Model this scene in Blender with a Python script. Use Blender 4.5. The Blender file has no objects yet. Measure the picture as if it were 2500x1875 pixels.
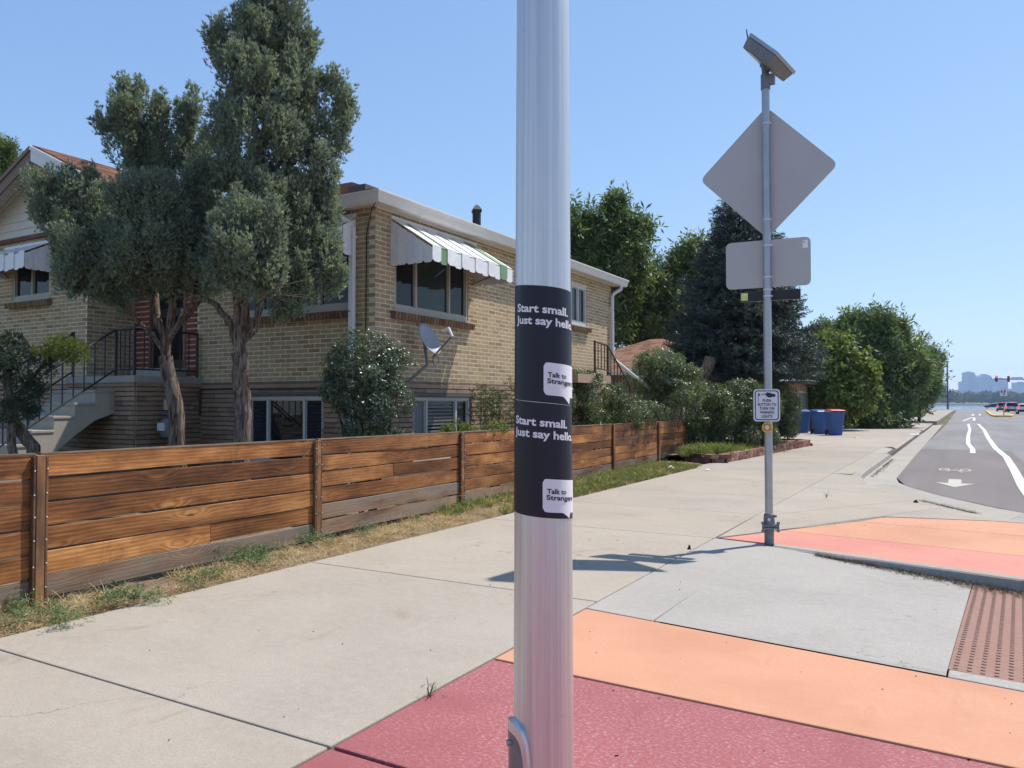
import bpy, math, random
import numpy as np
from mathutils import Vector, Matrix

R = math.radians
random.seed(11)
rng = np.random.default_rng(11)
scene = bpy.context.scene
col = scene.collection

# ------------------------------------------------------------------ camera
EYE = np.array([0.0, 0.0, 1.4])
FPX, YAW, PITCH = 1900.0, R(30.0), math.atan(47.5 / 1900.0)
cam_d = bpy.data.cameras.new('camera')
cam_d.sensor_width = 36.0
cam_d.lens = FPX / 2500.0 * 36.0
cam_d.clip_start = 0.05
cam_d.clip_end = 20000.0
cam = bpy.data.objects.new('camera', cam_d)
col.objects.link(cam)
cam.location = EYE
cam.rotation_euler = (R(90) + PITCH, 0, YAW)
scene.camera = cam

# ------------------------------------------------------------------ sky and sun
SUN_AZ, SUN_EL = R(30.7), R(60.0)
world = bpy.data.worlds.new('World')
scene.world = world
world.use_nodes = True
wn = world.node_tree
for n in list(wn.nodes):
    wn.nodes.remove(n)
sky = wn.nodes.new('ShaderNodeTexSky')
sky.sky_type = 'NISHITA'
sky.sun_disc = False
sky.sun_elevation = SUN_EL
sky.sun_rotation = SUN_AZ
sky.altitude = 1600.0
sky.air_density = 1.0
sky.dust_density = 0.8
sky.ozone_density = 2.5
bg = wn.nodes.new('ShaderNodeBackground')
bg.inputs['Strength'].default_value = 0.15
wo = wn.nodes.new('ShaderNodeOutputWorld')
# one response curve per channel for the whole dome, as the camera that took the picture rolls off bright blue
sep = wn.nodes.new('ShaderNodeSeparateColor')
cmb = wn.nodes.new('ShaderNodeCombineColor')
wn.links.new(sky.outputs[0], sep.inputs[0])
for ch_i, (gain, power) in enumerate(((1.00, 0.70), (1.30, 0.59), (2.15, 0.38))):
    pw = wn.nodes.new('ShaderNodeMath')
    pw.operation = 'POWER'
    pw.inputs[1].default_value = power
    mu = wn.nodes.new('ShaderNodeMath')
    mu.operation = 'MULTIPLY'
    mu.inputs[1].default_value = gain
    wn.links.new(sep.outputs[ch_i], pw.inputs[0])
    wn.links.new(pw.outputs[0], mu.inputs[0])
    wn.links.new(mu.outputs[0], cmb.inputs[ch_i])
wn.links.new(cmb.outputs[0], bg.inputs[0])
wn.links.new(bg.outputs[0], wo.inputs[0])

sun_d = bpy.data.lights.new('sun', 'SUN')
sun_d.energy = 3.9
sun_d.angle = R(0.55)
sun_d.color = (1.0, 0.93, 0.83)
sun = bpy.data.objects.new('sun', sun_d)
col.objects.link(sun)
SUNV = Vector((math.sin(SUN_AZ) * math.cos(SUN_EL), math.cos(SUN_AZ) * math.cos(SUN_EL), math.sin(SUN_EL)))
sun.rotation_euler = (-SUNV).to_track_quat('-Z', 'Y').to_euler()
sun.location = SUNV * 40

scene.view_settings.view_transform = 'Standard'
scene.view_settings.look = 'None'
scene.view_settings.gamma = 1.0
scene.view_settings.exposure = 0.64
scene.view_settings.use_curve_mapping = False
scene.render.engine = 'CYCLES'
scene.cycles.use_denoising = True
scene.cycles.max_bounces = 6
scene.cycles.diffuse_bounces = 4
scene.cycles.glossy_bounces = 3
scene.cycles.transmission_bounces = 4
scene.cycles.transparent_max_bounces = 6
scene.cycles.volume_bounces = 1
scene.cycles.sample_clamp_indirect = 6.0

# ------------------------------------------------------------------ where a thing stands
_fw = np.array([-math.sin(YAW) * math.cos(PITCH), math.cos(YAW) * math.cos(PITCH), math.sin(PITCH)])
_rt = np.array([math.cos(YAW), math.sin(YAW), 0.0])
_up = np.cross(_rt, _fw)


def ray(x, y):
    return _fw + _rt * ((x - 1250) / FPX) + _up * ((937.5 - y) / FPX)


def at(x, y, d):
    return EYE + ray(x, y) * d


def gnd(x, y, z=0.0):
    r = ray(x, y)
    return EYE + r * ((z - EYE[2]) / r[2])


# ------------------------------------------------------------------ object helpers
def wloc(o):
    v = Vector((0, 0, 0))
    while o is not None:
        v = v + o.location
        o = o.parent
    return v


def tag(o, label=None, cat=None, group=None, kind=None):
    if label:
        o['label'] = label
    if cat:
        o['category'] = cat
    if group:
        o['group'] = group
    if kind:
        o['kind'] = kind
    return o


def thing(name, loc, label, cat, group=None, rz=0.0):
    o = bpy.data.objects.new(name, None)
    col.objects.link(o)
    o.empty_display_size = 0.2
    o.location = loc
    o.rotation_euler = (0, 0, rz)
    return tag(o, label, cat, group)


def add_obj(name, me, parent=None, loc=None, rot=None):
    o = bpy.data.objects.new(name, me)
    col.objects.link(o)
    if parent is not None:
        o.parent = parent
    if loc is not None:
        o.location = loc
    if rot is not None:
        o.rotation_euler = rot
    return o


def copy_tree(o, parent=None):
    c = o.copy()
    col.objects.link(c)
    c.parent = parent
    for ch in list(o.children):
        copy_tree(ch, c)
    return c


def fast_mesh(name, V, T, mat, smooth=False):
    """V (n,3), T (m,k) numpy -> mesh"""
    me = bpy.data.meshes.new(name)
    V = np.ascontiguousarray(V, dtype=np.float32)
    T = np.ascontiguousarray(T, dtype=np.int32)
    m, k = T.shape
    me.vertices.add(len(V))
    me.vertices.foreach_set('co', V.ravel())
    me.loops.add(m * k)
    me.loops.foreach_set('vertex_index', T.ravel())
    me.polygons.add(m)
    me.polygons.foreach_set('loop_start', np.arange(0, m * k, k, dtype=np.int32))
    me.polygons.foreach_set('loop_total', np.full(m, k, dtype=np.int32))
    me.polygons.foreach_set('use_smooth', np.full(m, bool(smooth)))
    me.update(calc_edges=True)
    me.validate()
    if mat is not None:
        for q in (mat if isinstance(mat, (list, tuple)) else [mat]):
            me.materials.append(q)
    return me


class MB:
    def __init__(self):
        self.v, self.f, self.m = [], [], []
        self.cur = 0

    def add(self, vs, fs):
        b = len(self.v)
        self.v += [tuple(float(c) for c in p) for p in vs]
        for f in fs:
            self.f.append([b + i for i in f])
            self.m.append(self.cur)
        return self

    def box(self, c, s, M=None):
        hx, hy, hz = s[0] / 2, s[1] / 2, s[2] / 2
        vs = [Vector((x, y, z)) for z in (-hz, hz) for x, y in ((-hx, -hy), (hx, -hy), (hx, hy), (-hx, hy))]
        if M is not None:
            vs = [M @ p for p in vs]
        vs = [p + Vector(c) for p in vs]
        return self.add(vs, [(0, 3, 2, 1), (4, 5, 6, 7), (0, 1, 5, 4), (1, 2, 6, 5), (2, 3, 7, 6), (3, 0, 4, 7)])

    def bb(self, a, b):
        return self.box([(a[i] + b[i]) / 2 for i in range(3)], [abs(b[i] - a[i]) for i in range(3)])

    def prism(self, poly, z0, z1):
        """poly 2d list; z0,z1 numbers or per-vertex lists"""
        n = len(poly)
        A = sum(poly[i][0] * poly[(i + 1) % n][1] - poly[(i + 1) % n][0] * poly[i][1] for i in range(n))
        idx = list(range(n)) if A > 0 else list(range(n))[::-1]
        za = z0 if isinstance(z0, (list, tuple)) else [z0] * n
        zb = z1 if isinstance(z1, (list, tuple)) else [z1] * n
        vs = [(poly[i][0], poly[i][1], za[i]) for i in idx] + [(poly[i][0], poly[i][1], zb[i]) for i in idx]
        fs = [tuple(range(n))[::-1], tuple(range(n, 2 * n))]
        fs += [(i, (i + 1) % n, n + (i + 1) % n, n + i) for i in range(n)]
        return self.add(vs, fs)

    def extr(self, poly, axis, a, b):
        """poly of 2d points extruded along axis 'x','y' between a and b. x: poly=(y,z); y: poly=(x,z)"""
        n = len(poly)
        if axis == 'x':
            vs = [(a, p[0], p[1]) for p in poly] + [(b, p[0], p[1]) for p in poly]
        else:
            vs = [(p[0], a, p[1]) for p in poly] + [(p[0], b, p[1]) for p in poly]
        fs = [tuple(range(n)), tuple(range(n, 2 * n))[::-1]]
        fs += [(i, n + i, n + (i + 1) % n, (i + 1) % n) for i in range(n)]
        return self.add(vs, fs)

    def tube(self, pts, r, n=8, cap=True):
        pts = [Vector(p) for p in pts]
        rs = r if isinstance(r, (list, tuple)) else [r] * len(pts)
        rings = []
        ref = None
        for i, p in enumerate(pts):
            d = (pts[min(i + 1, len(pts) - 1)] - pts[max(i - 1, 0)])
            d = d.normalized() if d.length > 1e-9 else Vector((0, 0, 1))
            if ref is None:
                ref = Vector((1, 0, 0)) if abs(d.x) < 0.8 else Vector((0, 1, 0))
            u = (ref - d * ref.dot(d)).normalized()
            ref = u
            w = d.cross(u)
            rings.append([p + (u * math.cos(2 * math.pi * k / n) + w * math.sin(2 * math.pi * k / n)) * rs[i] for k in range(n)])
        vs = [q for g in rings for q in g]
        fs = []
        for i in range(len(pts) - 1):
            for k in range(n):
                a, b2 = i * n + k, i * n + (k + 1) % n
                fs.append((a, b2, b2 + n, a + n))
        if cap:
            fs.append(tuple(range(n))[::-1])
            fs.append(tuple(range((len(pts) - 1) * n, len(pts) * n)))
        return self.add(vs, fs)

    def lathe(self, c, prof, n=24):
        vs, fs = [], []
        for (r, z) in prof:
            for k in range(n):
                a = 2 * math.pi * k / n
                vs.append((c[0] + r * math.cos(a), c[1] + r * math.sin(a), c[2] + z))
        for i in range(len(prof) - 1):
            for k in range(n):
                a, b2 = i * n + k, i * n + (k + 1) % n
                fs.append((a, b2, b2 + n, a + n))
        fs.append(tuple(range(n))[::-1])
        fs.append(tuple(range((len(prof) - 1) * n, len(prof) * n)))
        return self.add(vs, fs)

    def quad(self, a, b, c, d):
        return self.add([a, b, c, d], [(0, 1, 2, 3)])

    def mesh(self, name, mat, smooth=False, off=None):
        me = bpy.data.meshes.new(name)
        vs = self.v if off is None else [(p[0] - off[0], p[1] - off[1], p[2] - off[2]) for p in self.v]
        me.from_pydata(vs, [], self.f)
        mats = mat if isinstance(mat, (list, tuple)) else [mat]
        for q in mats:
            me.materials.append(q)
        if len(mats) > 1:
            me.polygons.foreach_set('material_index', self.m)
        if smooth:
            me.polygons.foreach_set('use_smooth', [True] * len(me.polygons))
            try:
                me.set_sharp_from_angle(angle=R(40))
            except Exception:
                pass
        me.update()
        return me

    def build(self, name, mat, parent=None, smooth=False, bevel=0.0, local=False, loc=None, rot=None, seg=2):
        """world-space vertices unless local; the object's origin sits at its parent's origin"""
        off = None
        if parent is not None and not local:
            off = wloc(parent)
        me = self.mesh(name, mat, smooth, off)
        o = add_obj(name, me, parent, loc, rot)
        if bevel > 0:
            b = o.modifiers.new('bevel', 'BEVEL')
            b.width = bevel
            b.segments = seg
            b.limit_method = 'ANGLE'
            b.angle_limit = R(35)
        return o


def pbox(name, a, b, mat, parent, bevel=0.0):
    """box part in world space with its own origin at its centre"""
    c = Vector([(a[i] + b[i]) / 2 for i in range(3)])
    m = MB().box((0, 0, 0), [abs(b[i] - a[i]) for i in range(3)])
    return m.build(name, mat, parent, local=True, loc=c - (wloc(parent) if parent else Vector((0, 0, 0))), bevel=bevel)


# ------------------------------------------------------------------ materials
class G:
    def __init__(self, name):
        self.m = bpy.data.materials.new(name)
        self.m.use_nodes = True
        self.t = self.m.node_tree
        self.b = self.t.nodes['Principled BSDF']
        self._pos = None

    def n(self, typ, **kw):
        nd = self.t.nodes.new(typ)
        for k, v in kw.items():
            setattr(nd, k, v)
        return nd

    def put(self, sock, v):
        if isinstance(v, bpy.types.NodeSocket):
            self.t.links.new(v, sock)
        elif v is not None:
            if isinstance(v, (tuple, list)) and len(v) == 3 and sock.type == 'RGBA':
                v = (*v, 1.0)
            sock.default_value = v

    def pos(self):
        if self._pos is None:
            self._pos = self.n('ShaderNodeNewGeometry').outputs['Position']
        return self._pos

    def objc(self):
        return self.n('ShaderNodeTexCoord').outputs['Object']

    def objrand(self):
        return self.n('ShaderNodeObjectInfo').outputs['Random']

    def island(self):
        return self.n('ShaderNodeNewGeometry').outputs['Random Per Island']

    def anyrand(self):
        return self.math('FRACT', self.math('ADD', self.objrand(), self.island()))

    def mapv(self, v, scale=(1, 1, 1), loc=(0, 0, 0), rot=(0, 0, 0)):
        nd = self.n('ShaderNodeMapping')
        self.put(nd.inputs['Vector'], v)
        nd.inputs['Scale'].default_value = scale
        nd.inputs['Location'].default_value = loc
        nd.inputs['Rotation'].default_value = rot
        return nd.outputs[0]

    def noise(self, v, scale, detail=4, rough=0.55, dist=0.0):
        nd = self.n('ShaderNodeTexNoise')
        self.put(nd.inputs['Vector'], v)
        nd.inputs['Scale'].default_value = scale
        nd.inputs['Detail'].default_value = detail
        nd.inputs['Roughness'].default_value = rough
        nd.inputs['Distortion'].default_value = dist
        return nd.outputs[0]

    def voro(self, v, scale, rnd=1.0):
        nd = self.n('ShaderNodeTexVoronoi')
        self.put(nd.inputs['Vector'], v)
        nd.inputs['Scale'].default_value = scale
        nd.inputs['Randomness'].default_value = rnd
        return nd.outputs['Distance']

    def ramp(self, f, stops, interp='LINEAR'):
        nd = self.n('ShaderNodeValToRGB')
        nd.color_ramp.interpolation = interp
        el = nd.color_ramp.elements
        while len(el) < len(stops):
            el.new(0.5)
        for e, (p, c) in zip(el, stops):
            e.position = p
            e.color = (*c, 1.0) if len(c) == 3 else c
        self.put(nd.inputs[0], f)
        return nd.outputs[0]

    def rng(self, f, a, b, c=0.0, d=1.0):
        nd = self.n('ShaderNodeMapRange')
        nd.interpolation_type = 'SMOOTHSTEP'
        self.put(nd.inputs[0], f)
        for i, q in enumerate((a, b, c, d)):
            nd.inputs[i + 1].default_value = q
        return nd.outputs[0]

    def mix(self, f, a, b, blend='MIX'):
        nd = self.n('ShaderNodeMix', data_type='RGBA', blend_type=blend)
        self.put(nd.inputs[0], f)
        self.put(nd.inputs[6], a)
        self.put(nd.inputs[7], b)
        return nd.outputs[2]

    def math(self, op, a, b=None):
        nd = self.n('ShaderNodeMath', operation=op)
        self.put(nd.inputs[0], a)
        if b is not None:
            self.put(nd.inputs[1], b)
        return nd.outputs[0]

    def bump(self, h, strength=0.3, dist=0.01):
        nd = self.n('ShaderNodeBump')
        nd.inputs['Strength'].default_value = strength
        nd.inputs['Distance'].default_value = dist
        self.put(nd.inputs['Height'], h)
        self.put(self.b.inputs['Normal'], nd.outputs[0])

    def set(self, **kw):
        for k, v in kw.items():
            self.put(self.b.inputs[k.replace('_', ' ')], v)
        return self


def plain(name, c, rough=0.6, metal=0.0, var=0.12, scale=12.0, spec=0.5, bump=0.0):
    g = G(name)
    nz = g.noise(g.pos(), scale, 5, 0.6)
    nz2 = g.noise(g.pos(), scale * 0.13, 3)
    f = g.math('MULTIPLY', nz, nz2)
    cc = g.mix(g.rng(f, 0.1, 0.45), [x * (1 - var) for x in c], [min(1, x * (1 + var)) for x in c])
    g.set(Base_Color=cc, Roughness=g.rng(nz, 0.2, 0.8, rough * 0.88, min(1, rough * 1.12)), Metallic=metal, Specular_IOR_Level=spec)
    if bump:
        g.bump(nz, bump, 0.01)
    return g.m


def concrete(name, c, tint=(1, 1, 1), dirt=0.35, lines=False):
    g = G(name)
    p = g.pos()
    big = g.noise(p, 0.75, 5, 0.6, 0.4)
    mid = g.noise(p, 15.0, 7, 0.72)
    fine = g.noise(p, 85.0, 5, 0.75)
    spk = g.noise(p, 420.0, 2, 0.6)
    base = g.mix(g.rng(big, 0.3, 0.7), [x * 0.88 for x in c], [x * 1.06 for x in c])
    base = g.mix(g.math('MULTIPLY', g.rng(mid, 0.38, 0.68), 0.55), base, [c[0] * 1.16, c[1] * 1.15, c[2] * 1.12])
    base = g.mix(g.math('MULTIPLY', g.rng(fine, 0.40, 0.70), 0.7), base, [x * 0.68 for x in c])
    base = g.mix(g.math('MULTIPLY', g.rng(spk, 0.6, 0.72), 0.45), base, [x * 0.5 for x in c])
    st = g.noise(p, 1.9, 7, 0.7, 0.8)
    base = g.mix(g.math('MULTIPLY', g.rng(st, 0.56, 0.74), dirt), base, (c[0] * 0.66, c[1] * 0.6, c[2] * 0.52))
    gum = g.voro(p, 2.1)
    base = g.mix(g.math('MULTIPLY', g.rng(gum, 0.055, 0.035), 0.45), base, [x * 0.4 for x in c])
    ro = g.objrand()
    tone = g.ramp(ro, [(0.0, (0.90, 0.90, 0.92)), (0.3, (1.0, 0.98, 0.95)), (0.6, (1.05, 1.03, 1.0)), (1.0, (0.94, 0.95, 0.98))])
    base = g.mix(1.0, base, tone, 'MULTIPLY')
    wv = g.n('ShaderNodeVectorMath', operation='ADD')
    g.put(wv.inputs[0], p)
    nv3 = g.n('ShaderNodeTexNoise')
    g.put(nv3.inputs['Vector'], p)
    nv3.inputs['Scale'].default_value = 2.5
    nv3.inputs['Detail'].default_value = 6
    g.put(wv.inputs[1], nv3.outputs['Color'])
    ve = g.n('ShaderNodeTexVoronoi', feature='DISTANCE_TO_EDGE')
    g.put(ve.inputs['Vector'], wv.outputs[0])
    ve.inputs['Scale'].default_value = 0.34
    crk = g.math('MULTIPLY', g.rng(ve.outputs['Distance'], 0.0022, 0.0008), g.rng(g.noise(p, 0.4, 3), 0.46, 0.58))
    base = g.mix(g.math('MULTIPLY', crk, 0.7), base, [x * 0.35 for x in c])
    tyre = g.noise(g.mapv(p, (1.0, 7.0, 1.0), rot=(0, 0, 0.35)), 1.0, 6, 0.7, 0.3)
    base = g.mix(g.math('MULTIPLY', g.rng(tyre, 0.52, 0.75), 0.22), base, [x * 0.72 for x in c])
    h = g.math('ADD', fine, g.math('MULTIPLY', spk, 0.6))
    if lines:
        br = g.noise(g.mapv(p, (2.0, 160.0, 2.0)), 1.0, 2)
        base = g.mix(g.math('MULTIPLY', g.rng(br, 0.45, 0.7), 0.16), base, [x * 0.75 for x in c])
        h = g.math('ADD', h, br)
    g.set(Base_Color=base, Roughness=0.9, Specular_IOR_Level=0.25)
    g.bump(h, 0.25, 0.003)
    return g.m


def paint(name, c, worn, wear, brush=True, patch=0.5):
    """thin coloured coating on concrete, rubbed pale in patches"""
    g = G(name)
    p = g.pos()
    big = g.noise(p, 0.9, 4, 0.6, 0.3)
    br = g.noise(g.mapv(p, (3.0, 46.0, 1.0)), 1.0, 6, 0.65)
    fl = g.noise(g.mapv(p, (1.0, 1.5, 1.0)), 52.0, 8, 0.78, 0.3)
    fine = g.noise(p, 230.0, 3, 0.7)
    base = g.mix(g.rng(big, 0.3, 0.7), [x * 0.9 for x in c], [min(1, x * 1.07) for x in c])
    base = g.mix(g.math('MULTIPLY', g.rng(br, 0.3, 0.7), 0.45), base, [c[0] * 1.05, c[1] * 1.12, c[2] * 1.12])
    w = g.math('MULTIPLY', g.rng(fl, 0.48, 0.66), g.rng(big, patch - 0.16, patch + 0.14))
    base = g.mix(g.math('MULTIPLY', w, wear), base, worn)
    base = g.mix(g.math('MULTIPLY', g.rng(fine, 0.55, 0.75), 0.3), base, [x * 0.55 for x in c])
    sc = g.noise(g.mapv(p, (9.0, 1.3, 1.0), rot=(0, 0, 0.9)), 1.0, 7, 0.75, 0.4)
    base = g.mix(g.math('MULTIPLY', g.rng(sc, 0.55, 0.75), 0.28), base, [c[0] * 0.62, c[1] * 0.66, c[2] * 0.7])
    chip = g.noise(p, 17.0, 9, 0.82)
    base = g.mix(g.math('MULTIPLY', g.rng(chip, 0.655, 0.685), 0.6), base, (0.36, 0.33, 0.29))
    grime = g.noise(p, 2.6, 8, 0.75, 0.5)
    base = g.mix(g.math('MULTIPLY', g.rng(grime, 0.52, 0.78), 0.25), base, [c[0] * 0.7, c[1] * 0.75, c[2] * 0.75])
    g.set(Base_Color=base, Roughness=0.82, Specular_IOR_Level=0.3)
    g.bump(g.math('ADD', br, fine), 0.18, 0.003)
    return g.m


def brickmat(name, stops, rough=0.92):
    g = G(name)
    r = g.anyrand()
    p = g.pos()
    base = g.ramp(r, stops)
    nz = g.noise(p, 28.0, 5, 0.65)
    comb = g.noise(g.mapv(p, (150.0, 150.0, 9.0)), 1.0, 3, 0.6)
    base = g.mix(g.math('MULTIPLY', g.rng(nz, 0.35, 0.7), 0.4), base, g.mix(1.0, base, (0.66, 0.62, 0.58), 'MULTIPLY'))
    base = g.mix(g.math('MULTIPLY', g.rng(comb, 0.45, 0.7), 0.3), base, g.mix(1.0, base, (0.7, 0.66, 0.6), 'MULTIPLY'))
    soot = g.noise(p, 0.9, 5, 0.6)
    base = g.mix(g.math('MULTIPLY', g.rng(soot, 0.5, 0.75), 0.3), base, g.mix(1.0, base, (0.72, 0.7, 0.68), 'MULTIPLY'))
    g.set(Base_Color=base, Roughness=rough, Specular_IOR_Level=0.2)
    g.bump(g.math('ADD', comb, nz), 0.22, 0.003)
    return g.m


def woodmat(name, dark, mid, light, grey=0.0):
    g = G(name)
    oc = g.objc()
    rnd = g.objrand()
    off = g.n('ShaderNodeCombineXYZ')
    g.put(off.inputs[0], g.math('MULTIPLY', rnd, 37.0))
    g.put(off.inputs[1], g.math('MULTIPLY', rnd, 11.0))
    g.put(off.inputs[2], g.math('MULTIPLY', rnd, 23.0))
    va = g.n('ShaderNodeVectorMath', operation='ADD')
    g.put(va.inputs[0], oc)
    g.put(va.inputs[1], off.outputs[0])
    v = va.outputs[0]
    sep = g.n('ShaderNodeSeparateXYZ')
    g.put(sep.inputs[0], v)
    kn = g.voro(g.mapv(v, (1.35, 0.02, 4.6)), 1.0)
    knot = g.rng(kn, 0.36, 0.02, 0.0, 1.0)
    wob = g.noise(g.mapv(v, (1.1, 0.5, 4.0)), 1.0, 3, 0.5)
    ph = g.math('ADD', g.math('MULTIPLY', sep.outputs[2], 210.0), g.math('ADD', g.math('MULTIPLY', knot, 16.0), g.math('MULTIPLY', wob, 18.0)))
    ring = g.math('ADD', g.math('MULTIPLY', g.math('SINE', ph), 0.5), 0.5)
    fib = g.noise(g.mapv(v, (4.0, 40.0, 190.0)), 1.0, 5, 0.7)
    tone = g.noise(g.mapv(v, (0.9, 1.0, 3.2)), 1.0, 4, 0.6)
    val = g.math('ADD', g.math('MULTIPLY', ring, g.math('ADD', 0.06, g.math('MULTIPLY', knot, 0.13))), g.math('ADD', g.math('MULTIPLY', fib, 0.42), g.math('MULTIPLY', tone, 0.66)))
    c = g.ramp(val, [(0.42, dark), (0.57, mid), (0.74, light)])
    blot = g.noise(g.mapv(v, (1.6, 1, 2.4)), 1.0, 6, 0.7, 0.7)
    c = g.mix(g.math('MULTIPLY', g.rng(blot, 0.48, 0.74), 0.6), c, (mid[0] * 0.36, mid[1] * 0.34, mid[2] * 0.4))
    c = g.mix(1.0, c, g.ramp(rnd, [(0, (0.5, 0.47, 0.46)), (0.4, (0.82, 0.8, 0.78)), (0.7, (1.0, 0.98, 0.95)), (1, (1.2, 1.2, 1.15))]), 'MULTIPLY')
    core = g.rng(kn, 0.085, 0.03, 0.0, 1.0)
    c = g.mix(g.math('MULTIPLY', core, 0.7), c, (dark[0] * 0.5, dark[1] * 0.5, dark[2] * 0.5))
    halo = g.math('MULTIPLY', g.rng(kn, 0.22, 0.12), g.rng(kn, 0.07, 0.11))
    c = g.mix(g.math('MULTIPLY', halo, 0.2), c, light)
    if grey:
        gz = g.noise(g.mapv(v, (0.8, 1, 5.0)), 1.0, 5, 0.65)
        c = g.mix(g.math('MULTIPLY', g.rng(gz, 0.3, 0.65), grey), c, (0.24, 0.205, 0.165))
    drip = g.noise(g.mapv(v, (5.0, 1, 2.2)), 1.0, 6, 0.75, 0.8)
    c = g.mix(g.math('MULTIPLY', g.rng(drip, 0.54, 0.8), 0.6), c, (dark[0] * 0.7, dark[1] * 0.7, dark[2] * 0.75))
    g.set(Base_Color=c, Roughness=0.72, Specular_IOR_Level=0.3)
    g.bump(g.math('ADD', fib, g.math('MULTIPLY', ring, 0.5)), 0.3, 0.004)
    return g.m


def leafmat(name, cols, transl=0.3, rough=0.55, spec=0.35, tone=0.5, tint=(1.25, 1.3, 0.7)):
    g = G(name)
    r = g.island()
    c = g.ramp(r, [(i / max(1, len(cols) - 1), q) for i, q in enumerate(cols)])
    big = g.noise(g.pos(), tone, 3, 0.6)
    c = g.mix(1.0, c, g.ramp(big, [(0.25, (0.75, 0.8, 0.82)), (0.75, (1.2, 1.15, 1.0))]), 'MULTIPLY')
    g.set(Base_Color=c, Roughness=rough, Specular_IOR_Level=spec)
    tr = g.n('ShaderNodeBsdfTranslucent')
    g.put(tr.inputs['Color'], g.mix(1.0, c, tint, 'MULTIPLY'))
    ms = g.n('ShaderNodeMixShader')
    ms.inputs[0].default_value = transl
    g.t.links.new(g.b.outputs[0], ms.inputs[1])
    g.t.links.new(tr.outputs[0], ms.inputs[2])
    g.t.links.new(ms.outputs[0], g.t.nodes['Material Output'].inputs[0])
    return g.m


def barkmat(name, dark, light, stretch=0.12):
    g = G(name)
    p = g.pos()
    nz = g.noise(g.mapv(p, (1, 1, stretch)), 38.0, 7, 0.72, 0.4)
    n2 = g.noise(p, 5.0, 4)
    c = g.mix(g.rng(nz, 0.36, 0.66), dark, light)
    c = g.mix(g.math('MULTIPLY', g.rng(n2, 0.4, 0.7), 0.5), c, g.mix(1.0, c, (0.6, 0.5, 0.42), 'MULTIPLY'))
    g.set(Base_Color=c, Roughness=0.95, Specular_IOR_Level=0.15)
    g.bump(nz, 1.0, 0.02)
    return g.m


M = {}
M['walk'] = concrete('pavement_concrete', (0.355, 0.32, 0.272), dirt=0.6)
M['walk_new'] = concrete('fresh_concrete', (0.385, 0.365, 0.33), dirt=0.35, lines=True)
M['kerb'] = concrete('kerb_concrete', (0.35, 0.33, 0.295), dirt=0.5)
M['drive'] = concrete('driveway_concrete', (0.365, 0.325, 0.28), dirt=0.45)
M['step'] = concrete('step_concrete', (0.40, 0.37, 0.32), dirt=0.3)
M['porchslab'] = concrete('porch_slab', (0.34, 0.33, 0.31), dirt=0.4)
M['red'] = paint('red_coating', (0.285, 0.085, 0.09), (0.46, 0.28, 0.29), 0.95, patch=0.46)
M['orange'] = paint('orange_coating', (0.50, 0.245, 0.15), (0.54, 0.37, 0.27), 0.7, patch=0.5)
M['pink'] = paint('pink_coating', (0.52, 0.215, 0.165), (0.57, 0.34, 0.28), 0.5, patch=0.55)
M['dirt'] = plain('joint_dirt', (0.085, 0.07, 0.055), 0.95, var=0.4, scale=60, bump=0.6)
M['soil'] = plain('dry_soil', (0.20, 0.145, 0.095), 0.97, var=0.4, scale=30, spec=0.1, bump=0.8)
M['yard'] = plain('yard_ground', (0.13, 0.115, 0.07), 0.97, var=0.4, scale=8, spec=0.1, bump=0.8)
M['field'] = plain('open_ground', (0.15, 0.14, 0.085), 0.97, var=0.3, scale=0.4, spec=0.1)


def asphalt(name, c):
    g = G(name)
    p = g.pos()
    fine = g.noise(p, 160, 4, 0.75)
    big = g.noise(g.mapv(p, (0.6, 0.12, 1)), 1.0, 5, 0.6, 0.4)
    lane = g.noise(g.mapv(p, (1.6, 0.02, 1)), 1.0, 3, 0.5)
    b = g.mix(g.rng(big, 0.3, 0.7), [x * 0.85 for x in c], [x * 1.12 for x in c])
    b = g.mix(g.math('MULTIPLY', g.rng(fine, 0.5, 0.72), 0.45), b, [x * 1.8 for x in c])
    b = g.mix(g.math('MULTIPLY', g.rng(lane, 0.5, 0.7), 0.25), b, [x * 0.7 for x in c])
    scr = g.noise(g.mapv(p, (0.5, 4.0, 1)), 1.0, 4, 0.6)
    b = g.mix(g.math('MULTIPLY', g.rng(scr, 0.6, 0.72), 0.3), b, [x * 0.6 for x in c])
    g.set(Base_Color=b, Roughness=0.88, Specular_IOR_Level=0.3)
    g.bump(fine, 0.4, 0.006)
    return g.m


M['asphalt'] = asphalt('grey_asphalt', (0.20, 0.193, 0.195))
M['asphalt_new'] = asphalt('brown_asphalt', (0.165, 0.145, 0.14))
M['lanepaint'] = paint('white_road_paint', (0.58, 0.57, 0.53), (0.3, 0.29, 0.28), 0.7, patch=0.5)
M['oldpaint'] = paint('faded_road_paint', (0.46, 0.43, 0.37), (0.2, 0.18, 0.17), 0.8, patch=0.45)
M['yellow_kerb'] = paint('yellow_kerb_paint', (0.62, 0.40, 0.06), (0.4, 0.36, 0.28), 0.6)
M['brick'] = brickmat('tan_brick', [(0.0, (0.29, 0.20, 0.105)), (0.2, (0.36, 0.26, 0.145)), (0.5, (0.41, 0.305, 0.175)), (0.75, (0.45, 0.34, 0.20)), (1.0, (0.37, 0.285, 0.175))])
M['rough'] = brickmat('rock_face_block', [(0.0, (0.24, 0.165, 0.115)), (0.4, (0.32, 0.225, 0.16)), (0.75, (0.37, 0.265, 0.19)), (1.0, (0.29, 0.21, 0.155))])
M['redbrick'] = brickmat('red_ribbed_brick', [(0.0, (0.20, 0.055, 0.04)), (0.5, (0.27, 0.085, 0.06)), (1.0, (0.23, 0.07, 0.055))])
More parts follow.
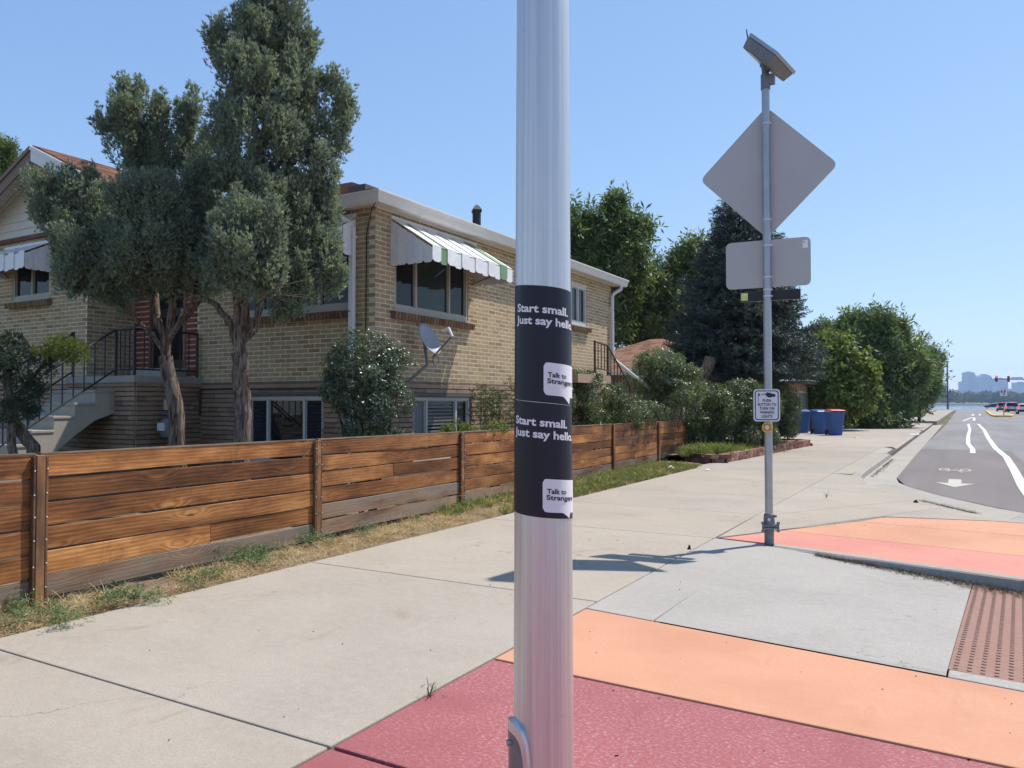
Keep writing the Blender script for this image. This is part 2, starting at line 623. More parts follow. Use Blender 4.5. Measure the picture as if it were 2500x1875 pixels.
M['sillbrick'] = brickmat('brown_sill_brick', [(0.0, (0.15, 0.082, 0.047)), (0.5, (0.23, 0.14, 0.08)), (1.0, (0.27, 0.17, 0.10))])
M['oldbrick'] = brickmat('orange_brown_brick', [(0.0, (0.23, 0.10, 0.06)), (0.5, (0.33, 0.165, 0.105)), (1.0, (0.28, 0.14, 0.10))])
M['gbrick'] = brickmat('garage_brick', [(0.0, (0.19, 0.135, 0.09)), (0.5, (0.28, 0.205, 0.135)), (1.0, (0.24, 0.175, 0.12))])
M['mortar'] = plain('mortar', (0.66, 0.57, 0.43), 0.95, var=0.2, scale=50, spec=0.1)
M['mortar_dark'] = plain('dark_mortar', (0.19, 0.14, 0.105), 0.95, var=0.25, scale=50, spec=0.1)
M['white'] = plain('white_paint', (0.74, 0.745, 0.76), 0.5, var=0.06, scale=6)
M['cream'] = plain('cream_aluminium', (0.66, 0.625, 0.56), 0.45, var=0.07, scale=5)
M['siding'] = plain('cream_siding', (0.64, 0.59, 0.52), 0.55, var=0.08, scale=4)
M['winframe'] = plain('window_frame', (0.36, 0.335, 0.28), 0.5, var=0.1, scale=8)
M['winwhite'] = plain('white_window_frame', (0.50, 0.50, 0.48), 0.5, var=0.1, scale=8)
M['brown'] = plain('brown_fascia', (0.20, 0.125, 0.085), 0.6, var=0.15, scale=6)
M['redtrim'] = plain('peeling_red_trim', (0.16, 0.055, 0.035), 0.75, var=0.4, scale=18)
M['green'] = plain('green_awning_stripe', (0.16, 0.27, 0.13), 0.5, var=0.1, scale=8)
M['awnwhite'] = plain('white_awning', (0.74, 0.735, 0.73), 0.42, var=0.1, scale=14)
M['iron'] = plain('black_iron', (0.012, 0.012, 0.018), 0.45, var=0.2, scale=20)
M['rust'] = plain('brown_iron', (0.075, 0.03, 0.022), 0.7, var=0.3, scale=25)
M['black'] = plain('black_plastic', (0.012, 0.012, 0.013), 0.5, var=0.1)
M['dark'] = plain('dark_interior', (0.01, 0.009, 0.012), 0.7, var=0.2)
M['blueslat'] = plain('dark_blue_slat', (0.018, 0.021, 0.045), 0.5, var=0.15)
M['blind'] = plain('grey_blind', (0.16, 0.165, 0.165), 0.6, var=0.08)
M['door'] = plain('dark_door', (0.02, 0.017, 0.016), 0.4, var=0.2)
M['galv'] = plain('galvanised_steel', (0.40, 0.415, 0.43), 0.42, 0.75, var=0.12, scale=9)
M['galv_dark'] = plain('weathered_steel', (0.20, 0.21, 0.215), 0.55, 0.6, var=0.2, scale=20)
M['alu_sheet'] = plain('sign_aluminium', (0.47, 0.455, 0.44), 0.6, 0.1, var=0.07, scale=3)
M['zinc'] = plain('pale_plate', (0.62, 0.64, 0.66), 0.5, 0.2, var=0.06)
M['meter'] = plain('grey_meter', (0.14, 0.16, 0.19), 0.55, 0.2, var=0.15)
M['dish'] = plain('dish_grey', (0.27, 0.285, 0.31), 0.5, var=0.05)
M['dishlogo'] = plain('dish_logo', (0.15, 0.155, 0.18), 0.6, var=0.05)
M['navy'] = plain('poster_navy', (0.011, 0.012, 0.021), 0.42, var=0.1, spec=0.4)
M['poster_white'] = plain('poster_white', (0.80, 0.80, 0.80), 0.5, var=0.03)
M['signwhite'] = plain('sign_white', (0.66, 0.66, 0.70), 0.4, var=0.03)
M['signblack'] = plain('sign_black', (0.012, 0.012, 0.016), 0.45, var=0.05)
M['yellow'] = plain('yellow_button_housing', (0.72, 0.36, 0.02), 0.45, var=0.06)
M['chartreuse'] = plain('yellow_green_tag', (0.62, 0.72, 0.22), 0.5, var=0.2, scale=80)
M['bin'] = plain('blue_bin_plastic', (0.028, 0.085, 0.27), 0.42, var=0.15, scale=9)
M['binlid'] = plain('blue_bin_lid', (0.05, 0.12, 0.30), 0.4, var=0.12, scale=9)
M['redcloth'] = plain('red_lid', (0.50, 0.022, 0.03), 0.5, var=0.12)
M['rubber'] = plain('tyre_rubber', (0.015, 0.015, 0.015), 0.8, var=0.2)
M['gdoor'] = plain('garage_door_tan', (0.42, 0.33, 0.22), 0.6, var=0.08)
M['gdoor2'] = plain('garage_door_grey_green', (0.17, 0.18, 0.14), 0.6, var=0.12)
M['groof'] = plain('grey_green_roof', (0.27, 0.30, 0.265), 0.6, var=0.1)
M['gfascia'] = plain('dark_grey_fascia', (0.085, 0.082, 0.08), 0.7, var=0.1)
M['block'] = brickmat('red_wall_block', [(0.0, (0.185, 0.085, 0.07)), (0.5, (0.265, 0.135, 0.11)), (1.0, (0.31, 0.18, 0.145))])
M['tile'] = brickmat('red_brown_warning_tile', [(0.0, (0.27, 0.165, 0.135)), (1.0, (0.30, 0.185, 0.15))])
M['litter'] = plain('white_litter', (0.75, 0.74, 0.72), 0.7, var=0.08)
M['wood'] = woodmat('stained_cedar', (0.07, 0.026, 0.01), (0.27, 0.105, 0.033), (0.55, 0.26, 0.09))
M['wood_grey'] = woodmat('weathered_cedar', (0.055, 0.03, 0.018), (0.22, 0.115, 0.055), (0.42, 0.25, 0.13), grey=0.75)
M['wood_post'] = woodmat('post_cedar', (0.06, 0.022, 0.01), (0.27, 0.115, 0.04), (0.52, 0.27, 0.11), grey=0.15)
M['wood_strip'] = woodmat('dark_strip_cedar', (0.03, 0.012, 0.007), (0.12, 0.05, 0.02), (0.26, 0.12, 0.05), grey=0.15)


def shinglemat():
    g = G('terracotta_shingle')
    r = g.island()
    c = g.ramp(r, [(0, (0.21, 0.105, 0.07)), (0.3, (0.30, 0.165, 0.11)), (0.65, (0.36, 0.205, 0.14)), (1, (0.27, 0.155, 0.115))])
    fine = g.noise(g.pos(), 130, 4, 0.75)
    c = g.mix(g.math('MULTIPLY', g.rng(fine, 0.4, 0.7), 0.5), c, g.mix(1.0, c, (0.55, 0.5, 0.48), 'MULTIPLY'))
    g.set(Base_Color=c, Roughness=0.95, Specular_IOR_Level=0.15)
    g.bump(fine, 0.6, 0.006)
    return g.m


M['shingle'] = shinglemat()


def glassmat(name, c=(0.012, 0.014, 0.016), rough=0.02, wob=0.0):
    g = G(name)
    g.set(Base_Color=c, Roughness=rough, Specular_IOR_Level=0.38, IOR=1.45)
    w = g.noise(g.pos(), 2.2, 2)
    g.bump(w, 0.05, 0.02)
    return g.m


M['glass'] = glassmat('dark_window_glass')
M['glass_green'] = glassmat('greenish_window_glass', (0.022, 0.034, 0.03))


def polemat():
    g = G('brushed_aluminium')
    p = g.pos()
    st = g.noise(g.mapv(p, (70, 70, 0.35)), 1.0, 5, 0.7)
    ring = g.noise(g.mapv(p, (3, 3, 330)), 1.0, 3, 0.7)
    sm = g.noise(p, 7, 6, 0.7)
    scuff = g.noise(g.mapv(p, (14, 14, 90)), 1.0, 5, 0.7, 0.6)
    c = g.mix(g.rng(st, 0.3, 0.7), (0.58, 0.565, 0.55), (0.74, 0.725, 0.705))
    c = g.mix(g.math('MULTIPLY', g.rng(sm, 0.55, 0.75), 0.3), c, (0.52, 0.5, 0.49))
    c = g.mix(g.math('MULTIPLY', g.rng(scuff, 0.66, 0.74), 0.5), c, (0.3, 0.28, 0.27))
    rg = g.math('ADD', g.rng(ring, 0.3, 0.7, 0.36, 0.46), g.math('MULTIPLY', sm, 0.10))
    g.set(Base_Color=c, Metallic=0.82, Roughness=rg)
    g.b.inputs['Anisotropic'].default_value = 0.35
    g.bump(ring, 0.06, 0.002)
    return g.m


M['pole'] = polemat()
M['bark'] = barkmat('juniper_bark', (0.055, 0.036, 0.026), (0.30, 0.25, 0.21))
M['bark_dark'] = barkmat('dark_bark', (0.02, 0.015, 0.013), (0.10, 0.075, 0.06))
M['stumpwood'] = barkmat('split_stump_wood', (0.07, 0.028, 0.016), (0.30, 0.235, 0.18))
M['twig'] = plain('dead_twig', (0.32, 0.27, 0.21), 0.9, var=0.2)
M['juniper'] = leafmat('juniper_scales', [(0.12, 0.155, 0.13), (0.21, 0.255, 0.205), (0.29, 0.34, 0.265), (0.155, 0.195, 0.17), (0.40, 0.44, 0.32)], 0.42, 0.6, tone=4.5, tint=(1.15, 1.2, 0.85))
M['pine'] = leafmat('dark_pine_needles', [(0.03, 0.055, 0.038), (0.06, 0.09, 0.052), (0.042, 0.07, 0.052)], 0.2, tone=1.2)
M['lime'] = leafmat('sun_tinted_pine_needles', [(0.10, 0.135, 0.03), (0.17, 0.20, 0.05), (0.13, 0.17, 0.055)], 0.35, tone=1.2)  # brighter copy of the pine needles, sunlight put into the colour
M['euon'] = leafmat('glossy_dark_leaf', [(0.045, 0.075, 0.045), (0.085, 0.125, 0.075), (0.15, 0.19, 0.125), (0.065, 0.10, 0.06)], 0.22, 0.36, 0.6, tone=1.2)
M['rose'] = leafmat('thin_shrub_leaf', [(0.05, 0.075, 0.022), (0.09, 0.12, 0.04), (0.12, 0.14, 0.06)], 0.3, 0.45, tone=1.2)
M['hedge'] = leafmat('hedge_leaf', [(0.055, 0.085, 0.035), (0.10, 0.135, 0.055), (0.14, 0.17, 0.08), (0.075, 0.105, 0.05)], 0.28, 0.42, 0.5, tone=0.8)
M['shrubl'] = leafmat('pale_shrub_leaf', [(0.08, 0.115, 0.055), (0.14, 0.18, 0.095), (0.19, 0.23, 0.135)], 0.3, 0.42, 0.5, tone=0.8)
M['elm'] = leafmat('elm_leaf', [(0.065, 0.105, 0.038), (0.11, 0.16, 0.06), (0.17, 0.22, 0.09)], 0.38, 0.5, tone=0.4)
M['ash'] = leafmat('bright_green_leaf', [(0.09, 0.14, 0.03), (0.145, 0.195, 0.045), (0.20, 0.24, 0.07)], 0.42, 0.5, tone=0.5)
M['thicket'] = leafmat('thicket_leaf', [(0.08, 0.125, 0.045), (0.13, 0.185, 0.07), (0.18, 0.235, 0.10), (0.105, 0.145, 0.075)], 0.36, 0.5, tone=0.4)
M['golden'] = leafmat('yellowing_leaf', [(0.14, 0.14, 0.03), (0.24, 0.19, 0.04), (0.10, 0.13, 0.04)], 0.4, 0.5, tone=0.5)
M['spruce'] = leafmat('spruce_needles', [(0.035, 0.052, 0.05), (0.062, 0.086, 0.082), (0.095, 0.125, 0.118)], 0.15, 0.6, tone=0.8)
M['farleaf'] = leafmat('far_leaf', [(0.040, 0.068, 0.026), (0.07, 0.105, 0.045), (0.09, 0.12, 0.055)], 0.25, 0.7, tone=0.02)
M['straw'] = leafmat('dry_straw', [(0.46, 0.35, 0.20), (0.60, 0.49, 0.31), (0.36, 0.26, 0.15), (0.52, 0.41, 0.25)], 0.25, 0.7, 0.2, tone=2.0)
M['grass'] = leafmat('grass_blade', [(0.10, 0.15, 0.035), (0.165, 0.20, 0.06), (0.22, 0.235, 0.085), (0.13, 0.175, 0.05)], 0.35, 0.6, 0.3, tone=2.0)
M['weed'] = leafmat('weed_leaf', [(0.075, 0.13, 0.055), (0.12, 0.19, 0.085), (0.16, 0.23, 0.11)], 0.3, 0.55, 0.3, tone=2.0)

# ================================================================== ground, road, pavements
def inset_poly(poly, d):
    n = len(poly)
    A = sum(poly[i][0] * poly[(i + 1) % n][1] - poly[(i + 1) % n][0] * poly[i][1] for i in range(n))
    s = 1 if A > 0 else -1
    out = []
    for i in range(n):
        p0, p1, p2 = np.array(poly[i - 1][:2]), np.array(poly[i][:2]), np.array(poly[(i + 1) % n][:2])
        e1 = (p1 - p0) / np.linalg.norm(p1 - p0)
        e2 = (p2 - p1) / np.linalg.norm(p2 - p1)
        n1 = np.array([-e1[1], e1[0]]) * s
        n2 = np.array([-e2[1], e2[0]]) * s
        b = n1 + n2
        b = b / max(0.35, float(b @ n1))
        out.append(tuple(p1 + b * d / max(0.5, 1.0) * 1.0))
    return out


def slab(poly, mat, parent, z=0.0, thick=0.11, gap=0.005, bevel=0.008, name='slab'):
    q = inset_poly(poly, gap)
    zz = list(z) if isinstance(z, (list, tuple)) else [z] * len(q)
    c = np.mean(np.array(q), axis=0)
    lo = min(zz) - thick
    m = MB().prism([(p[0] - c[0], p[1] - c[1]) for p in q], lo, zz)
    if len(q) == 4 and max(zz) - min(zz) > 1e-4:
        pass
    o = m.build(name, mat, parent, local=True, loc=Vector((c[0], c[1], 0)) - wloc(parent), bevel=bevel)
    return o


def rect(x0, x1, y0, y1):
    return [(x0, y0), (x1, y0), (x1, y1), (x0, y1)]


# far ground: flat near, dropping to the lake basin, rising again beyond it
def far_ground():
    ys = [-60, 0, 60, 120, 180, 236, 262, 300, 400, 800, 1350, 1420, 1600, 2500, 4200, 6800]
    zs = [-0.34, -0.34, -0.34, -0.34, -0.34, -0.34, -0.8, -3.0, -4.5, -5, -4.5, -1.0, 0.5, 2, 4, 4]
    xs = [-4800, -2000, -900, -400, -150, -60, -20, 0, 20, 60, 150, 400, 900, 2000, 4800]
    V = [(x, y, z) for y, z in zip(ys, zs) for x in xs]
    n = len(xs)
    F = [(j * n + i, j * n + i + 1, (j + 1) * n + i + 1, (j + 1) * n + i) for j in range(len(ys) - 1) for i in range(n - 1)]
    me = bpy.data.meshes.new('ground')
    me.from_pydata(V, [], F)
    me.materials.append(M['field'])
    return tag(add_obj('ground', me), kind='structure')


far_ground()

gw = G('lake_water')
gw.set(Base_Color=(0.10, 0.15, 0.20), Roughness=0.12, Specular_IOR_Level=0.6)
gw.bump(gw.noise(gw.mapv(gw.pos(), (0.05, 0.35, 1)), 1.0, 5, 0.7), 0.15, 0.3)
lk = MB().quad((-4000, 262, -1.6), (4000, 262, -1.6), (4000, 1480, -1.6), (-4000, 1480, -1.6))
tag(lk.build('lake_water', gw.m), kind='structure')

ZR = -0.12
# road sheet
rd = MB()
rd.add([(-1.19, 31, ZR), (-1.19, 17.9, ZR), (-0.9, 16.04, ZR), (-0.27, 14.52, ZR), (0.73, 12.87, ZR), (2.4, 11.8, ZR), (2.4, -30, ZR), (40, -30, ZR), (40, 186, ZR), (160, 186, ZR), (160, 246, ZR), (-160, 246, ZR), (-160, 186, ZR), (-1.0, 186, ZR), (-0.95, 67, ZR)],
       [tuple(range(15))])
tag(rd.build('road', M['asphalt']), kind='structure')
bl = MB()
bl.add([(-1.17, 29.5, ZR + 0.004), (-1.17, 17.9, ZR + 0.004), (-0.88, 16.04, ZR + 0.004), (-0.25, 14.52, ZR + 0.004), (0.75, 12.89, ZR + 0.004), (1.4, 12.5, ZR + 0.004), (1.35, 29.5, ZR + 0.004)], [tuple(range(7))])
tag(bl.build('bicycle_lane', M['asphalt_new']), kind='structure')

# lane lines: things painted on the road sheet, as parts of it
marks = thing('lane_markings', (0.9, 20, ZR), 'white lane and bicycle lane markings painted on the grey road', 'road markings')


def stripe(pts, w, mat, name='lane_line', dz=0.009):
    m = MB()
    L, Rr = [], []
    for i, p in enumerate(pts):
        a, b = pts[max(0, i - 1)], pts[min(len(pts) - 1, i + 1)]
        d = np.array(b) - np.array(a)
        d = d / np.linalg.norm(d)
        nrm = np.array([-d[1], d[0]])
        L.append((*(np.array(p) + nrm * w / 2), ZR + dz))
        Rr.append((*(np.array(p) - nrm * w / 2), ZR + dz))
    n = len(pts)
    m.add(L + Rr, [(n + i, n + i + 1, i + 1, i) for i in range(n - 1)])
    return m.build(name, mat, marks)


stripe([(0.95, 12.6), (0.95, 17), (1.02, 21), (1.08, 26), (0.98, 31), (1.0, 40), (1.1, 52), (1.05, 67)], 0.17, M['lanepaint'])
stripe([(0.28, 27.6), (0.30, 30), (0.2, 34), (0.25, 42), (0.4, 52), (0.42, 67)], 0.15, M['lanepaint'])
stripe([(0.1, 78), (0.95, 98)], 0.2, M['lanepaint'])
stripe([(0.95, 80), (1.15, 97)], 0.22, M['lanepaint'])
stripe([(1.15, 112), (1.45, 128)], 0.22, M['lanepaint'])
stripe([(1.95, 115), (2.3, 130)], 0.22, M['lanepaint'])
for xx in (2.6, 4.2, 5.9):
    stripe([(xx, 150), (xx + 0.9, 150.3)], 1.2, M['oldpaint'])
stripe([(6.0, 88), (7.6, 82)], 0.4, M['oldpaint'])
# arrow pointing back along the lane
ar = MB()
ax, ay = -0.13, 16.95
Z = ZR + 0.009
ar.add([(ax - 0.11, ay + 0.95, Z), (ax - 0.11, ay + 0.05, Z), (ax - 0.33, ay + 0.12, Z), (ax, ay - 0.75, Z), (ax + 0.33, ay + 0.12, Z), (ax + 0.11, ay + 0.05, Z), (ax + 0.11, ay + 0.95, Z)], [tuple(range(7))])
ar.build('lane_arrow', M['oldpaint'], marks)
# bicycle symbol
bk = MB()
bx, by = -0.15, 20.45
for sx in (-0.21, 0.21):
    n = 18
    ro, ri = 0.115, 0.078
    vs = [(bx + sx + math.cos(2 * math.pi * k / n) * r_, by + math.sin(2 * math.pi * k / n) * r_ * 3.4, Z) for r_ in (ri, ro) for k in range(n)]
    bk.add(vs, [(k, n + k, n + (k + 1) % n, (k + 1) % n) for k in range(n)])


def bar2(m, a, b, w):
    d = np.array(b) - np.array(a)
    d = d / np.linalg.norm(d)
    q = np.array([-d[1], d[0]]) * w / 2
    a, b = np.array(a), np.array(b)
    m.add([(*(a - q), Z + 0.001), (*(b - q), Z + 0.001), (*(b + q), Z + 0.001), (*(a + q), Z + 0.001)], [(0, 1, 2, 3)])


for a, b in (((-0.21, 0), (-0.05, -0.45)), ((-0.05, -0.45), (0.21, 0)), ((-0.13, -0.5), (0.03, 0.05)), ((0.02, 0.0), (0.15, -0.75)), ((0.1, -0.8), (0.2, -0.7)), ((-0.17, -0.55), (-0.06, -0.6))):
    bar2(bk, (bx + a[0], by + a[1]), (bx + b[0], by + b[1]), 0.045)
bk.build('bicycle_symbol', M['oldpaint'], marks)

# --- pavement (concrete walk) with separate slabs over a dirt bed
walk = tag(MB().add([(-5.0, -8, -0.05), (-2.2, -8, -0.05), (-2.2, 17, -0.05), (-1.75, 17, -0.05), (-1.75, 24.6, -0.05), (-4.6, 28, -0.05), (-5.0, 17, -0.05)], [tuple(range(7))]).build('sidewalk', M['dirt']), kind='structure')
yj = [-4.0, -0.4, 2.41, 5.1, 8.1, 10.1, 12.1, 14.4, 16.8, 19.4, 22.0, 24.6, 27.9]
for a, b in zip(yj[:-1], yj[1:]):
    xl = lambda y: -5.0 if y < 17.5 else -5.0 + 0.6 * (y - 17.5) / 10
    if b <= 16.9:
        slab([(-5.0, a), (-2.25, a), (-2.25, b), (-5.0, b)], M['walk'], walk)
    else:
        slab([(xl(a) - 0.2, a), (-2.25, a), (-2.25, b), (xl(b) - 0.2, b)], M['walk'], walk)
for a, b in ((16.8, 19.4), (19.4, 22.0), (22.0, 24.6)):
    slab(rect(-2.25, -1.9, a, b), M['walk'], walk)

# --- corner pavement: painted slabs, ramp, warning tile
cor = tag(MB().add([(-2.25, -8, -0.05), (2.35, -8, -0.05), (2.35, 4.7, -0.05), (-2.25, 4.7, -0.05)], [(0, 1, 2, 3)]).build('painted_corner_pavement', M['dirt']), kind='structure')
slab(rect(-2.25, 2.3, -4.0, -0.4), M['red'], cor, gap=0.011)
slab(rect(-2.25, 2.3, -0.4, 2.41), M['red'], cor, gap=0.011)
slab([(-2.25, 2.41), (2.3, 2.41), (2.3, 3.5), (-2.25, 3.68)], M['red'], cor, gap=0.011)
slab([(-2.25, 3.68), (2.3, 3.5), (2.3, 4.28), (-2.25, 4.90)], M['orange'], cor, gap=0.010)

rampo = tag(MB().add([(-2.25, 4.6, -0.12), (2.3, 4.3, -0.2), (2.3, 7.4, -0.2), (-2.25, 8.2, -0.12)], [(0, 1, 2, 3)]).build('kerb_ramp', M['dirt']), kind='structure')
slab([(-2.25, 4.90), (-1.74, 4.83), (-1.70, 8.0), (-2.25, 8.1)], M['walk_new'], rampo)


def yo(x):   # near edge of the ramp (orange slab's far edge)
    return 4.90 + (x + 2.25) * (4.28 - 4.90) / 4.55


def yc(x):   # foot of the far kerb
    return 7.93 - (x + 1.65) * 0.27


x0, x1 = -1.73, 0.03


def xe(t):   # slanting edge between ramp panel and warning tile
    return -0.085 + 0.145 * t


# ramp panel as a small grid so that it can twist, with a lip along its near edge
g_ = MB()
NX, NY = 8, 8


def rz(x, t):
    s = (x - x0) / (1.2 - x0)
    return -0.018 * s * (1 - t) - 0.13 * s * t


V = []
for j in range(NY + 1):
    for i in range(NX + 1):
        t = j / NY
        x = x0 + (xe(t) - x0) * i / NX
        V.append((x, yo(x) + 0.008 + 0.10 * i / NX + (yc(x) - yo(x) - 0.008 - 0.10 * i / NX) * t, rz(x, t)))
g_.add(V, [(j * (NX + 1) + i, j * (NX + 1) + i + 1, (j + 1) * (NX + 1) + i + 1, (j + 1) * (NX + 1) + i) for j in range(NY) for i in range(NX)])
g_.build('ramp_panel', M['walk_new'], rampo, smooth=True)
lip = MB()
for i in range(NX):
    xa, xb = x0 + (xe(0) - x0) * i / NX, x0 + (xe(0) - x0) * (i + 1) / NX
    wa, wb = 0.10 * i / NX, 0.10 * (i + 1) / NX
    lip.quad((xa, yo(xa) + 0.008, 0.0), (xb, yo(xb) + 0.008, 0.0), (xb, yo(xb) + 0.008 + wb, rz(xb, 0)), (xa, yo(xa) + 0.008 + wa, rz(xa, 0)))
lip.build('ramp_lip', M['kerb'], rampo)
# border strip in front of the tile
slab([(-0.085, yo(-0.085) + 0.01), (2.3, yo(2.3) + 0.01), (2.3, yo(2.3) + 0.15), (-0.08, yo(-0.085) + 0.15)], M['walk_new'], rampo, z=-0.004, name='border_strip')
# warning tile: plate plus rows of bumps
tx0, tx1 = 0.034, 1.3


def tile_z(x, t):
    return rz(x, t) + 0.004


tp = MB()
V = []
for j in range(9):
    for i in range(9):
        t = j / 8
        x = xe(t) + 0.006 + (tx1 - xe(t)) * i / 8
        V.append((x, yo(x) + 0.165 + (yc(x) - yo(x) - 0.165) * t, tile_z(x, t) - 0.004))
tp.add(V, [(j * 9 + i, j * 9 + i + 1, (j + 1) * 9 + i + 1, (j + 1) * 9 + i) for j in range(8) for i in range(8)])
tile = tp.build('warning_tile', M['tile'], rampo, smooth=True)
# one bump: a low rounded dome with crisp edge
bm_v, bm_f = [], []
nb = 10
for (r_, h_) in ((0.0125, 0.0), (0.0115, 0.0055), (0.0075, 0.0075)):
    for k in range(nb):
        bm_v.append((r_ * math.cos(2 * math.pi * k / nb), r_ * math.sin(2 * math.pi * k / nb), h_))
for i in range(2):
    for k in range(nb):
        bm_f.append((i * nb + k, i * nb + (k + 1) % nb, (i + 1) * nb + (k + 1) % nb, (i + 1) * nb + k))
bm_f.append(tuple(range(2 * nb, 3 * nb)))
bumps = MB()
px = 0.062
bump_pts = []
for cix in range(22):
    for rix in range(60):
        t = rix / 44.0
        x = xe(t) + 0.04 + cix * px
        y = yo(x) + 0.20 + rix * px
        if y > yc(x) - 0.10:
            break
        tt = (y - yo(x) - 0.165) / (yc(x) - yo(x) - 0.165)
        bump_pts.append((x, y, tile_z(x, tt) - 0.005))
bump_pts.sort(key=lambda p: (p[0] ** 2 + p[1] ** 2) + (1000 if p[0] > p[1] * 0.058 + 0.08 else 0))
me = bpy.data.meshes.new('bump')
me.from_pydata(bm_v, [], bm_f)
me.materials.append(M['tile'])
for p in bump_pts[:280]:
    add_obj('bump', me, tile, Vector(p))
for p in bump_pts[280:]:
    bumps.add([(v[0] + p[0], v[1] + p[1], v[2] + p[2]) for v in bm_v], bm_f)
tag(bumps.build('bumps', M['tile'], tile), kind='stuff')

# far painted area, with the kerb that runs from the sign post to the right
isl = tag(MB().add([(-2.2, 8.12, -0.05), (-1.6, 8.0, -0.05), (2.4, 7.0, -0.05), (2.4, 10.9, -0.05), (0.3, 10.9, -0.05), (-0.85, 10.65, -0.05)], [tuple(range(6))]).build('painted_kerb_extension', M['dirt']), kind='structure')
kb = lambda x: yc(x) + 0.14
slab([(-2.2, 8.14), (-1.66, 8.06), (0.45, kb(0.45)), (2.4, kb(2.4)), (2.4, 8.15), (0.5, 8.56), (-1.74, 8.96)], M['pink'], isl)
slab([(-1.74, 8.96), (0.5, 8.56), (2.4, 8.15), (2.4, 9.5), (0.57, 9.83), (-1.09, 10.08)], M['orange'], isl)
slab([(-1.09, 10.08), (0.57, 9.83), (2.4, 9.5), (2.4, 10.9), (0.3, 10.92), (-0.83, 10.65)], M['orange'], isl)
kx = [-1.62, -1.2, -0.7, -0.12, 0.5, 1.2, 2.4]
for a, b in ((0, 3), (3, 6)):
    m = MB()
    pts = kx[a:b + 1]
    n = len(pts)
    vs = []
    for x in pts:
        zb = rz(min(x, 1.2), 1.0) - 0.02
        h = 0.004
        vs += [(x, yc(x) - 0.02, zb), (x, yc(x) + 0.015, h - 0.012), (x, yc(x) + 0.03, h), (x, kb(x) - 0.004, h), (x, kb(x) - 0.004, -0.25)]
    fs = []
    for i in range(n - 1):
        for k in range(4):
            p = i * 5 + k
            fs.append((p, p + 5, p + 6, p + 1))
    fs += [(0, 1, 2, 3, 4), tuple((n - 1) * 5 + k for k in (4, 3, 2, 1, 0))]
    m.add(vs, fs).build('kerbstone', M['kerb'], isl)

# concrete fan between the walk and the gutter
fan = tag(MB().add([(-2.25, 8.2, -0.13), (-0.7, 10.5, -0.15), (0.9, 11.5, -0.16), (-0.3, 13, -0.16), (-1.7, 16.2, -0.16), (-2.25, 16.7, -0.13)], [tuple(range(6))]).build('corner_apron', M['dirt']), kind='structure')
inner = [(-2.25, 16.8), (-2.25, 14.6), (-2.25, 13.7), (-2.25, 12.9), (-2.25, 9.9), (-2.23, 8.18), (-1.76, 9.0), (-0.86, 10.7), (0.3, 10.96), (2.4, 10.95)]
outer = [(-1.74, 16.8), (-1.5, 15.75), (-1.22, 15.2), (-0.98, 14.6), (-0.62, 13.75), (-0.2, 12.95), (0.1, 12.45), (0.5, 12.0), (1.05, 11.6), (2.4, 11.2)]
for i in range(len(inner) - 1):
    if i == 5:
        continue
    zo = [0.0 if i == 0 else -0.1, -0.1]
    slab([inner[i], inner[i + 1], outer[i + 1], outer[i]], M['walk'], fan, z=[0, 0, zo[1], zo[0] if i else -0.03], gap=0.006)
slab([inner[5], inner[6], outer[6], outer[5]], M['walk'], fan, z=[0, 0, -0.1, -0.1], gap=0.006)
# gutter pan following the kerb
gut_o = [(-1.74, 62.5), (-1.74, 45), (-1.74, 24.6), (-1.74, 16.8)] + outer[1:]
gut_r = [(-1.16, 62.5), (-1.17, 45), (-1.18, 24.6), (-1.16, 17.6), (-1.05, 16.6), (-0.9, 16.04), (-0.65, 15.4), (-0.27, 14.52), (0.15, 13.75), (0.45, 13.25), (0.75, 12.87), (1.3, 12.4), (2.45, 11.8)]
gut = tag(MB().add([(-1.8, 62, -0.2), (-1.8, 16, -0.2), (0, 12, -0.2), (2.4, 11, -0.2), (2.4, 11.9, -0.2), (0.7, 12.9, -0.2), (-1.1, 18, -0.2), (-1.1, 62, -0.2)], [tuple(range(8))]).build('gutter', M['dirt']), kind='structure')
for i in range(len(gut_o) - 1):
    slab([gut_o[i], gut_o[i + 1], gut_r[i + 1], gut_r[i]], M['kerb'], gut, z=[-0.122, -0.122, ZR + 0.006, ZR + 0.006], gap=0.004 if i % 3 == 0 else 0.0012, bevel=0.0)
# street kerb
sk = MB()
prof = [(-1.9, -0.2), (-1.9, 0.003), (-1.78, 0.003), (-1.745, -0.02), (-1.735, -0.13)]
V = []
kys = [16.3, 17.0, 17.6, 24.0, 24.7]
for y in kys:
    s = {16.3: 0.25, 17.0: 0.8, 17.6: 1.0, 24.0: 1.0, 24.7: 0.3}[y]
    V += [(p[0], y, p[1] if p[1] < -0.1 else -0.12 + (p[1] + 0.12) * s) for p in prof]
n = len(prof)
F = [(i * n + k, i * n + k + 1, (i + 1) * n + k + 1, (i + 1) * n + k) for i in range(len(kys) - 1) for k in range(n - 1)]
F += [tuple(range(n))[::-1], tuple((len(kys) - 1) * n + k for k in range(n))]
tag(sk.add(V, F).build('street_kerb', M['kerb']), kind='structure')

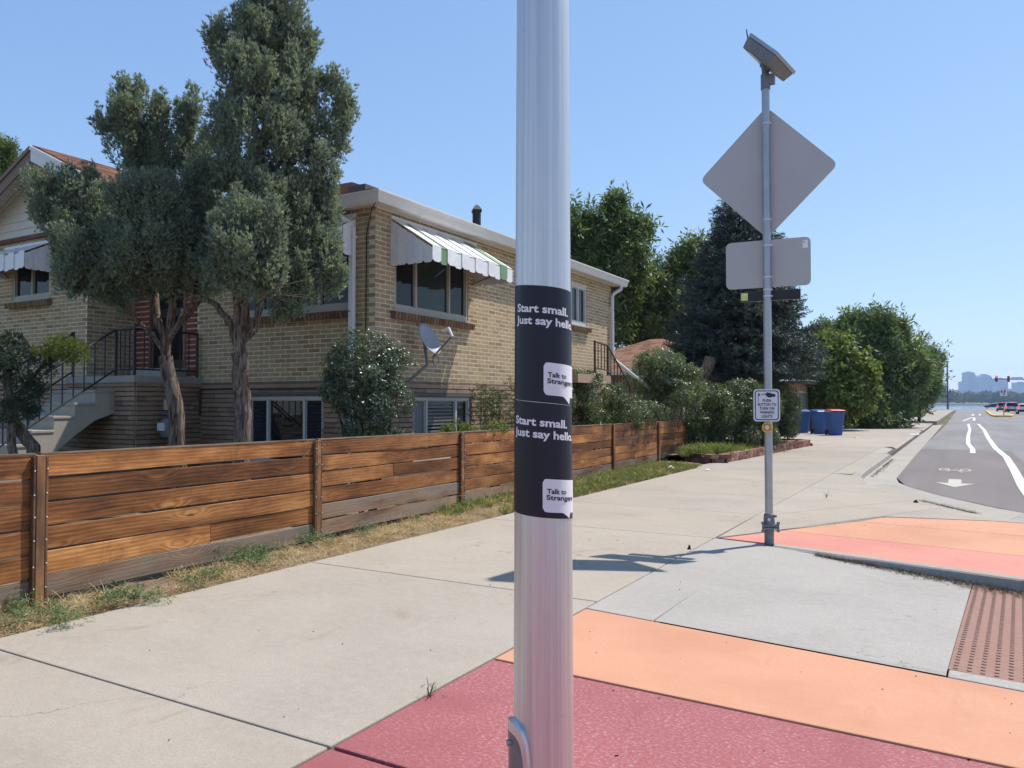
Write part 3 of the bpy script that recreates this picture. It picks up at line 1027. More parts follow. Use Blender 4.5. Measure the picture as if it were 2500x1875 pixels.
# driveway
drv = tag(MB().add(rect(-9.5, -1.75, 24, 62.5)[0:0] + [(-9.5, 27.5, -0.06), (-1.75, 24.6, -0.06), (-1.75, 62.5, -0.06), (-9.5, 62.5, -0.06)], [(0, 1, 2, 3)]).build('driveway', M['dirt']), kind='structure')
ys_ = [24.6, 27.9, 31.2, 34.6, 38.2, 42.0, 46, 50, 54.5, 58.5, 62.4]
for i, (a, b) in enumerate(zip(ys_[:-1], ys_[1:])):
    if i == 0:
        slab([(-2.25, a), (-1.76, a), (-1.76, b), (-2.25, b)], M['drive'], drv, z=[0, -0.09, -0.09, 0])
    else:
        slab(rect(-4.0, -1.95, a, b), M['drive'], drv)
        zz = -0.09 if a < 44 else -0.012
        slab(rect(-1.95, -1.76, a, b), M['drive'], drv, z=[0, zz, zz, 0])
for a, b in ((28.0, 31.2), (31.2, 34.6), (34.6, 38.2), (38.2, 42.0)):
    slab(rect(-9.2, -6.6, a, b), M['drive'], drv)
    slab(rect(-6.6, -4.0, a, b), M['drive'], drv)
slab(rect(-7.0, -4.0, 42, 50), M['drive'], drv)
slab(rect(-7.0, -4.0, 50, 62.4), M['drive'], drv)
# far pavement beyond the alley
fp = tag(MB().prism([(-4.2, 70), (-1.7, 70), (-1.5, 150), (-1.2, 183), (-8, 183), (-4.2, 150)], -0.3, 0.0).build('far_pavement', M['drive']), kind='structure')

# yard and verge soil
def soil_patch(name, x0, x1, y0, y1, nx, ny, zf, mat):
    xs = np.linspace(x0, x1, nx)
    ys = np.linspace(y0, y1, ny)
    V = np.array([(x, y, zf(x, y)) for y in ys for x in xs])
    F = np.array([(j * nx + i, j * nx + i + 1, (j + 1) * nx + i + 1, (j + 1) * nx + i) for j in range(ny - 1) for i in range(nx - 1)])
    return tag(add_obj(name, fast_mesh(name, V, F, mat, True)), kind='structure')


def fence_x(y):
    return -5.56 - 0.048 * (y - 3.0)


def verge_z(x, y):
    s = min(1.0, max(0.0, (-5.0 - x) / 0.5))
    return -0.018 + (0.045 if y > 9 else 0.012 if y < 7.5 else 0.012 + 0.033 * (y - 7.5) / 1.5) * s + 0.018 * math.sin(x * 23 + y * 7.1) * math.sin(y * 5.3 + 1.7 * x) * s + 0.01 * math.sin(y * 17) * s


soil_patch('verge', -7.0, -4.985, -7, 17.8, 26, 190, verge_z, M['soil'])
soil_patch('yard', -60, -6.9, -40, 60, 30, 40, lambda x, y: 0.03 if y < 27 or x < -10 else -0.3, M['yard'])
soil_patch('planting_bed', -9.4, -4.85, 18.4, 27.6, 16, 30, lambda x, y: 0.16 + 0.03 * math.sin(x * 4 + y * 3) if x < -5.0 + 0.06 * (y - 18.4) - 0.1 else 0.02, M['soil'])

# ================================================================== foliage tools
def rot_from(D, spin):
    D = D / (np.linalg.norm(D, axis=1, keepdims=True) + 1e-9)
    a = np.where(np.abs(D[:, 2:3]) < 0.95, np.array([[0, 0, 1.0]]), np.array([[1.0, 0, 0]]))
    U = np.cross(a, D)
    U /= np.linalg.norm(U, axis=1, keepdims=True) + 1e-9
    W = np.cross(D, U)
    c, s = np.cos(spin)[:, None], np.sin(spin)[:, None]
    return np.stack([U * c + W * s, W * c - U * s, D], axis=2)


def scatter(tv, tf, P, D, S):
    """copies of a template (tv pointing along +z) at P along D with scale S -> V,F"""
    n = len(P)
    Rm = rot_from(D, rng.uniform(0, 6.283, n))
    V = np.einsum('nij,kj->nki', Rm, tv) * S[:, None, None] + P[:, None, :]
    F = tf[None, :, :] + (np.arange(n) * len(tv))[:, None, None]
    return V.reshape(-1, 3), F.reshape(-1, tf.shape[1])


def join(parts):
    V, F, o = [], [], 0
    for v, f in parts:
        V.append(v)
        F.append(f + o)
        o += len(v)
    return np.concatenate(V), np.concatenate(F)


def plume(n=9, spread=0.5, w=0.13, seed=1):
    """spray of slender triangles, like a juniper shoot"""
    r = np.random.default_rng(seed)
    V, F = [], []
    for i in range(n):
        z0 = r.uniform(0.0, 0.45)
        a = r.uniform(0, 6.283)
        sp = r.uniform(0.15, spread)
        L = r.uniform(0.35, 0.62)
        b = np.array([0.05 * math.cos(a), 0.05 * math.sin(a), z0])
        d = np.array([math.cos(a) * sp, math.sin(a) * sp, 1.0])
        d = d / np.linalg.norm(d)
        t = np.cross(d, r.normal(size=3))
        t = t / np.linalg.norm(t) * w * r.uniform(0.6, 1.2)
        k = len(V)
        V += [b - t * 0.5, b + t * 0.5, b + d * L]
        F.append((k, k + 1, k + 2))
    return np.array(V), np.array(F)


def twig(n=6, w=0.42, seed=1, L=0.62, droop=0.0):
    """short stem carrying oval leaves (rhombs)"""
    r = np.random.default_rng(seed)
    V, F = [], []
    for i in range(n):
        z0 = r.uniform(0.0, 0.9)
        a = i * 2.4 + r.uniform(-0.4, 0.4)
        d = np.array([math.cos(a), math.sin(a), r.uniform(-0.3, 0.8) - droop])
        d /= np.linalg.norm(d)
        t = np.cross(d, np.array([0, 0, 1.0]) + r.normal(size=3) * 0.6)
        t = t / np.linalg.norm(t) * L * w * 0.5
        b = np.array([0, 0, z0]) + d * 0.06
        l = L * r.uniform(0.7, 1.15)
        k = len(V)
        V += [b, b + d * l * 0.5 + t, b + d * l, b + d * l * 0.5 - t]
        F.append((k, k + 1, k + 2, k + 3))
    return np.array(V), np.array(F)


def needles(n=12, seed=1):
    r = np.random.default_rng(seed)
    V, F = [], []
    for i in range(n):
        z0 = i / n
        a = i * 2.4
        d = np.array([math.cos(a), math.sin(a), r.uniform(0.5, 1.1)])
        d /= np.linalg.norm(d)
        t = np.cross(d, r.normal(size=3))
        t = t / np.linalg.norm(t) * 0.055
        b = np.array([0, 0, z0])
        k = len(V)
        V += [b - t, b + t, b + d * r.uniform(0.2, 0.34)]
        F.append((k, k + 1, k + 2))
    return np.array(V), np.array(F)


def fibo(n):
    i = np.arange(n) + 0.5
    ph = np.arccos(1 - 2 * i / n)
    th = np.pi * (1 + 5 ** 0.5) * i
    return np.stack([np.cos(th) * np.sin(ph), np.sin(th) * np.sin(ph), np.cos(ph)], 1)


def clump_points(c, r, n, sub=14, subr=0.42, fill=0.25, bottom=-1.0):
    """points and outward directions on a lumpy ellipsoid: sub-clumps sit on it and carry the points"""
    c, r = np.array(c, float), np.array(r, float)
    u = rng.normal(size=(sub, 3))
    u /= np.linalg.norm(u, axis=1, keepdims=True)
    u[:, 2] = np.where(u[:, 2] < bottom, -u[:, 2] * 0.3, u[:, 2])
    sc = u * rng.uniform(0.45, 0.78, (sub, 1))
    sr = subr * rng.uniform(0.65, 1.25, sub)
    k = rng.integers(0, sub, n)
    d = rng.normal(size=(n, 3))
    d += u[k] * 0.9
    d /= np.linalg.norm(d, axis=1, keepdims=True)
    q = rng.uniform(0, 1, n)
    rad = np.where(q < fill, rng.uniform(0.3, 0.9, n), rng.uniform(0.86, 1.06, n))
    P = sc[k] + d * (sr[k] * rad)[:, None]
    out = P / (np.linalg.norm(P, axis=1, keepdims=True) + 1e-6)
    return c + P * r, (d * 0.6 + out * 0.6)


def foliage(name, clumps, tmpl, n_per_m2, size, mat, parent, upw=0.4, jit=0.5, sub=14, subr=0.42, fill=0.25, bottom=-1.0, minn=40, tip=0.0):
    """clumps: (center, radii). one crown mesh"""
    parts = []
    for c, r in clumps:
        r = np.array(r, float)
        area = 4 * math.pi * ((r[0] * r[1]) ** 1.6 + (r[0] * r[2]) ** 1.6 + (r[1] * r[2]) ** 1.6) ** (1 / 1.6) / 3 ** (1 / 1.6)
        n = max(minn, int(area * n_per_m2))
        P, D = clump_points(c, r, n, sub, subr, fill, bottom)
        D = D + np.array([0, 0, upw]) + rng.normal(size=D.shape) * jit
        S = size * rng.uniform(0.65, 1.35, n)
        if tip:
            q = rng.uniform(0, 1, n) < 0.16
            o_ = (P - np.array(c)) / r
            o_ /= np.linalg.norm(o_, axis=1, keepdims=True) + 1e-6
            P = P + o_ * (q * rng.uniform(0.0, tip, n))[:, None] * np.array([0.7, 0.7, 1.3])
            S = S * np.where(q, rng.uniform(1.1, 1.7, n), 1.0)
        t = tmpl[rng.integers(0, len(tmpl))]
        ks = rng.integers(0, len(tmpl), n)
        for k in range(len(tmpl)):
            s_ = ks == k
            if s_.any():
                parts.append(scatter(tmpl[k][0], tmpl[k][1], P[s_], D[s_], S[s_]))
    V, F = join(parts)
    off = np.array(wloc(parent)) if parent is not None else np.zeros(3)
    o = add_obj(name, fast_mesh(name, V - off, F, mat), parent)
    return o


def sprays(name, clumps, tmpl, per_m2, size, mat, parent, lean=0.35, length=(0.15, 0.32), npl=14, core=0.45):
    """pointed upright sprays, each a tapering bundle of shoots, over lumpy clumps"""
    PP_, DD_, SS_ = [], [], []
    for c, r in clumps:
        r = np.array(r, float)
        area = 4 * math.pi * ((r[0] * r[1]) ** 1.6 + (r[0] * r[2]) ** 1.6 + (r[1] * r[2]) ** 1.6) ** (1 / 1.6) / 3 ** (1 / 1.6)
        n = max(10, int(area * per_m2))
        P, D = clump_points(c, r, n, 13, 0.42, core)
        D /= np.linalg.norm(D, axis=1, keepdims=True) + 1e-6
        A = D * lean + np.array([0, 0, 1.0]) + rng.normal(size=D.shape) * 0.22
        A /= np.linalg.norm(A, axis=1, keepdims=True)
        L = rng.uniform(*length, n) * np.clip(0.55 + r.min() / 0.35, 0.6, 1.1)
        t = rng.uniform(0, 1, (n, npl)) ** 0.85
        rad = rng.normal(size=(n, npl, 3))
        rad -= (rad * A[:, None, :]).sum(2, keepdims=True) * A[:, None, :]
        rad /= np.linalg.norm(rad, axis=2, keepdims=True) + 1e-6
        w = (1 - t) * 0.05 + 0.010
        Q = P[:, None, :] + A[:, None, :] * ((t - 0.45) * L[:, None])[:, :, None] + rad * w[:, :, None] * rng.uniform(0.3, 1.1, (n, npl, 1))
        G_ = A[:, None, :] + rad * 0.55 + rng.normal(size=(n, npl, 3)) * 0.18
        PP_.append(Q.reshape(-1, 3))
        DD_.append(G_.reshape(-1, 3))
        SS_.append((size * rng.uniform(0.7, 1.3, (n, npl))).ravel())
    P, D, S = np.concatenate(PP_), np.concatenate(DD_), np.concatenate(SS_)
    ks = rng.integers(0, len(tmpl), len(P))
    V, F = join([scatter(tmpl[k][0], tmpl[k][1], P[ks == k], D[ks == k], S[ks == k]) for k in range(len(tmpl))])
    return add_obj(name, fast_mesh(name, V - np.array(wloc(parent)), F, mat), parent)


SHOOTS = [plume(6, 0.8, 0.20, s + 30) for s in range(4)]
PLUMES = [plume(8, 0.75, 0.13, s) for s in range(4)]
TWIGS = [twig(6, 0.46, s) for s in range(4)]
NARROW = [twig(7, 0.26, s + 10, 0.7) for s in range(4)]
NEEDLE = [needles(12, s) for s in range(3)]


def px_clump(x, y, d, rx, ry, rd=None):
    """ellipsoid where the photograph shows a clump, at its true distance and size (photo pixels to metres)"""
    s = d / FPX
    c = at(x, y, d)
    rr = rx * s
    return (c, (rr, rr if rd is None else rd, ry * s))


def limb(m, pts, r0, r1, n=7, wob=0.0):
    pts = [Vector(p) for p in pts]
    out = []
    for i in range(len(pts) - 1):
        for k in range(3):
            t = k / 3
            p = pts[i].lerp(pts[i + 1], t)
            if wob and (i or k):
                p = p + Vector(rng.normal(size=3) * wob)
            out.append(p)
    out.append(pts[-1])
    rs = [r0 + (r1 - r0) * (i / (len(out) - 1)) for i in range(len(out))]
    m.tube(out, rs, n)

# ================================================================== brick house
XW, YF = -7.243, 8.63            # side wall plane (faces +x) and front wall plane (faces -y)
XR, YWG = -12.73, 7.745          # return wall and front wall of the gabled wing
ZB, ZT = 1.745, 4.235            # brickwork from the rock-face base to the soffit
house = thing('brick_house', (XW, YF, 0), 'tan brick house with gabled wing, striped awnings and low terracotta roof', 'house')
HL = Vector(house.location)
CP, CH, BL_, JT = 0.0692, 0.0555, 0.222, 0.0155   # course pitch, brick height, length, joint


def wall_panel(name, o, u, nrm, U, z0, z1, openings, mat, depth=0.1):
    """flat backing wall with openings and their reveals"""
    us = sorted(set([0, U] + [max(0, min(U, q)) for op in openings for q in op[:2]]))
    zs = sorted(set([z0, z1] + [max(z0, min(z1, q)) for op in openings for q in op[2:]]))
    m = MB()
    o, u, nrm = Vector(o), Vector(u), Vector(nrm)
    P = lambda a, z, d=0: (o + u * a + nrm * d)[:2] + (z,)
    P = lambda a, z, d=0: tuple((o + u * a + nrm * d)[i] if i < 2 else z for i in range(3))
    for i in range(len(us) - 1):
        for j in range(len(zs) - 1):
            a, b, c, d = us[i], us[i + 1], zs[j], zs[j + 1]
            cu, cz = (a + b) / 2, (c + d) / 2
            if any(op[0] < cu < op[1] and op[2] < cz < op[3] for op in openings):
                continue
            m.quad(P(a, c), P(b, c), P(b, d), P(a, d))
    for (a, b, c, d) in openings:
        m.quad(P(a, c), P(a, c, -depth), P(a, d, -depth), P(a, d))
        m.quad(P(b, c), P(b, d), P(b, d, -depth), P(b, c, -depth))
        m.quad(P(a, d), P(a, d, -depth), P(b, d, -depth), P(b, d))
        m.quad(P(a, c), P(b, c), P(b, c, -depth), P(a, c, -depth))
    return m.build(name, mat, house)


def brick_list(U, z0, z1, openings, start=0.0):
    out = []
    k = 0
    z = z0 + CP / 2
    while z + CH / 2 < z1 + 0.03:
        a = -(BL_ + JT) * (0.5 if k % 2 else 0.0) + start
        while a < U:
            b = a + BL_
            segs = [(max(a, 0.0), min(b, U))]
            for (o0, o1, p0, p1) in openings:
                if p0 - CH * 0.3 < z < p1 + CH * 0.3:
                    ns = []
                    for s, e in segs:
                        if e <= o0 or s >= o1:
                            ns.append((s, e))
                        else:
                            if s < o0:
                                ns.append((s, o0))
                            if e > o1:
                                ns.append((o1, e))
                    segs = ns
            for s, e in segs:
                if e - s > 0.03:
                    out.append((s, e, z))
            a += BL_ + JT
        z += CP
        k += 1
    return out


SINGLE = []     # candidates for single bricks: (distance, wall data)


def lay(name, o, u, nrm, bricks, mat, proud=0.0012, single=False, rough=0.0):
    o, u, nrm = Vector(o), Vector(u), Vector(nrm)
    m = MB()
    rest = []
    for (s, e, z) in bricks:
        if single and abs((e - s) - BL_) < 1e-4:
            c = o + u * ((s + e) / 2)
            SINGLE.append(((c - Vector(EYE)).length, (c.x, c.y, z), u, nrm, (s, e, z), name))
        else:
            rest.append((s, e, z))
    return rest


def lay_joined(name, o, u, nrm, bricks, mat, proud=0.0012, ch=CH, rough=0.0, parent=None):
    o, u, nrm = np.array(o, float), np.array(u, float), np.array(nrm, float)
    B = np.array(bricks)
    if len(B) == 0:
        return None
    n = len(B)
    pr = proud + rng.uniform(-0.0004, 0.0006, n) + (rng.uniform(-rough, rough, n) if rough else 0)
    hh = ch / 2
    V = np.zeros((n, 8, 3))
    q = 0
    for d in (0, 1):
        for (ii, zz) in ((0, -1), (1, -1), (1, 1), (0, 1)):
            dep = np.where(d == 0, -0.005, pr)
            jr = rng.uniform(-rough, rough, n) * 0.9 if (rough and d) else 0
            V[:, q, :2] = o[:2] + np.outer(B[:, ii], u[:2]) + np.outer(dep + jr, nrm[:2])
            V[:, q, 2] = B[:, 2] + zz * (hh - (0.006 if (rough and d) else 0))
            q += 1
    Fq = np.array([(4, 5, 6, 7), (0, 1, 5, 4), (1, 2, 6, 5), (2, 3, 7, 6), (3, 0, 4, 7)])
    F = (Fq[None] + (np.arange(n) * 8)[:, None, None]).reshape(-1, 4)
    par = house if parent is None else parent
    me = fast_mesh(name, V.reshape(-1, 3) - np.array(wloc(par)), F, mat)
    return tag(add_obj(name, me, par), kind='stuff')


# openings as (u0,u1,z0,z1)
side_op = [(9.07 - YF, 11.05 - YF, 2.72, 3.98), (15.10 - YF, 15.88 - YF, 3.10, 3.98)]
front_op = [(XW + 7.70 + 0.0, 2.95, 2.72, 4.05), (3.82 + 0.32, 5.06, 1.99, 4.05)]
front_op = [(0.45, 2.95, 2.72, 4.05), (4.13, 5.05, 1.99, 4.05)]
SIDE_L = 17.29 - YF
side_base_op = [(9.52 - YF, 11.12 - YF, 0.45, 1.50)]
front_base_op = [(0.975, 2.59, 0.45, 1.51)]
wing_op = [(1.12, 2.32, 3.24, 4.1)]

w_side = wall_panel('wall', (XW, YF, 0), (0, 1, 0), (1, 0, 0), SIDE_L, ZB, ZT + 0.1, side_op, M['mortar'])
w_front = wall_panel('wall', (XW, YF, 0), (-1, 0, 0), (0, -1, 0), XW - XR, ZB, ZT + 0.1, front_op, M['mortar'])
w_ret = wall_panel('wall', (XR, YWG, 0), (0, 1, 0), (1, 0, 0), YF - YWG, ZB, ZT + 0.2, [], M['mortar'])
w_wing = wall_panel('wall', (XR, YWG, 0), (-1, 0, 0), (0, -1, 0), 4.6, ZB, 4.42, wing_op, M['mortar'])
wall_panel('wall', (XW, YF, 0), (0, 1, 0), (1, 0, 0), SIDE_L, -0.1, ZB, side_base_op, M['mortar_dark'])
wall_panel('wall', (XW, YF, 0), (-1, 0, 0), (0, -1, 0), XW - XR, -0.1, ZB, front_base_op, M['mortar_dark'])
wall_panel('wall', (XR, YWG, 0), (0, 1, 0), (1, 0, 0), YF - YWG, -0.1, ZB, [], M['mortar_dark'])
wall_panel('wall', (XR, YWG, 0), (-1, 0, 0), (0, -1, 0), 4.6, -0.1, ZB, [], M['mortar_dark'])
# back and far walls close the volume
MB().quad((XW, 17.29, -0.1), (-17.3, 17.29, -0.1), (-17.3, 17.29, 4.33), (XW, 17.29, 4.33)).quad((-17.3, YWG, -0.1), (-17.3, 17.29, -0.1), (-17.3, 17.29, 4.33), (-17.3, YWG, 4.33)).build('wall', M['mortar'], house)

PIL = [(3.82, 4.13), (5.05, 5.487)]   # ribbed red piers either side of the door
br_side = brick_list(SIDE_L, ZB, ZT, side_op)
br_front = brick_list(XW - XR, ZB, ZT, front_op + [(3.82, 5.487, ZB + 0.12, ZT + 0.2)], 0.11)
br_ret = brick_list(YF - YWG, ZB, ZT + 0.1, [])
br_wing = brick_list(4.6, ZB, 4.40, wing_op, 0.05)
rs_ = lay('s', (XW, YF, 0), (0, 1, 0), (1, 0, 0), br_side, M['brick'], single=True)
rf_ = lay('f', (XW, YF, 0), (-1, 0, 0), (0, -1, 0), br_front, M['brick'], single=True)
# bricks that plants and the post do not hide come first
def shown(t):
    (x, y, z) = t[1]
    hid = 0
    if t[5] == 'f':
        hid = 3.0 if (z > 2.6 and x > -9.6) else (0.6 if x > -8.4 else 1.0)
    elif y > 12.2:
        hid = 3.0
    if z < 2.0:
        hid += 0.4
    return t[0] + hid


SINGLE.sort(key=shown)
bm = MB().add([(-BL_ / 2, -0.0012, -CH / 2), (BL_ / 2, -0.0012, -CH / 2), (BL_ / 2, 0.005, -CH / 2), (-BL_ / 2, 0.005, -CH / 2), (-BL_ / 2, -0.0012, CH / 2), (BL_ / 2, -0.0012, CH / 2), (BL_ / 2, 0.005, CH / 2), (-BL_ / 2, 0.005, CH / 2)],
              [(0, 1, 5, 4), (1, 2, 6, 5), (3, 0, 4, 7), (4, 5, 6, 7), (0, 3, 2, 1)]).mesh('brick', M['brick'])
for t in SINGLE[:300]:
    add_obj('brick', bm, house, Vector(t[1]) - HL, (0, 0, R(90) if t[5] == 's' else 0))
for t in SINGLE[300:]:
    (rs_ if t[5] == 's' else rf_).append(t[4])
lay_joined('brickwork', (XW, YF, 0), (0, 1, 0), (1, 0, 0), rs_, M['brick'])
lay_joined('brickwork', (XW, YF, 0), (-1, 0, 0), (0, -1, 0), rf_, M['brick'])
lay_joined('brickwork', (XR, YWG, 0), (0, 1, 0), (1, 0, 0), br_ret, M['brick'])
lay_joined('brickwork', (XR, YWG, 0), (-1, 0, 0), (0, -1, 0), br_wing, M['brick'])
for (a, b) in PIL:
    pil = []
    z = ZB + 0.15
    while z < ZT:
        pil.append((a + 0.01, b - 0.01, z))
        z += 0.09
    lay_joined('ribbed_pier', (XW, YF, 0), (-1, 0, 0), (0, -1, 0), pil, M['redbrick'], proud=0.028, ch=0.06)


def rough_list(U, z0, z1, openings):
    out = []
    z = z0 + 0.037
    while z < z1:
        a = -rng.uniform(0, 0.5)
        while a < U:
            b = a + rng.uniform(0.28, 0.62)
            segs = [(max(a, 0), min(b, U) - 0.004)]
            for (o0, o1, p0, p1) in openings:
                if p0 - 0.03 < z < p1 + 0.03:
                    ns = []
                    for s, e in segs:
                        if e <= o0 or s >= o1:
                            ns.append((s, e))
                        else:
                            if s < o0:
                                ns.append((s, o0))
                            if e > o1:
                                ns.append((o1, e))
                    segs = ns
            # cut each block into short facets so that its face is uneven
            for s, e in segs:
                k = max(1, int((e - s) / 0.2))
                for j in range(k):
                    s2, e2 = s + (e - s) * j / k, s + (e - s) * (j + 1) / k
                    if e2 - s2 > 0.01:
                        out.append((s2, e2, z))
            a = b
        z += 0.074
    return out


lay_joined('rock_face_base', (XW, YF, 0), (0, 1, 0), (1, 0, 0), rough_list(SIDE_L, 0.3, ZB - 0.01, side_base_op), M['rough'], 0.03, 0.068, 0.006)
lay_joined('rock_face_base', (XW, YF, 0), (-1, 0, 0), (0, -1, 0), rough_list(XW - XR, 0.3, ZB - 0.01, front_base_op), M['rough'], 0.03, 0.068, 0.006)
lay_joined('rock_face_base', (XR, YWG, 0), (-1, 0, 0), (0, -1, 0), rough_list(4.6, 0.6, ZB - 0.01, []), M['rough'], 0.03, 0.068, 0.006)


# ---- windows: local x along the wall, -y outward, z up
def window(u0, z0, W, H, wall, splits, fm, panes=None, fw=0.05, sill=True, depth=0.07, slats=None, sillm='sillbrick', low=0.07):
    if wall == 'side':
        loc, rot = Vector((XW, YF + u0, z0)), R(90)
    elif wall == 'front':
        loc, rot = Vector((XW - u0 - W, YF, z0)), 0.0
    else:
        loc, rot = Vector((XR - u0 - W, YWG, z0)), 0.0
    m = MB()
    y0, y1 = depth - 0.06, depth + 0.01
    m.bb((0, y0, 0), (fw, y1, H)).bb((W - fw, y0, 0), (W, y1, H)).bb((fw, y0, H - fw), (W - fw, y1, H)).bb((fw, y0, 0), (W - fw, y1, low))
    m.bb((-0.0, y0 - 0.02, -0.035), (W, y0 + 0.02, 0.0))
    o = m.build('window', fm, house, local=True, loc=loc - HL, rot=(0, 0, rot))
    xs = [fw] + list(splits) + [W - fw]
    for i in range(1, len(xs) - 1):
        x = xs[i]
        MB().bb((x - 0.022, y0 + 0.006, low), (x + 0.022, y1 - 0.004, H - fw)).build('mullion', fm, o, local=True)
    for i in range(len(xs) - 1):
        pm = (panes[i] if panes else M['glass'])
        MB().quad((xs[i] - 0.01, depth - 0.012, low - 0.01), (xs[i + 1] + 0.01, depth - 0.012, low - 0.01), (xs[i + 1] + 0.01, depth - 0.012, H - fw + 0.01), (xs[i] - 0.01, depth - 0.012, H - fw + 0.01)).build('pane', pm, o, local=True)
        if i > 0 or True:
            # sash edge round each pane
            a, b = xs[i] + (0.022 if i else 0), xs[i + 1] - (0.022 if i < len(xs) - 2 else 0)
            s = MB()
            e = 0.016
            s.bb((a, y0 + 0.025, low), (a + e, depth - 0.014, H - fw)).bb((b - e, y0 + 0.025, low), (b, depth - 0.014, H - fw)).bb((a + e, y0 + 0.025, H - fw - e), (b - e, depth - 0.014, H - fw)).bb((a + e, y0 + 0.025, low), (b - e, depth - 0.014, low + e))
            s.build('sash', fm, o, local=True)
        if slats and slats[i]:
            a, b = xs[i] + 0.05, xs[i + 1] - 0.05
            z = low + 0.04
            Mx = Matrix.Rotation(R(35), 3, 'X')
            while z < H - fw - 0.03:
                MB().box(((a + b) / 2, depth - 0.03, z), (b - a, 0.03, 0.006), Mx).build('slat', slats[i], o, local=True)
                z += 0.052
    if sill:
        n = max(3, int(W / 0.075))
        for k in range(n + 1):
            x = -0.06 + (W + 0.1) * k / n
            Mx = Matrix.Rotation(R(14), 3, 'X')
            MB().box((x, -0.02, -0.09), (0.064, 0.15, 0.10), Mx).build('sill_brick', M[sillm], o, local=True)
        MB().bb((-0.09, -0.012, -0.15), (W + 0.07, 0.02, -0.035)).build('sill', M['mortar_dark'], o, local=True)
    return o


window(9.07 - YF, 2.80, 1.98, 1.18, 'side', [0.55, 1.45], M['winframe'], [M['glass'], M['glass_green'], M['glass']])
window(15.10 - YF, 3.13, 0.78, 0.85, 'side', [0.38], M['winwhite'], [M['glass_green'], M['glass']])
window(0.45, 2.80, 2.50, 1.25, 'front', [0.62, 1.85], M['winframe'], [M['glass'], M['glass_green'], M['glass']])
window(1.12, 3.28, 1.2, 0.82, 'wing', [0.6], M['winframe'])
window(9.52 - YF, 0.45, 1.60, 1.05, 'side', [0.38, 1.2], M['winwhite'], [M['blind'], M['glass_green'], M['glass']], sill=False)
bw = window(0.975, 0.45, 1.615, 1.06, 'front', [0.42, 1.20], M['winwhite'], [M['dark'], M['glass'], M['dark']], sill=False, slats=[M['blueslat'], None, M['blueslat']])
# lintel strips over the basement windows
pbox('lintel', (XW + 0.0, 9.46, 1.51), (XW + 0.05, 11.2, 1.56), M['gfascia'], house)
pbox('lintel', (-9.9, YF - 0.05, 1.52), (-8.15, YF, 1.57), M['gfascia'], house)
# blinds behind the side basement window
for k in range(16):
    pbox('blind_slat', (XW - 0.058, 9.93, 0.56 + k * 0.055), (XW - 0.050, 10.70, 0.585 + k * 0.055), M['blind'], house)

# ---- door
dr = MB().bb((-12.29, YF + 0.06, 2.0), (-11.38, YF + 0.1, 4.04)).build('door', M['door'], house)
for (a, b, c, d) in ((-12.2, -11.47, 3.05, 3.9), (-12.2, -11.47, 2.15, 2.9)):
    MB().bb((a, YF + 0.045, c), (b, YF + 0.062, d)).build('door_panel', M['glass'], dr)
MB().tube([(-11.46, YF + 0.0, 2.98), (-11.46, YF + 0.05, 2.98)], 0.03, 10).build('door_handle', M['galv'], dr)
MB().bb((-12.33, YF - 0.02, 2.0), (-12.285, YF + 0.06, 4.06)).bb((-11.385, YF - 0.02, 2.0), (-11.34, YF + 0.06, 4.06)).build('door_frame', M['brown'], dr)
pbox('doorstep', (-12.35, YF - 0.34, 1.83), (-11.3, YF + 0.02, 1.99), M['step'], house, 0.01)

# ---- soffit, fascia, gutters
def eave(name, p0, p1, out, side):
    """gutter along p0->p1 (2d), projecting along out (2d unit)"""
    prof = [(0.20, 4.33), (0.20, 4.20), (0.285, 4.20), (0.30, 4.235), (0.315, 4.30), (0.335, 4.345), (0.335, 4.365), (0.32, 4.365), (0.315, 4.345), (0.215, 4.33)]
    n = len(prof)
    m = MB()
    o2 = np.array(out)
    d = np.array(p1) - np.array(p0)
    d = d / np.linalg.norm(d)
    V = []
    for (p, sgn) in ((np.array(p0), -1), (np.array(p1), 1)):
        for (a, z) in prof:
            q = p + o2 * a + d * sgn * (a if (side[0] if sgn < 0 else side[1]) else 0.0)
            V.append((q[0], q[1], z))
    m.add(V, [(i, (i + 1) % n, n + (i + 1) % n, n + i) for i in range(n)] + [tuple(range(n))[::-1], tuple(range(n, 2 * n))])
    return m.build(name, M['cream'], house)


eave('gutter', (XW, YF), (XW, 17.29), (1, 0), (True, True))
eave('gutter', (XW, YF), (-10.9, YF), (0, -1), (True, False))
sf = MB()
for a, b in zip(np.arange(YF - 0.2, 17.45, 0.3), np.arange(YF - 0.2, 17.45, 0.3) + 0.294):
    sf.bb((XW - 0.02, a, 4.225), (XW + 0.2, min(b, 17.49), 4.24))
sf.build('soffit', M['cream'], house)
sf = MB()
for a in np.arange(-11.0, XW - 0.05, 0.3):
    sf.bb((a, YF - 0.2, 4.226), (min(a + 0.294, XW - 0.03), YF + 0.02, 4.241))
sf.build('soffit', M['cream'], house)
pbox('soffit_trim', (XW + 0.004, YF, 4.205), (XW + 0.03, 17.29, 4.228), M['cream'], house)
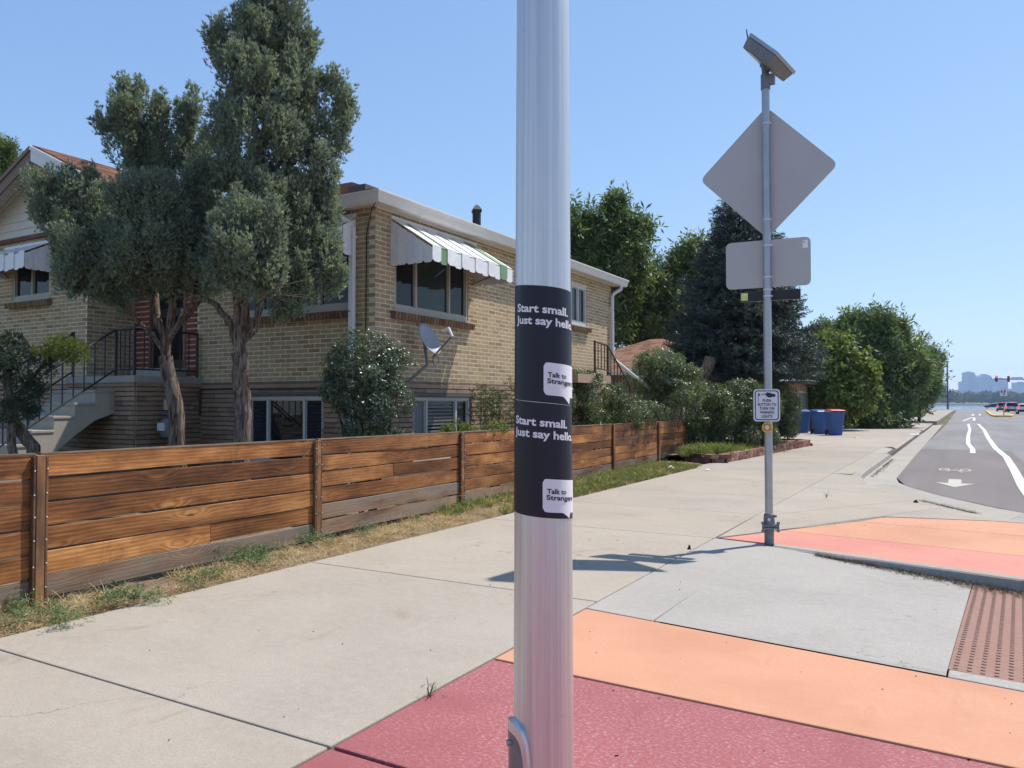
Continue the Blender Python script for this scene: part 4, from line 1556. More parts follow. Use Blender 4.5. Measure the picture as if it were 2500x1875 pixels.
# downspouts
ds = MB()
dx = -7.62
ds.tube([(dx - 0.09, YF - 0.27, 4.24), (dx - 0.09, YF - 0.27, 4.14), (dx - 0.07, YF - 0.22, 4.07), (dx - 0.02, YF - 0.10, 4.02), (dx, YF - 0.06, 3.96)], 0.042, 8)
ds.bb((dx - 0.045, YF - 0.10, 0.15), (dx + 0.045, YF - 0.03, 3.97))
ds.bb((dx - 0.055, YF - 0.11, 3.80), (dx + 0.055, YF - 0.0, 3.83)).bb((dx - 0.055, YF - 0.11, 2.2), (dx + 0.055, YF - 0.0, 2.23))
ds.build('downspout', M['white'], house, bevel=0.012)
d2 = MB()
d2.tube([(XW + 0.27, 17.30, 4.22), (XW + 0.25, 17.30, 4.12), (XW + 0.10, 17.25, 4.03), (XW + 0.06, 17.22, 3.95), (XW + 0.06, 17.22, 2.5), (XW + 0.10, 17.3, 2.42), (XW + 0.35, 19.35, 1.68)], 0.045, 8)
d2.build('downspout', M['zinc'], house, smooth=True)
# cable down the corner and along the front
cb = MB()
cb.tube([(XW + 0.25, YF - 0.28, 4.21), (XW - 0.02, YF - 0.06, 4.18), (XW - 0.09, YF - 0.02, 4.05), (XW - 0.15, YF - 0.015, 3.85), (XW - 0.155, YF - 0.015, 3.2), (XW - 0.165, YF - 0.015, 1.8)], 0.008, 5)
cb.tube([(-7.5, YF - 0.05, 1.63), (-8.6, YF - 0.05, 1.615), (-9.6, YF - 0.05, 1.625), (-10.3, YF - 0.05, 1.635), (-10.9, YF - 0.05, 1.63)], 0.014, 5)
cb.tube([(-10.9, YF - 0.06, 1.63), (-10.92, YF - 0.06, 1.2)], 0.02, 5)
cb.build('cable', M['black'], house)


# ---- roofs
def shingles(name, p0, p1, p2, p3, row=0.135, tab=0.31, parent=house):
    """tabs on the plane p0->p1 (eave) to p3->p2 (ridge), every tab lapping the one below"""
    p0, p1, p2, p3 = [np.array(q, float) for q in (p0, p1, p2, p3)]
    L = np.linalg.norm((p3 + p2) / 2 - (p0 + p1) / 2)
    nr = max(2, int(L / row))
    nrm = np.cross(p1 - p0, p3 - p0)
    nrm /= np.linalg.norm(nrm)
    if nrm[2] < 0:
        nrm = -nrm
    V, F = [], []
    for r_ in range(nr):
        t0, t1 = r_ / nr, min(1.0, (r_ + 1.25) / nr)
        a0, b0 = p0 + (p3 - p0) * t0, p1 + (p2 - p1) * t0
        a1, b1 = p0 + (p3 - p0) * t1, p1 + (p2 - p1) * t1
        w0 = np.linalg.norm(b0 - a0)
        nt = max(1, int(w0 / tab))
        cuts = np.clip((np.arange(nt + 2) - (0.5 if r_ % 2 else 0)) / nt + rng.uniform(-0.06, 0.06, nt + 2) / nt, 0, 1)
        for s, e in zip(cuts[:-1], cuts[1:]):
            if e - s < 0.02 / max(w0, 0.1):
                continue
            e2 = e - 0.008 / max(w0, 0.1)
            h = 0.014 + rng.uniform(0, 0.004)
            k = len(V)
            lo = nrm * h
            V += [a0 + (b0 - a0) * s + lo, a0 + (b0 - a0) * e2 + lo, a1 + (b1 - a1) * e2 + nrm * 0.003, a1 + (b1 - a1) * s + nrm * 0.003, a0 + (b0 - a0) * s, a0 + (b0 - a0) * e2]
            F += [(k, k + 1, k + 2, k + 3), (k + 4, k + 5, k + 1, k)]
    off = np.array(wloc(parent))
    me = fast_mesh(name, np.array(V) - off, np.array(F), M['shingle'])
    return tag(add_obj(name, me, parent), kind='stuff')


ex0, ex1, ey0, ey1, ez = -17.6, XW + 0.24, YF - 0.24, 17.53, 4.355
run = (ey1 - ey0) / 2
zr = ez + run * 0.417
ra, rb = (ex1 - run, (ey0 + ey1) / 2, zr), (ex0 + run, (ey0 + ey1) / 2, zr)
rf = MB()
A, B, C_, D_ = (ex0, ey0, ez), (ex1, ey0, ez), (ex1, ey1, ez), (ex0, ey1, ez)
rf.add([A, B, C_, D_, ra, rb], [(0, 1, 4, 5), (1, 2, 4), (2, 3, 5, 4), (3, 0, 5), (0, 3, 2, 1)])
roof = rf.build('roof', M['shingle'], house)
shingles('shingles', A, B, ra, rb, parent=roof)
shingles('shingles', B, C_, ra, ra, parent=roof)
# roof vent pipe with cap and a low vent
vx, vy = -8.35, 13.05
vz = ez + (ex1 - vx) * 0.417
v_ = MB()
v_.lathe((vx, vy, vz - 0.1), [(0.085, 0), (0.085, 0.42)], 14)
v_.lathe((vx, vy, vz + 0.3), [(0.12, 0.0), (0.125, 0.05), (0.06, 0.13), (0.015, 0.16)], 4)
v_.build('roof_vent', M['black'], roof)
pbox('box_vent', (-8.15, 9.05, 4.62), (-7.8, 9.35, 4.74), M['gfascia'], roof)

# gabled wing
GX, GZ, GY = -13.75, 5.83, 7.36      # ridge line x, height, front plane of the barge boards
GE, GS = -10.85, 0.455               # right eave x, slope
GL = 2 * GX - GE
ge_z = GZ - (GX * -1 + GE) * GS
gb = 13.0
g2 = MB()
th = 0.05
for (x0_, s) in ((GE, 1), (GL, -1)):
    g2.add([(GX, GY, GZ), (x0_, GY, ge_z), (x0_, gb, ge_z), (GX, gb, GZ), (GX, GY, GZ - th), (x0_, GY, ge_z - th), (x0_, gb, ge_z - th), (GX, gb, GZ - th)],
           [(0, 1, 2, 3), (7, 6, 5, 4), (0, 4, 5, 1), (1, 5, 6, 2)])
groof = g2.build('gable_roof', M['shingle'], house)
shingles('shingles', (GE, GY, ge_z), (GE, gb, ge_z), (GX, gb, GZ), (GX, GY, GZ), parent=groof)
shingles('shingles', (GL, gb, ge_z), (GL, GY, ge_z), (GX, GY, GZ), (GX, gb, GZ), parent=groof)
# barge boards: white on the right, brown on the left
def barge(xa, za, xb, zb, h, mat, y0, y1):
    m = MB()
    m.add([(xa, y0, za), (xb, y0, zb), (xb, y0, zb - h), (xa, y0, za - h), (xa, y1, za), (xb, y1, zb), (xb, y1, zb - h), (xa, y1, za - h)],
          [(3, 2, 1, 0), (4, 5, 6, 7), (0, 1, 5, 4), (2, 3, 7, 6), (1, 2, 6, 5), (0, 3, 7, 4)])
    return m


barge(GX, GZ - 0.03, GE, ge_z - 0.03, 0.25, M['white'], GY - 0.03, GY).build('barge_board', M['white'], groof)
barge(GX, GZ - 0.015, GE, ge_z - 0.015, 0.075, M['white'], GY - 0.055, GY - 0.031).build('barge_trim', M['white'], groof)
barge(GX, GZ - 0.03, GL, ge_z - 0.03, 0.25, M['brown'], GY - 0.03, GY).build('barge_board', M['brown'], groof)
barge(GX, GZ - 0.015, GL, ge_z - 0.015, 0.075, M['brown'], GY - 0.055, GY - 0.031).build('barge_trim', M['brown'], groof)
# boarded soffit under the overhang and lap siding in the gable
so = MB()
k = 0
x = GX
while x > GL:
    xb_ = max(GL, x - 0.16)
    za, zb_ = GZ - 0.06 - (GX - x) * GS, GZ - 0.06 - (GX - xb_) * GS
    so.quad((x, GY, za), (xb_ + 0.008, GY, zb_ + 0.003), (xb_ + 0.008, YWG, zb_ + 0.003), (x, YWG, za))
    x = xb_
x = GX
while x < GE:
    xb_ = min(GE, x + 0.16)
    za, zb_ = GZ - 0.06 - (x - GX) * GS, GZ - 0.06 - (xb_ - GX) * GS
    so.quad((x, GY, za), (xb_ - 0.008, GY, zb_ + 0.003), (xb_ - 0.008, YWG, zb_ + 0.003), (x, YWG, za))
    x = xb_
so.build('gable_soffit', M['siding'], groof)
z = 4.42
lap = 0.145
while z < GZ - 0.2:
    z2 = min(z + lap, GZ - 0.1)
    xr = min(GE + 0.1, GX + (GZ - 0.08 - z) / GS)
    xl_ = 2 * GX - xr
    xr2 = min(GE + 0.1, GX + (GZ - 0.08 - z2) / GS)
    xl2 = 2 * GX - xr2
    MB().add([(xl_, YWG - 0.03, z), (xr, YWG - 0.03, z), (xr2, YWG - 0.008, z2), (xl2, YWG - 0.008, z2), (xl_, YWG, z), (xr, YWG, z)], [(0, 1, 2, 3), (4, 5, 1, 0)]).build('siding_board', M['siding'], groof)
    z = z2
pbox('trim_board', (-17.3, YWG - 0.055, 4.345), (GE + 0.1, YWG - 0.004, 4.42), M['redtrim'], groof)
barge(GX, GZ - 0.075, GL, ge_z - 0.075, 0.045, M['siding'], YWG - 0.06, YWG - 0.034).build('corner_strip', M['siding'], groof)
barge(GX, GZ - 0.075, GE, ge_z - 0.075, 0.045, M['siding'], YWG - 0.06, YWG - 0.034).build('corner_strip', M['siding'], groof)
# ceiling of the porch under the gable
MB().quad((XR, YWG, 4.40), (GE, YWG, 4.40), (GE, YF, 4.40), (XR, YF, 4.40)).build('porch_ceiling', M['siding'], groof)

# ---- awnings (local x along the wall, -y outward, origin at the top left on the wall)
def awning(loc, rot, W, P, drop, val, n, greens, scal, nside=5):
    o = MB().bb((-0.02, -0.03, -0.02), (W + 0.02, 0.0, 0.035)).build('awning', M['awnwhite'], house, local=True, loc=Vector(loc) - HL, rot=(0, 0, rot))
    p = W / n
    for i in range(n):
        a, b = i * p, (i + 1) * p
        up = 0.0 if i % 2 else 0.016
        mat = M['green'] if i in greens else M['awnwhite']
        ov = 0.012
        m = MB()
        z0, z1 = -0.015 + up, -drop + up
        ya, yb = -0.02, -P
        m.add([(a - ov, ya, z0), (b + ov, ya, z0), (b + ov, yb, z1), (a - ov, yb, z1), (a - ov, ya, z0 - 0.012), (b + ov, ya, z0 - 0.012), (b + ov, yb, z1 - 0.012), (a - ov, yb, z1 - 0.012)],
              [(0, 3, 2, 1), (4, 5, 6, 7), (0, 1, 5, 4), (1, 2, 6, 5), (3, 0, 4, 7), (2, 3, 7, 6)])
        y_, zb = -P - (0.01 if not i % 2 else 0.0), -drop - val + up
        c = p * 0.22
        if scal == 'round':
            pts = [(a - ov, z1)] + [((a + b) / 2 - (p / 2 + ov) * math.cos(t), zb + 0.05 - 0.05 * math.sin(t)) for t in np.linspace(0, math.pi, 7)] + [(b + ov, z1)]
        else:
            pts = [(a - ov, z1), (a - ov, zb + c * 0.8), (a + c, zb), (b - c, zb), (b + ov, zb + c * 0.8), (b + ov, z1)]
        k = len(pts)
        m.add([(q[0], y_, q[1]) for q in pts] + [(q[0], y_ + 0.006, q[1]) for q in pts], [tuple(range(k)), tuple(range(k, 2 * k))[::-1]] + [(j, k + j, k + (j + 1) % k, (j + 1) % k) for j in range(k)])
        m.build('slat', mat, o, local=True)
    for sx, off in ((0.0, -0.012), (W, 0.012)):
        for i in range(nside):
            a, b = -P * i / nside, -P * (i + 1) / nside
            za, zb2 = -0.03 - drop * i / nside, -0.03 - drop * (i + 1) / nside
            lo = -drop - val
            c = P / nside * 0.2
            xx = sx + off + (-0.018 if sx == 0 else 0.018) * (1 if i % 2 else 0.1)
            pts = [(a + 0.008, za), (b - 0.008, zb2), (b - 0.008, lo + c), (b + c, lo), (a - c, lo), (a + 0.008, lo + c)]
            k = len(pts)
            m = MB().add([(xx, q[0], q[1]) for q in pts] + [(xx + 0.005, q[0], q[1]) for q in pts], [tuple(range(k)), tuple(range(k, 2 * k))[::-1]] + [(j, k + j, k + (j + 1) % k, (j + 1) % k) for j in range(k)])
            m.build('side_slat', M['awnwhite'], o, local=True)
    MB().tube([(0.1, 0, -drop - val + 0.02), (0.1, -P + 0.03, -drop - 0.02)], 0.012, 6).tube([(W - 0.1, 0, -drop - val + 0.02), (W - 0.1, -P + 0.03, -drop - 0.02)], 0.012, 6).build('awning_strut', M['galv_dark'], o, local=True)
    return o


awning((XW, 8.985, 4.13), R(90), 2.27, 0.75, 0.48, 0.235, 12, (1, 10), 'chamfer')
awning((-10.35, YF, 4.13), 0.0, 2.72, 0.55, 0.30, 0.30, 14, (1, 12), 'round', 4)
awning((-15.28, YWG, 4.24), 0.0, 1.45, 0.45, 0.24, 0.30, 9, (), 'round', 4)

# ---- porch and stairs
XP, YP = -10.95, 7.41
pbox('porch_slab', (XR, YP - 0.03, 1.72), (XP + 0.04, YF - 0.0, 1.83), M['porchslab'], house, 0.012)
pw = MB().bb((XR + 0.0, YP + 0.03, -0.1), (XP, YF, 1.72)).build('porch_wall', M['mortar_dark'], house)
lay_joined('rock_face_base', (XP, YP + 0.03, 0), (0, 1, 0), (1, 0, 0), rough_list(YF - YP - 0.03, 0.4, 1.70, []), M['rough'], 0.03, 0.068, 0.006)
lay_joined('rock_face_base', (XP, YP + 0.03, 0), (-1, 0, 0), (0, -1, 0), rough_list(XP - XR, 0.4, 1.70, []), M['rough'], 0.03, 0.068, 0.006)
XS0, XS1 = -12.65, -11.44
st_prof = [(7.42, 1.60), (7.10, 1.60), (7.10, 1.405), (6.79, 1.405), (6.79, 1.21), (6.485, 1.21), (6.485, 1.01), (6.18, 1.01), (6.18, 0.815), (5.87, 0.815), (5.87, 0.62), (5.56, 0.62), (5.56, 0.42), (5.25, 0.42), (5.25, 0.22), (4.95, 0.22), (4.95, 0.0), (5.9, 0.0), (6.3, 0.45), (6.5, 0.68), (6.8, 0.93), (7.1, 1.14), (7.42, 1.26)]
stp = MB()
# side cheeks and body as one solid cut into convex strips
up_ = [(7.42, 1.60), (7.10, 1.60), (7.10, 1.405), (6.79, 1.405), (6.79, 1.21), (6.485, 1.21), (6.485, 1.01), (6.18, 1.01), (6.18, 0.815), (5.87, 0.815), (5.87, 0.62), (5.56, 0.62), (5.56, 0.42), (5.25, 0.42), (5.25, 0.22), (4.95, 0.22)]


def under(y):
    ys = [4.95, 5.9, 6.12, 6.3, 6.5, 6.8, 7.1, 7.42]
    zs = [0.0, 0.0, 0.24, 0.47, 0.68, 0.93, 1.14, 1.25]
    return float(np.interp(y, ys, zs))


for i in range(0, len(up_), 2):
    (ya, z), (yb, _) = up_[i], up_[i + 1]
    q = [(yb, z), (ya, z), (ya, under(ya)), ((ya + yb) / 2, under((ya + yb) / 2)), (yb, under(yb))]
    stp.extr(q, 'x', XS0, XS1)
stairs = stp.build('stairs', M['step'], house)
for i in range(0, len(up_), 2):
    (ya, z), (yb, _) = up_[i], up_[i + 1]
    pbox('tread', (XS0, yb - 0.02, z - 0.035), (XS1 + 0.012, ya, z + 0.006), M['step'], stairs, 0.006)


def rail(a, b, H, n, par, mat, r=0.011, post=(True, True), base=0.1):
    m = MB()
    a, b = Vector(a), Vector(b)
    up = Vector((0, 0, 1))
    o = MB()
    o.tube([a + up * H, b + up * H], 0.019, 6)
    rl = o.build('railing', mat, par)
    MB().tube([a + up * base, b + up * base], 0.014, 6).build('bottom_rail', mat, rl)
    for i in range(n):
        t = (i + 1) / (n + 1)
        p = a.lerp(b, t)
        MB().tube([p + up * base, p + up * H], r, 5).build('baluster', mat, rl)
    for f, p in zip(post, (a, b)):
        if f:
            MB().tube([p, p + up * (H + 0.02)], 0.024, 6).build('rail_post', mat, rl)
    return rl


rail((XP - 0.04, YP + 0.03, 1.83), (XP - 0.04, YF - 0.06, 1.83), 0.72, 6, house, M['iron'])
rail((XS1 - 0.02, YP + 0.03, 1.83), (XP - 0.05, YP + 0.03, 1.83), 0.72, 3, house, M['iron'], post=(True, False))
rail((XS1 - 0.03, 5.15, 0.30), (XS1 - 0.03, YP + 0.02, 1.83), 0.72, 13, house, M['iron'], post=(True, False), base=0.09)
rail((XS0 + 0.06, 5.15, 0.30), (XS0 + 0.06, YP + 0.02, 1.83), 0.72, 12, house, M['iron'], base=0.09)
# side stair rail on the long wall
rail((XW + 0.9, 14.3, 2.02), (XW + 0.9, 14.95, 1.98), 0.62, 3, house, M['rust'])
rail((XW + 0.9, 14.95, 1.98), (XW + 0.9, 16.2, 1.18), 0.62, 6, house, M['rust'], post=(False, True))
pbox('side_landing', (XW + 0.05, 13.4, 1.80), (XW + 0.95, 15.0, 1.97), M['rough'], house)

# ================================================================== gas meter and dish on the wall
gm = thing('gas_meter', (-11.55, 7.18, 0.0), 'grey gas meter with pipes against the rough stone porch wall', 'gas meter')
MB().lathe((-11.45, 7.2, 0.86), [(0.02, 0), (0.13, 0.02), (0.16, 0.10), (0.16, 0.22), (0.12, 0.30), (0.03, 0.33)], 16).build('meter_body', M['meter'], gm, smooth=True)
MB().bb((-11.53, 7.03, 0.98), (-11.37, 7.06, 1.10)).build('dial', M['zinc'], gm)
MB().tube([(-11.72, 7.2, 0.0), (-11.72, 7.2, 1.2), (-11.68, 7.2, 1.24), (-11.5, 7.2, 1.24), (-11.45, 7.2, 1.2), (-11.45, 7.2, 1.15)], 0.026, 8).tube([(-11.36, 7.2, 1.17), (-11.34, 7.3, 1.30), (-11.34, 7.44, 1.32)], 0.026, 8).build('pipe', M['meter'], gm)
MB().lathe((-11.80, 7.2, 1.03), [(0.03, 0), (0.09, 0.03), (0.09, 0.09), (0.03, 0.13)], 12).build('regulator', M['meter'], gm, smooth=True)
MB().bb((-11.5, 7.12, 1.3), (-11.34, 7.2, 1.46)).build('meter_index', M['gdoor'], gm)

gm.location += Vector((0.75, 0.66, 0.0))
dish = thing('satellite_dish', (XW + 0.02, 9.35, 1.75), 'grey oval satellite dish on an angled mast beside the side window', 'satellite dish')
dc = Vector(at(1040, 833, 11.68))
aim = Vector((0.88, 0.03, 0.45)).normalized()   # faces away from the wall
ux = Vector((0, 0, 1)).cross(aim).normalized()
uy = aim.cross(ux)
vs, fs = [], []
nr, na = 5, 28
for i in range(nr + 1):
    t = i / nr
    for k in range(na):
        a = 2 * math.pi * k / na
        vs.append(dc + ux * (0.235 * t * math.cos(a)) + uy * (0.27 * t * math.sin(a)) + aim * (0.075 * t * t))
for i in range(nr):
    for k in range(na):
        fs.append((i * na + k, i * na + (k + 1) % na, (i + 1) * na + (k + 1) % na, (i + 1) * na + k))
m = MB().add(vs, fs)
ob = m.build('reflector', M['dish'], dish, smooth=True)
so_ = ob.modifiers.new('thick', 'SOLIDIFY')
so_.thickness = 0.012
so_.offset = -1
back = dc - aim * 0.03
m = MB()
m.tube([back, back - uy * 0.14 - aim * 0.05, back - uy * 0.24 - aim * 0.06 - Vector((0, 0, 0.1)), Vector((XW + 0.06, 9.30, dc.z - 0.62)), Vector((XW + 0.01, 9.26, dc.z - 0.66))], 0.024, 8)
m.build('mast', M['galv_dark'], dish, smooth=True)
low_ = dc - uy * 0.27 + aim * 0.06
tip = dc + aim * 0.44 - uy * 0.12
MB().tube([low_ - aim * 0.06, tip - uy * 0.04], 0.016, 6).build('feed_arm', M['galv_dark'], dish)
MB().tube([tip - uy * 0.05, tip + uy * 0.10], 0.024, 6).tube([tip + uy * 0.09, tip + uy * 0.11 - aim * 0.11], 0.022, 8).build('feed_horn', M['awnwhite'], dish)
cp = [low_ + Vector((0.0, 0.0, -0.05)) + (ux * math.cos(t) + Vector((0, 0, 1)) * math.sin(t)) * 0.075 - Vector((0, 0, 0.03)) for t in np.linspace(1.6, 7.7, 16)]
MB().tube(cp, 0.006, 5).build('cable_loop', M['black'], dish)
# printed mark on the reflector: D-shaped swirl beside a block
lg = MB()


def dpt(u, v, h=0.004):
    rr = (u / 0.235) ** 2 + (v / 0.27) ** 2
    return dc + ux * u + uy * v + aim * (0.075 * rr + h)


def dpoly(pts):
    lg.add([dpt(*p) for p in pts], [tuple(range(len(pts)))])


dpoly([(-0.075, 0.16), (-0.055, 0.16), (-0.03, 0.14), (-0.02, 0.11), (-0.03, 0.085), (-0.055, 0.07), (-0.075, 0.07), (-0.05, 0.115)])
dpoly([(0.0, 0.16), (0.045, 0.16), (0.06, 0.12), (0.06, 0.07), (0.0, 0.07), (0.03, 0.085), (0.035, 0.12)])
dpoly([(-0.06, 0.052), (0.045, 0.052), (0.045, 0.045), (-0.06, 0.045)])
for q in range(4):
    a = -0.06 + q * 0.028
    dpoly([(a, -0.12), (a + 0.02, -0.12), (a + 0.02, -0.112), (a, -0.112)])
    dpoly([(a + 0.006, -0.155), (a + 0.013, -0.155), (a + 0.013, -0.12), (a + 0.006, -0.12)])
lg.build('printed_mark', M['dishlogo'], dish)

# ================================================================== wooden fence
FY = [0.05, 3.04, 5.87, 8.71, 11.6, 14.65, 17.79, 20.43]
fence = thing('wooden_fence', (fence_x(9), 9.0, 0), 'low stained cedar board fence along the concrete sidewalk', 'fence')


def fpt(y, off=0.0):
    return Vector((fence_x(y) + off, y, 0))


def f_top(y):
    return 1.045 - 0.0058 * (y - 3.0)


NB = 6
for i in range(len(FY) - 1):
    a, b = FY[i] + 0.02, FY[i + 1] - 0.02
    pa, pb = fpt(a), fpt(b)
    ang = math.atan2(pb.y - pa.y, pb.x - pa.x)
    L = (pb - pa).length
    zt_a, zt_b = f_top(a), f_top(b)
    base = 0.03 + 0.0022 * (a - 3)
    h = (zt_a - base) / NB
    for k in range(NB):
        ztop = zt_a - k * h
        slope = (zt_b - zt_a)
        gapz = rng.uniform(0.008, 0.017)
        sag = rng.uniform(-0.006, 0.006)
        segs = [(0.0, L)]
        if (i, k) in ((2, 2), (1, 4), (5, 1)):
            c = L * rng.uniform(0.42, 0.6)
            segs = [(0.0, c - 0.002), (c + 0.002, L)]
        for (s, e) in segs:
            n = 6
            m = MB()
            V = []
            yo_ = rng.uniform(-0.004, 0.004)
            wavp, wava = rng.uniform(0, 6), rng.uniform(0.0005, 0.004)
            for q in range(n + 1):
                u = s + (e - s) * q / n
                zz = slope * u / L
                wv = wava * math.sin(wavp + u * 1.7)
                for (dy, zc) in ((-0.012, h / 2), (-0.012, -h / 2 + gapz), (0.012, -h / 2 + gapz), (0.012, h / 2)):
                    V.append((u - (s + e) / 2, dy + yo_ + wv * 1.5 * (1 if zc < 0 else 0.4), zc + zz - slope * ((s + e) / 2) / L + (wv + sag * math.sin(math.pi * u / L)) * (1 if zc < 0 else 0.25)))
            F = []
            for q in range(n):
                for r_ in range(4):
                    p, p2 = q * 4 + r_, q * 4 + (r_ + 1) % 4
                    F.append((p, p2, p2 + 4, p + 4))
            F += [(0, 1, 2, 3), (n * 4 + 3, n * 4 + 2, n * 4 + 1, n * 4)]
            m.add(V, F)
            u = (s + e) / 2
            c = pa + (pb - pa) * (u / L)
            loc = Vector((c.x, c.y, ztop - h / 2 + slope * u / L))
            mt = M['wood_grey'] if (k == NB - 1 or (i == 2 and k == 4)) else M['wood']
            m.build('board', mt, fence, local=True, loc=loc - wloc(fence), rot=(0, 0, ang), bevel=0.003, seg=1)
    # thin cap along the top of the panel
    m = MB()
    m.add([(0, -0.018, 0), (L, -0.018, zt_b - zt_a), (L, 0.02, zt_b - zt_a), (0, 0.02, 0), (0, -0.018, 0.012), (L, -0.018, zt_b - zt_a + 0.012), (L, 0.02, zt_b - zt_a + 0.012), (0, 0.02, 0.012)],
          [(0, 3, 2, 1), (4, 5, 6, 7), (0, 1, 5, 4), (1, 2, 6, 5), (2, 3, 7, 6), (3, 0, 4, 7)])
    m.build('cap_rail', M['wood_grey'], fence, local=True, loc=Vector((pa.x, pa.y, zt_a)) - wloc(fence), rot=(0, 0, ang))
screw = MB().lathe((0, 0, 0), [(0.0055, 0), (0.0055, 0.002), (0.002, 0.003)], 8).mesh('screw', M['zinc'])
for i, y in enumerate(FY):
    p = fpt(y)
    ang = math.atan2(1.0, -0.048)
    zt = f_top(y)
    last = i == len(FY) - 1
    w = 0.10
    # post behind, batten in front, thin side strips (local x along the fence, -y towards the walk)
    base_ = 0.0
    def piece(nm, x0_, x1_, y0_, y1_, z0_, z1_, mt):
        c = Vector(((x0_ + x1_) / 2, (y0_ + y1_) / 2, (z0_ + z1_) / 2))
        rm = Matrix.Rotation(ang, 3, 'Z')
        m = MB().box((0, 0, 0), (z1_ - z0_, x1_ - x0_, y1_ - y0_))   # long axis = local x, so the grain runs up
        ob = m.build(nm, mt, fence, local=True, loc=p + rm @ c - wloc(fence), bevel=0.004, seg=1)
        ob.rotation_euler = (Matrix.Rotation(ang, 3, 'Z') @ Matrix(((0, 1, 0), (0, 0, 1), (1, 0, 0)))).to_euler()
        return ob
    piece('post', -0.045, 0.045, 0.016, 0.10, -0.3, zt - 0.004, M['wood_post'])
    if not last:
        piece('batten', -0.030, 0.032, -0.050, -0.026, base_ + 0.0, zt - 0.002, M['wood_post'])
        piece('side_strip', -0.053, -0.034, -0.050, -0.016, base_ + 0.0, zt - 0.01, M['wood_strip'])
        piece('side_strip', 0.036, 0.056, -0.046, -0.016, base_ + 0.0, zt - 0.01, M['wood_strip'])
    else:
        piece('batten', -0.05, 0.02, -0.030, -0.014, base_ + 0.0, zt, M['wood_post'])
    if i < 4:
        for k in range(6):
            for sx in (-0.043, 0.046):
                rm = Matrix.Rotation(ang, 3, 'Z')
                q = p + rm @ Vector((sx + rng.uniform(-0.003, 0.003), -0.0505 if sx < 0 else -0.0465, 0.12 + k * 0.165 + rng.uniform(-0.01, 0.01)))
                so2 = add_obj('screw', screw, fence, q - wloc(fence))
                so2.rotation_euler = (Matrix.Rotation(ang, 3, 'Z') @ Matrix.Rotation(R(90), 3, 'X')).to_euler()
stk = thing('marker_stake', tuple(gnd(1670, 1108)), 'thin white stake standing behind the far end of the fence', 'stake')
p = Vector(at(1670, 1040, 20.9))
MB().tube([(p.x, p.y, 0), (p.x, p.y, 1.25)], 0.022, 8).build('stake_shaft', M['litter'], stk)
MB().lathe((p.x, p.y, 1.25), [(0.025, 0), (0.025, 0.02), (0.012, 0.03)], 8).build('stake_cap', M['litter'], stk)

# ================================================================== aluminium pole in the foreground, with two posters
PP = at(1326, 985, 2.2)
PX, PY = float(PP[0]), float(PP[1])
pole = thing('aluminium_pole', (PX, PY, 0), 'large brushed aluminium lamp pole standing on the red painted concrete', 'pole')


def pr(z):
    return 0.0865 - 0.00485 * z


prof = [(pr(0) + 0.06, 0.0), (pr(0) + 0.06, 0.03), (pr(0) + 0.012, 0.034), (pr(0) + 0.01, 0.05), (pr(0.06), 0.06)] + [(pr(z), z) for z in np.linspace(0.2, 8.6, 12)]
MB().lathe((PX, PY, 0), prof, 96).build('shaft', M['pole'], pole, smooth=True)
for k in range(4):
    a = R(45 + 90 * k)
    bx_, by_ = PX + 0.125 * math.cos(a), PY + 0.125 * math.sin(a)
    MB().lathe((bx_, by_, 0.03), [(0.018, 0), (0.018, 0.02), (0.010, 0.021), (0.010, 0.05)], 6).build('anchor_bolt', M['galv_dark'], pole)
TH0 = math.atan2(-PY, -PX)         # direction from the pole to the camera


def cyl(th, z, dr=0.0):
    """th: angle to the right of the direction that faces the camera"""
    a = TH0 + th
    r_ = pr(z) + dr
    return (PX + r_ * math.cos(a), PY + r_ * math.sin(a), z)


# service hatch low on the left side
hz, hh_, hw_ = 0.365, 0.165, R(44)
hc = R(-66)


def superell(t, ex=3.2):
    c, s = math.cos(t), math.sin(t)
    return math.copysign(abs(c) ** (2 / ex), c), math.copysign(abs(s) ** (2 / ex), s)


fr = MB()
nn = 40
rings = [(1.0, -0.004), (1.0, 0.010), (0.93, 0.016), (0.76, 0.016), (0.74, 0.006)]
vs = []
for (s, d) in rings:
    for k in range(nn):
        cx_, cz_ = superell(2 * math.pi * k / nn)
        vs.append(cyl(hc + hw_ * s * cx_, hz + hh_ * (s if s > 0.95 else s + 0.04) * cz_, d))
fr.add(vs, [(i * nn + k, i * nn + (k + 1) % nn, (i + 1) * nn + (k + 1) % nn, (i + 1) * nn + k) for i in range(len(rings) - 1) for k in range(nn)])
fr.build('hatch_frame', M['pole'], pole, smooth=True)
cv = MB()
vs = []
for s in (0.75, 0.4, 0.0):
    for k in range(nn):
        cx_, cz_ = superell(2 * math.pi * k / nn)
        vs.append(cyl(hc + hw_ * s * cx_, hz + hh_ * (s + 0.03 * (s > 0)) * cz_, 0.0115))
cv.add(vs, [(i * nn + k, i * nn + (k + 1) % nn, (i + 1) * nn + (k + 1) % nn, (i + 1) * nn + k) for i in range(2) for k in range(nn)])
hcov = cv.build('hatch_cover', M['galv_dark'], pole, smooth=True)
q0, q1 = cyl(hc - R(6), hz + hh_ * 0.6, 0.008), cyl(hc - R(6), hz + hh_ * 0.6, 0.022)
MB().tube([q0, q1], 0.009, 8).build('hatch_bolt', M['galv'], hcov)


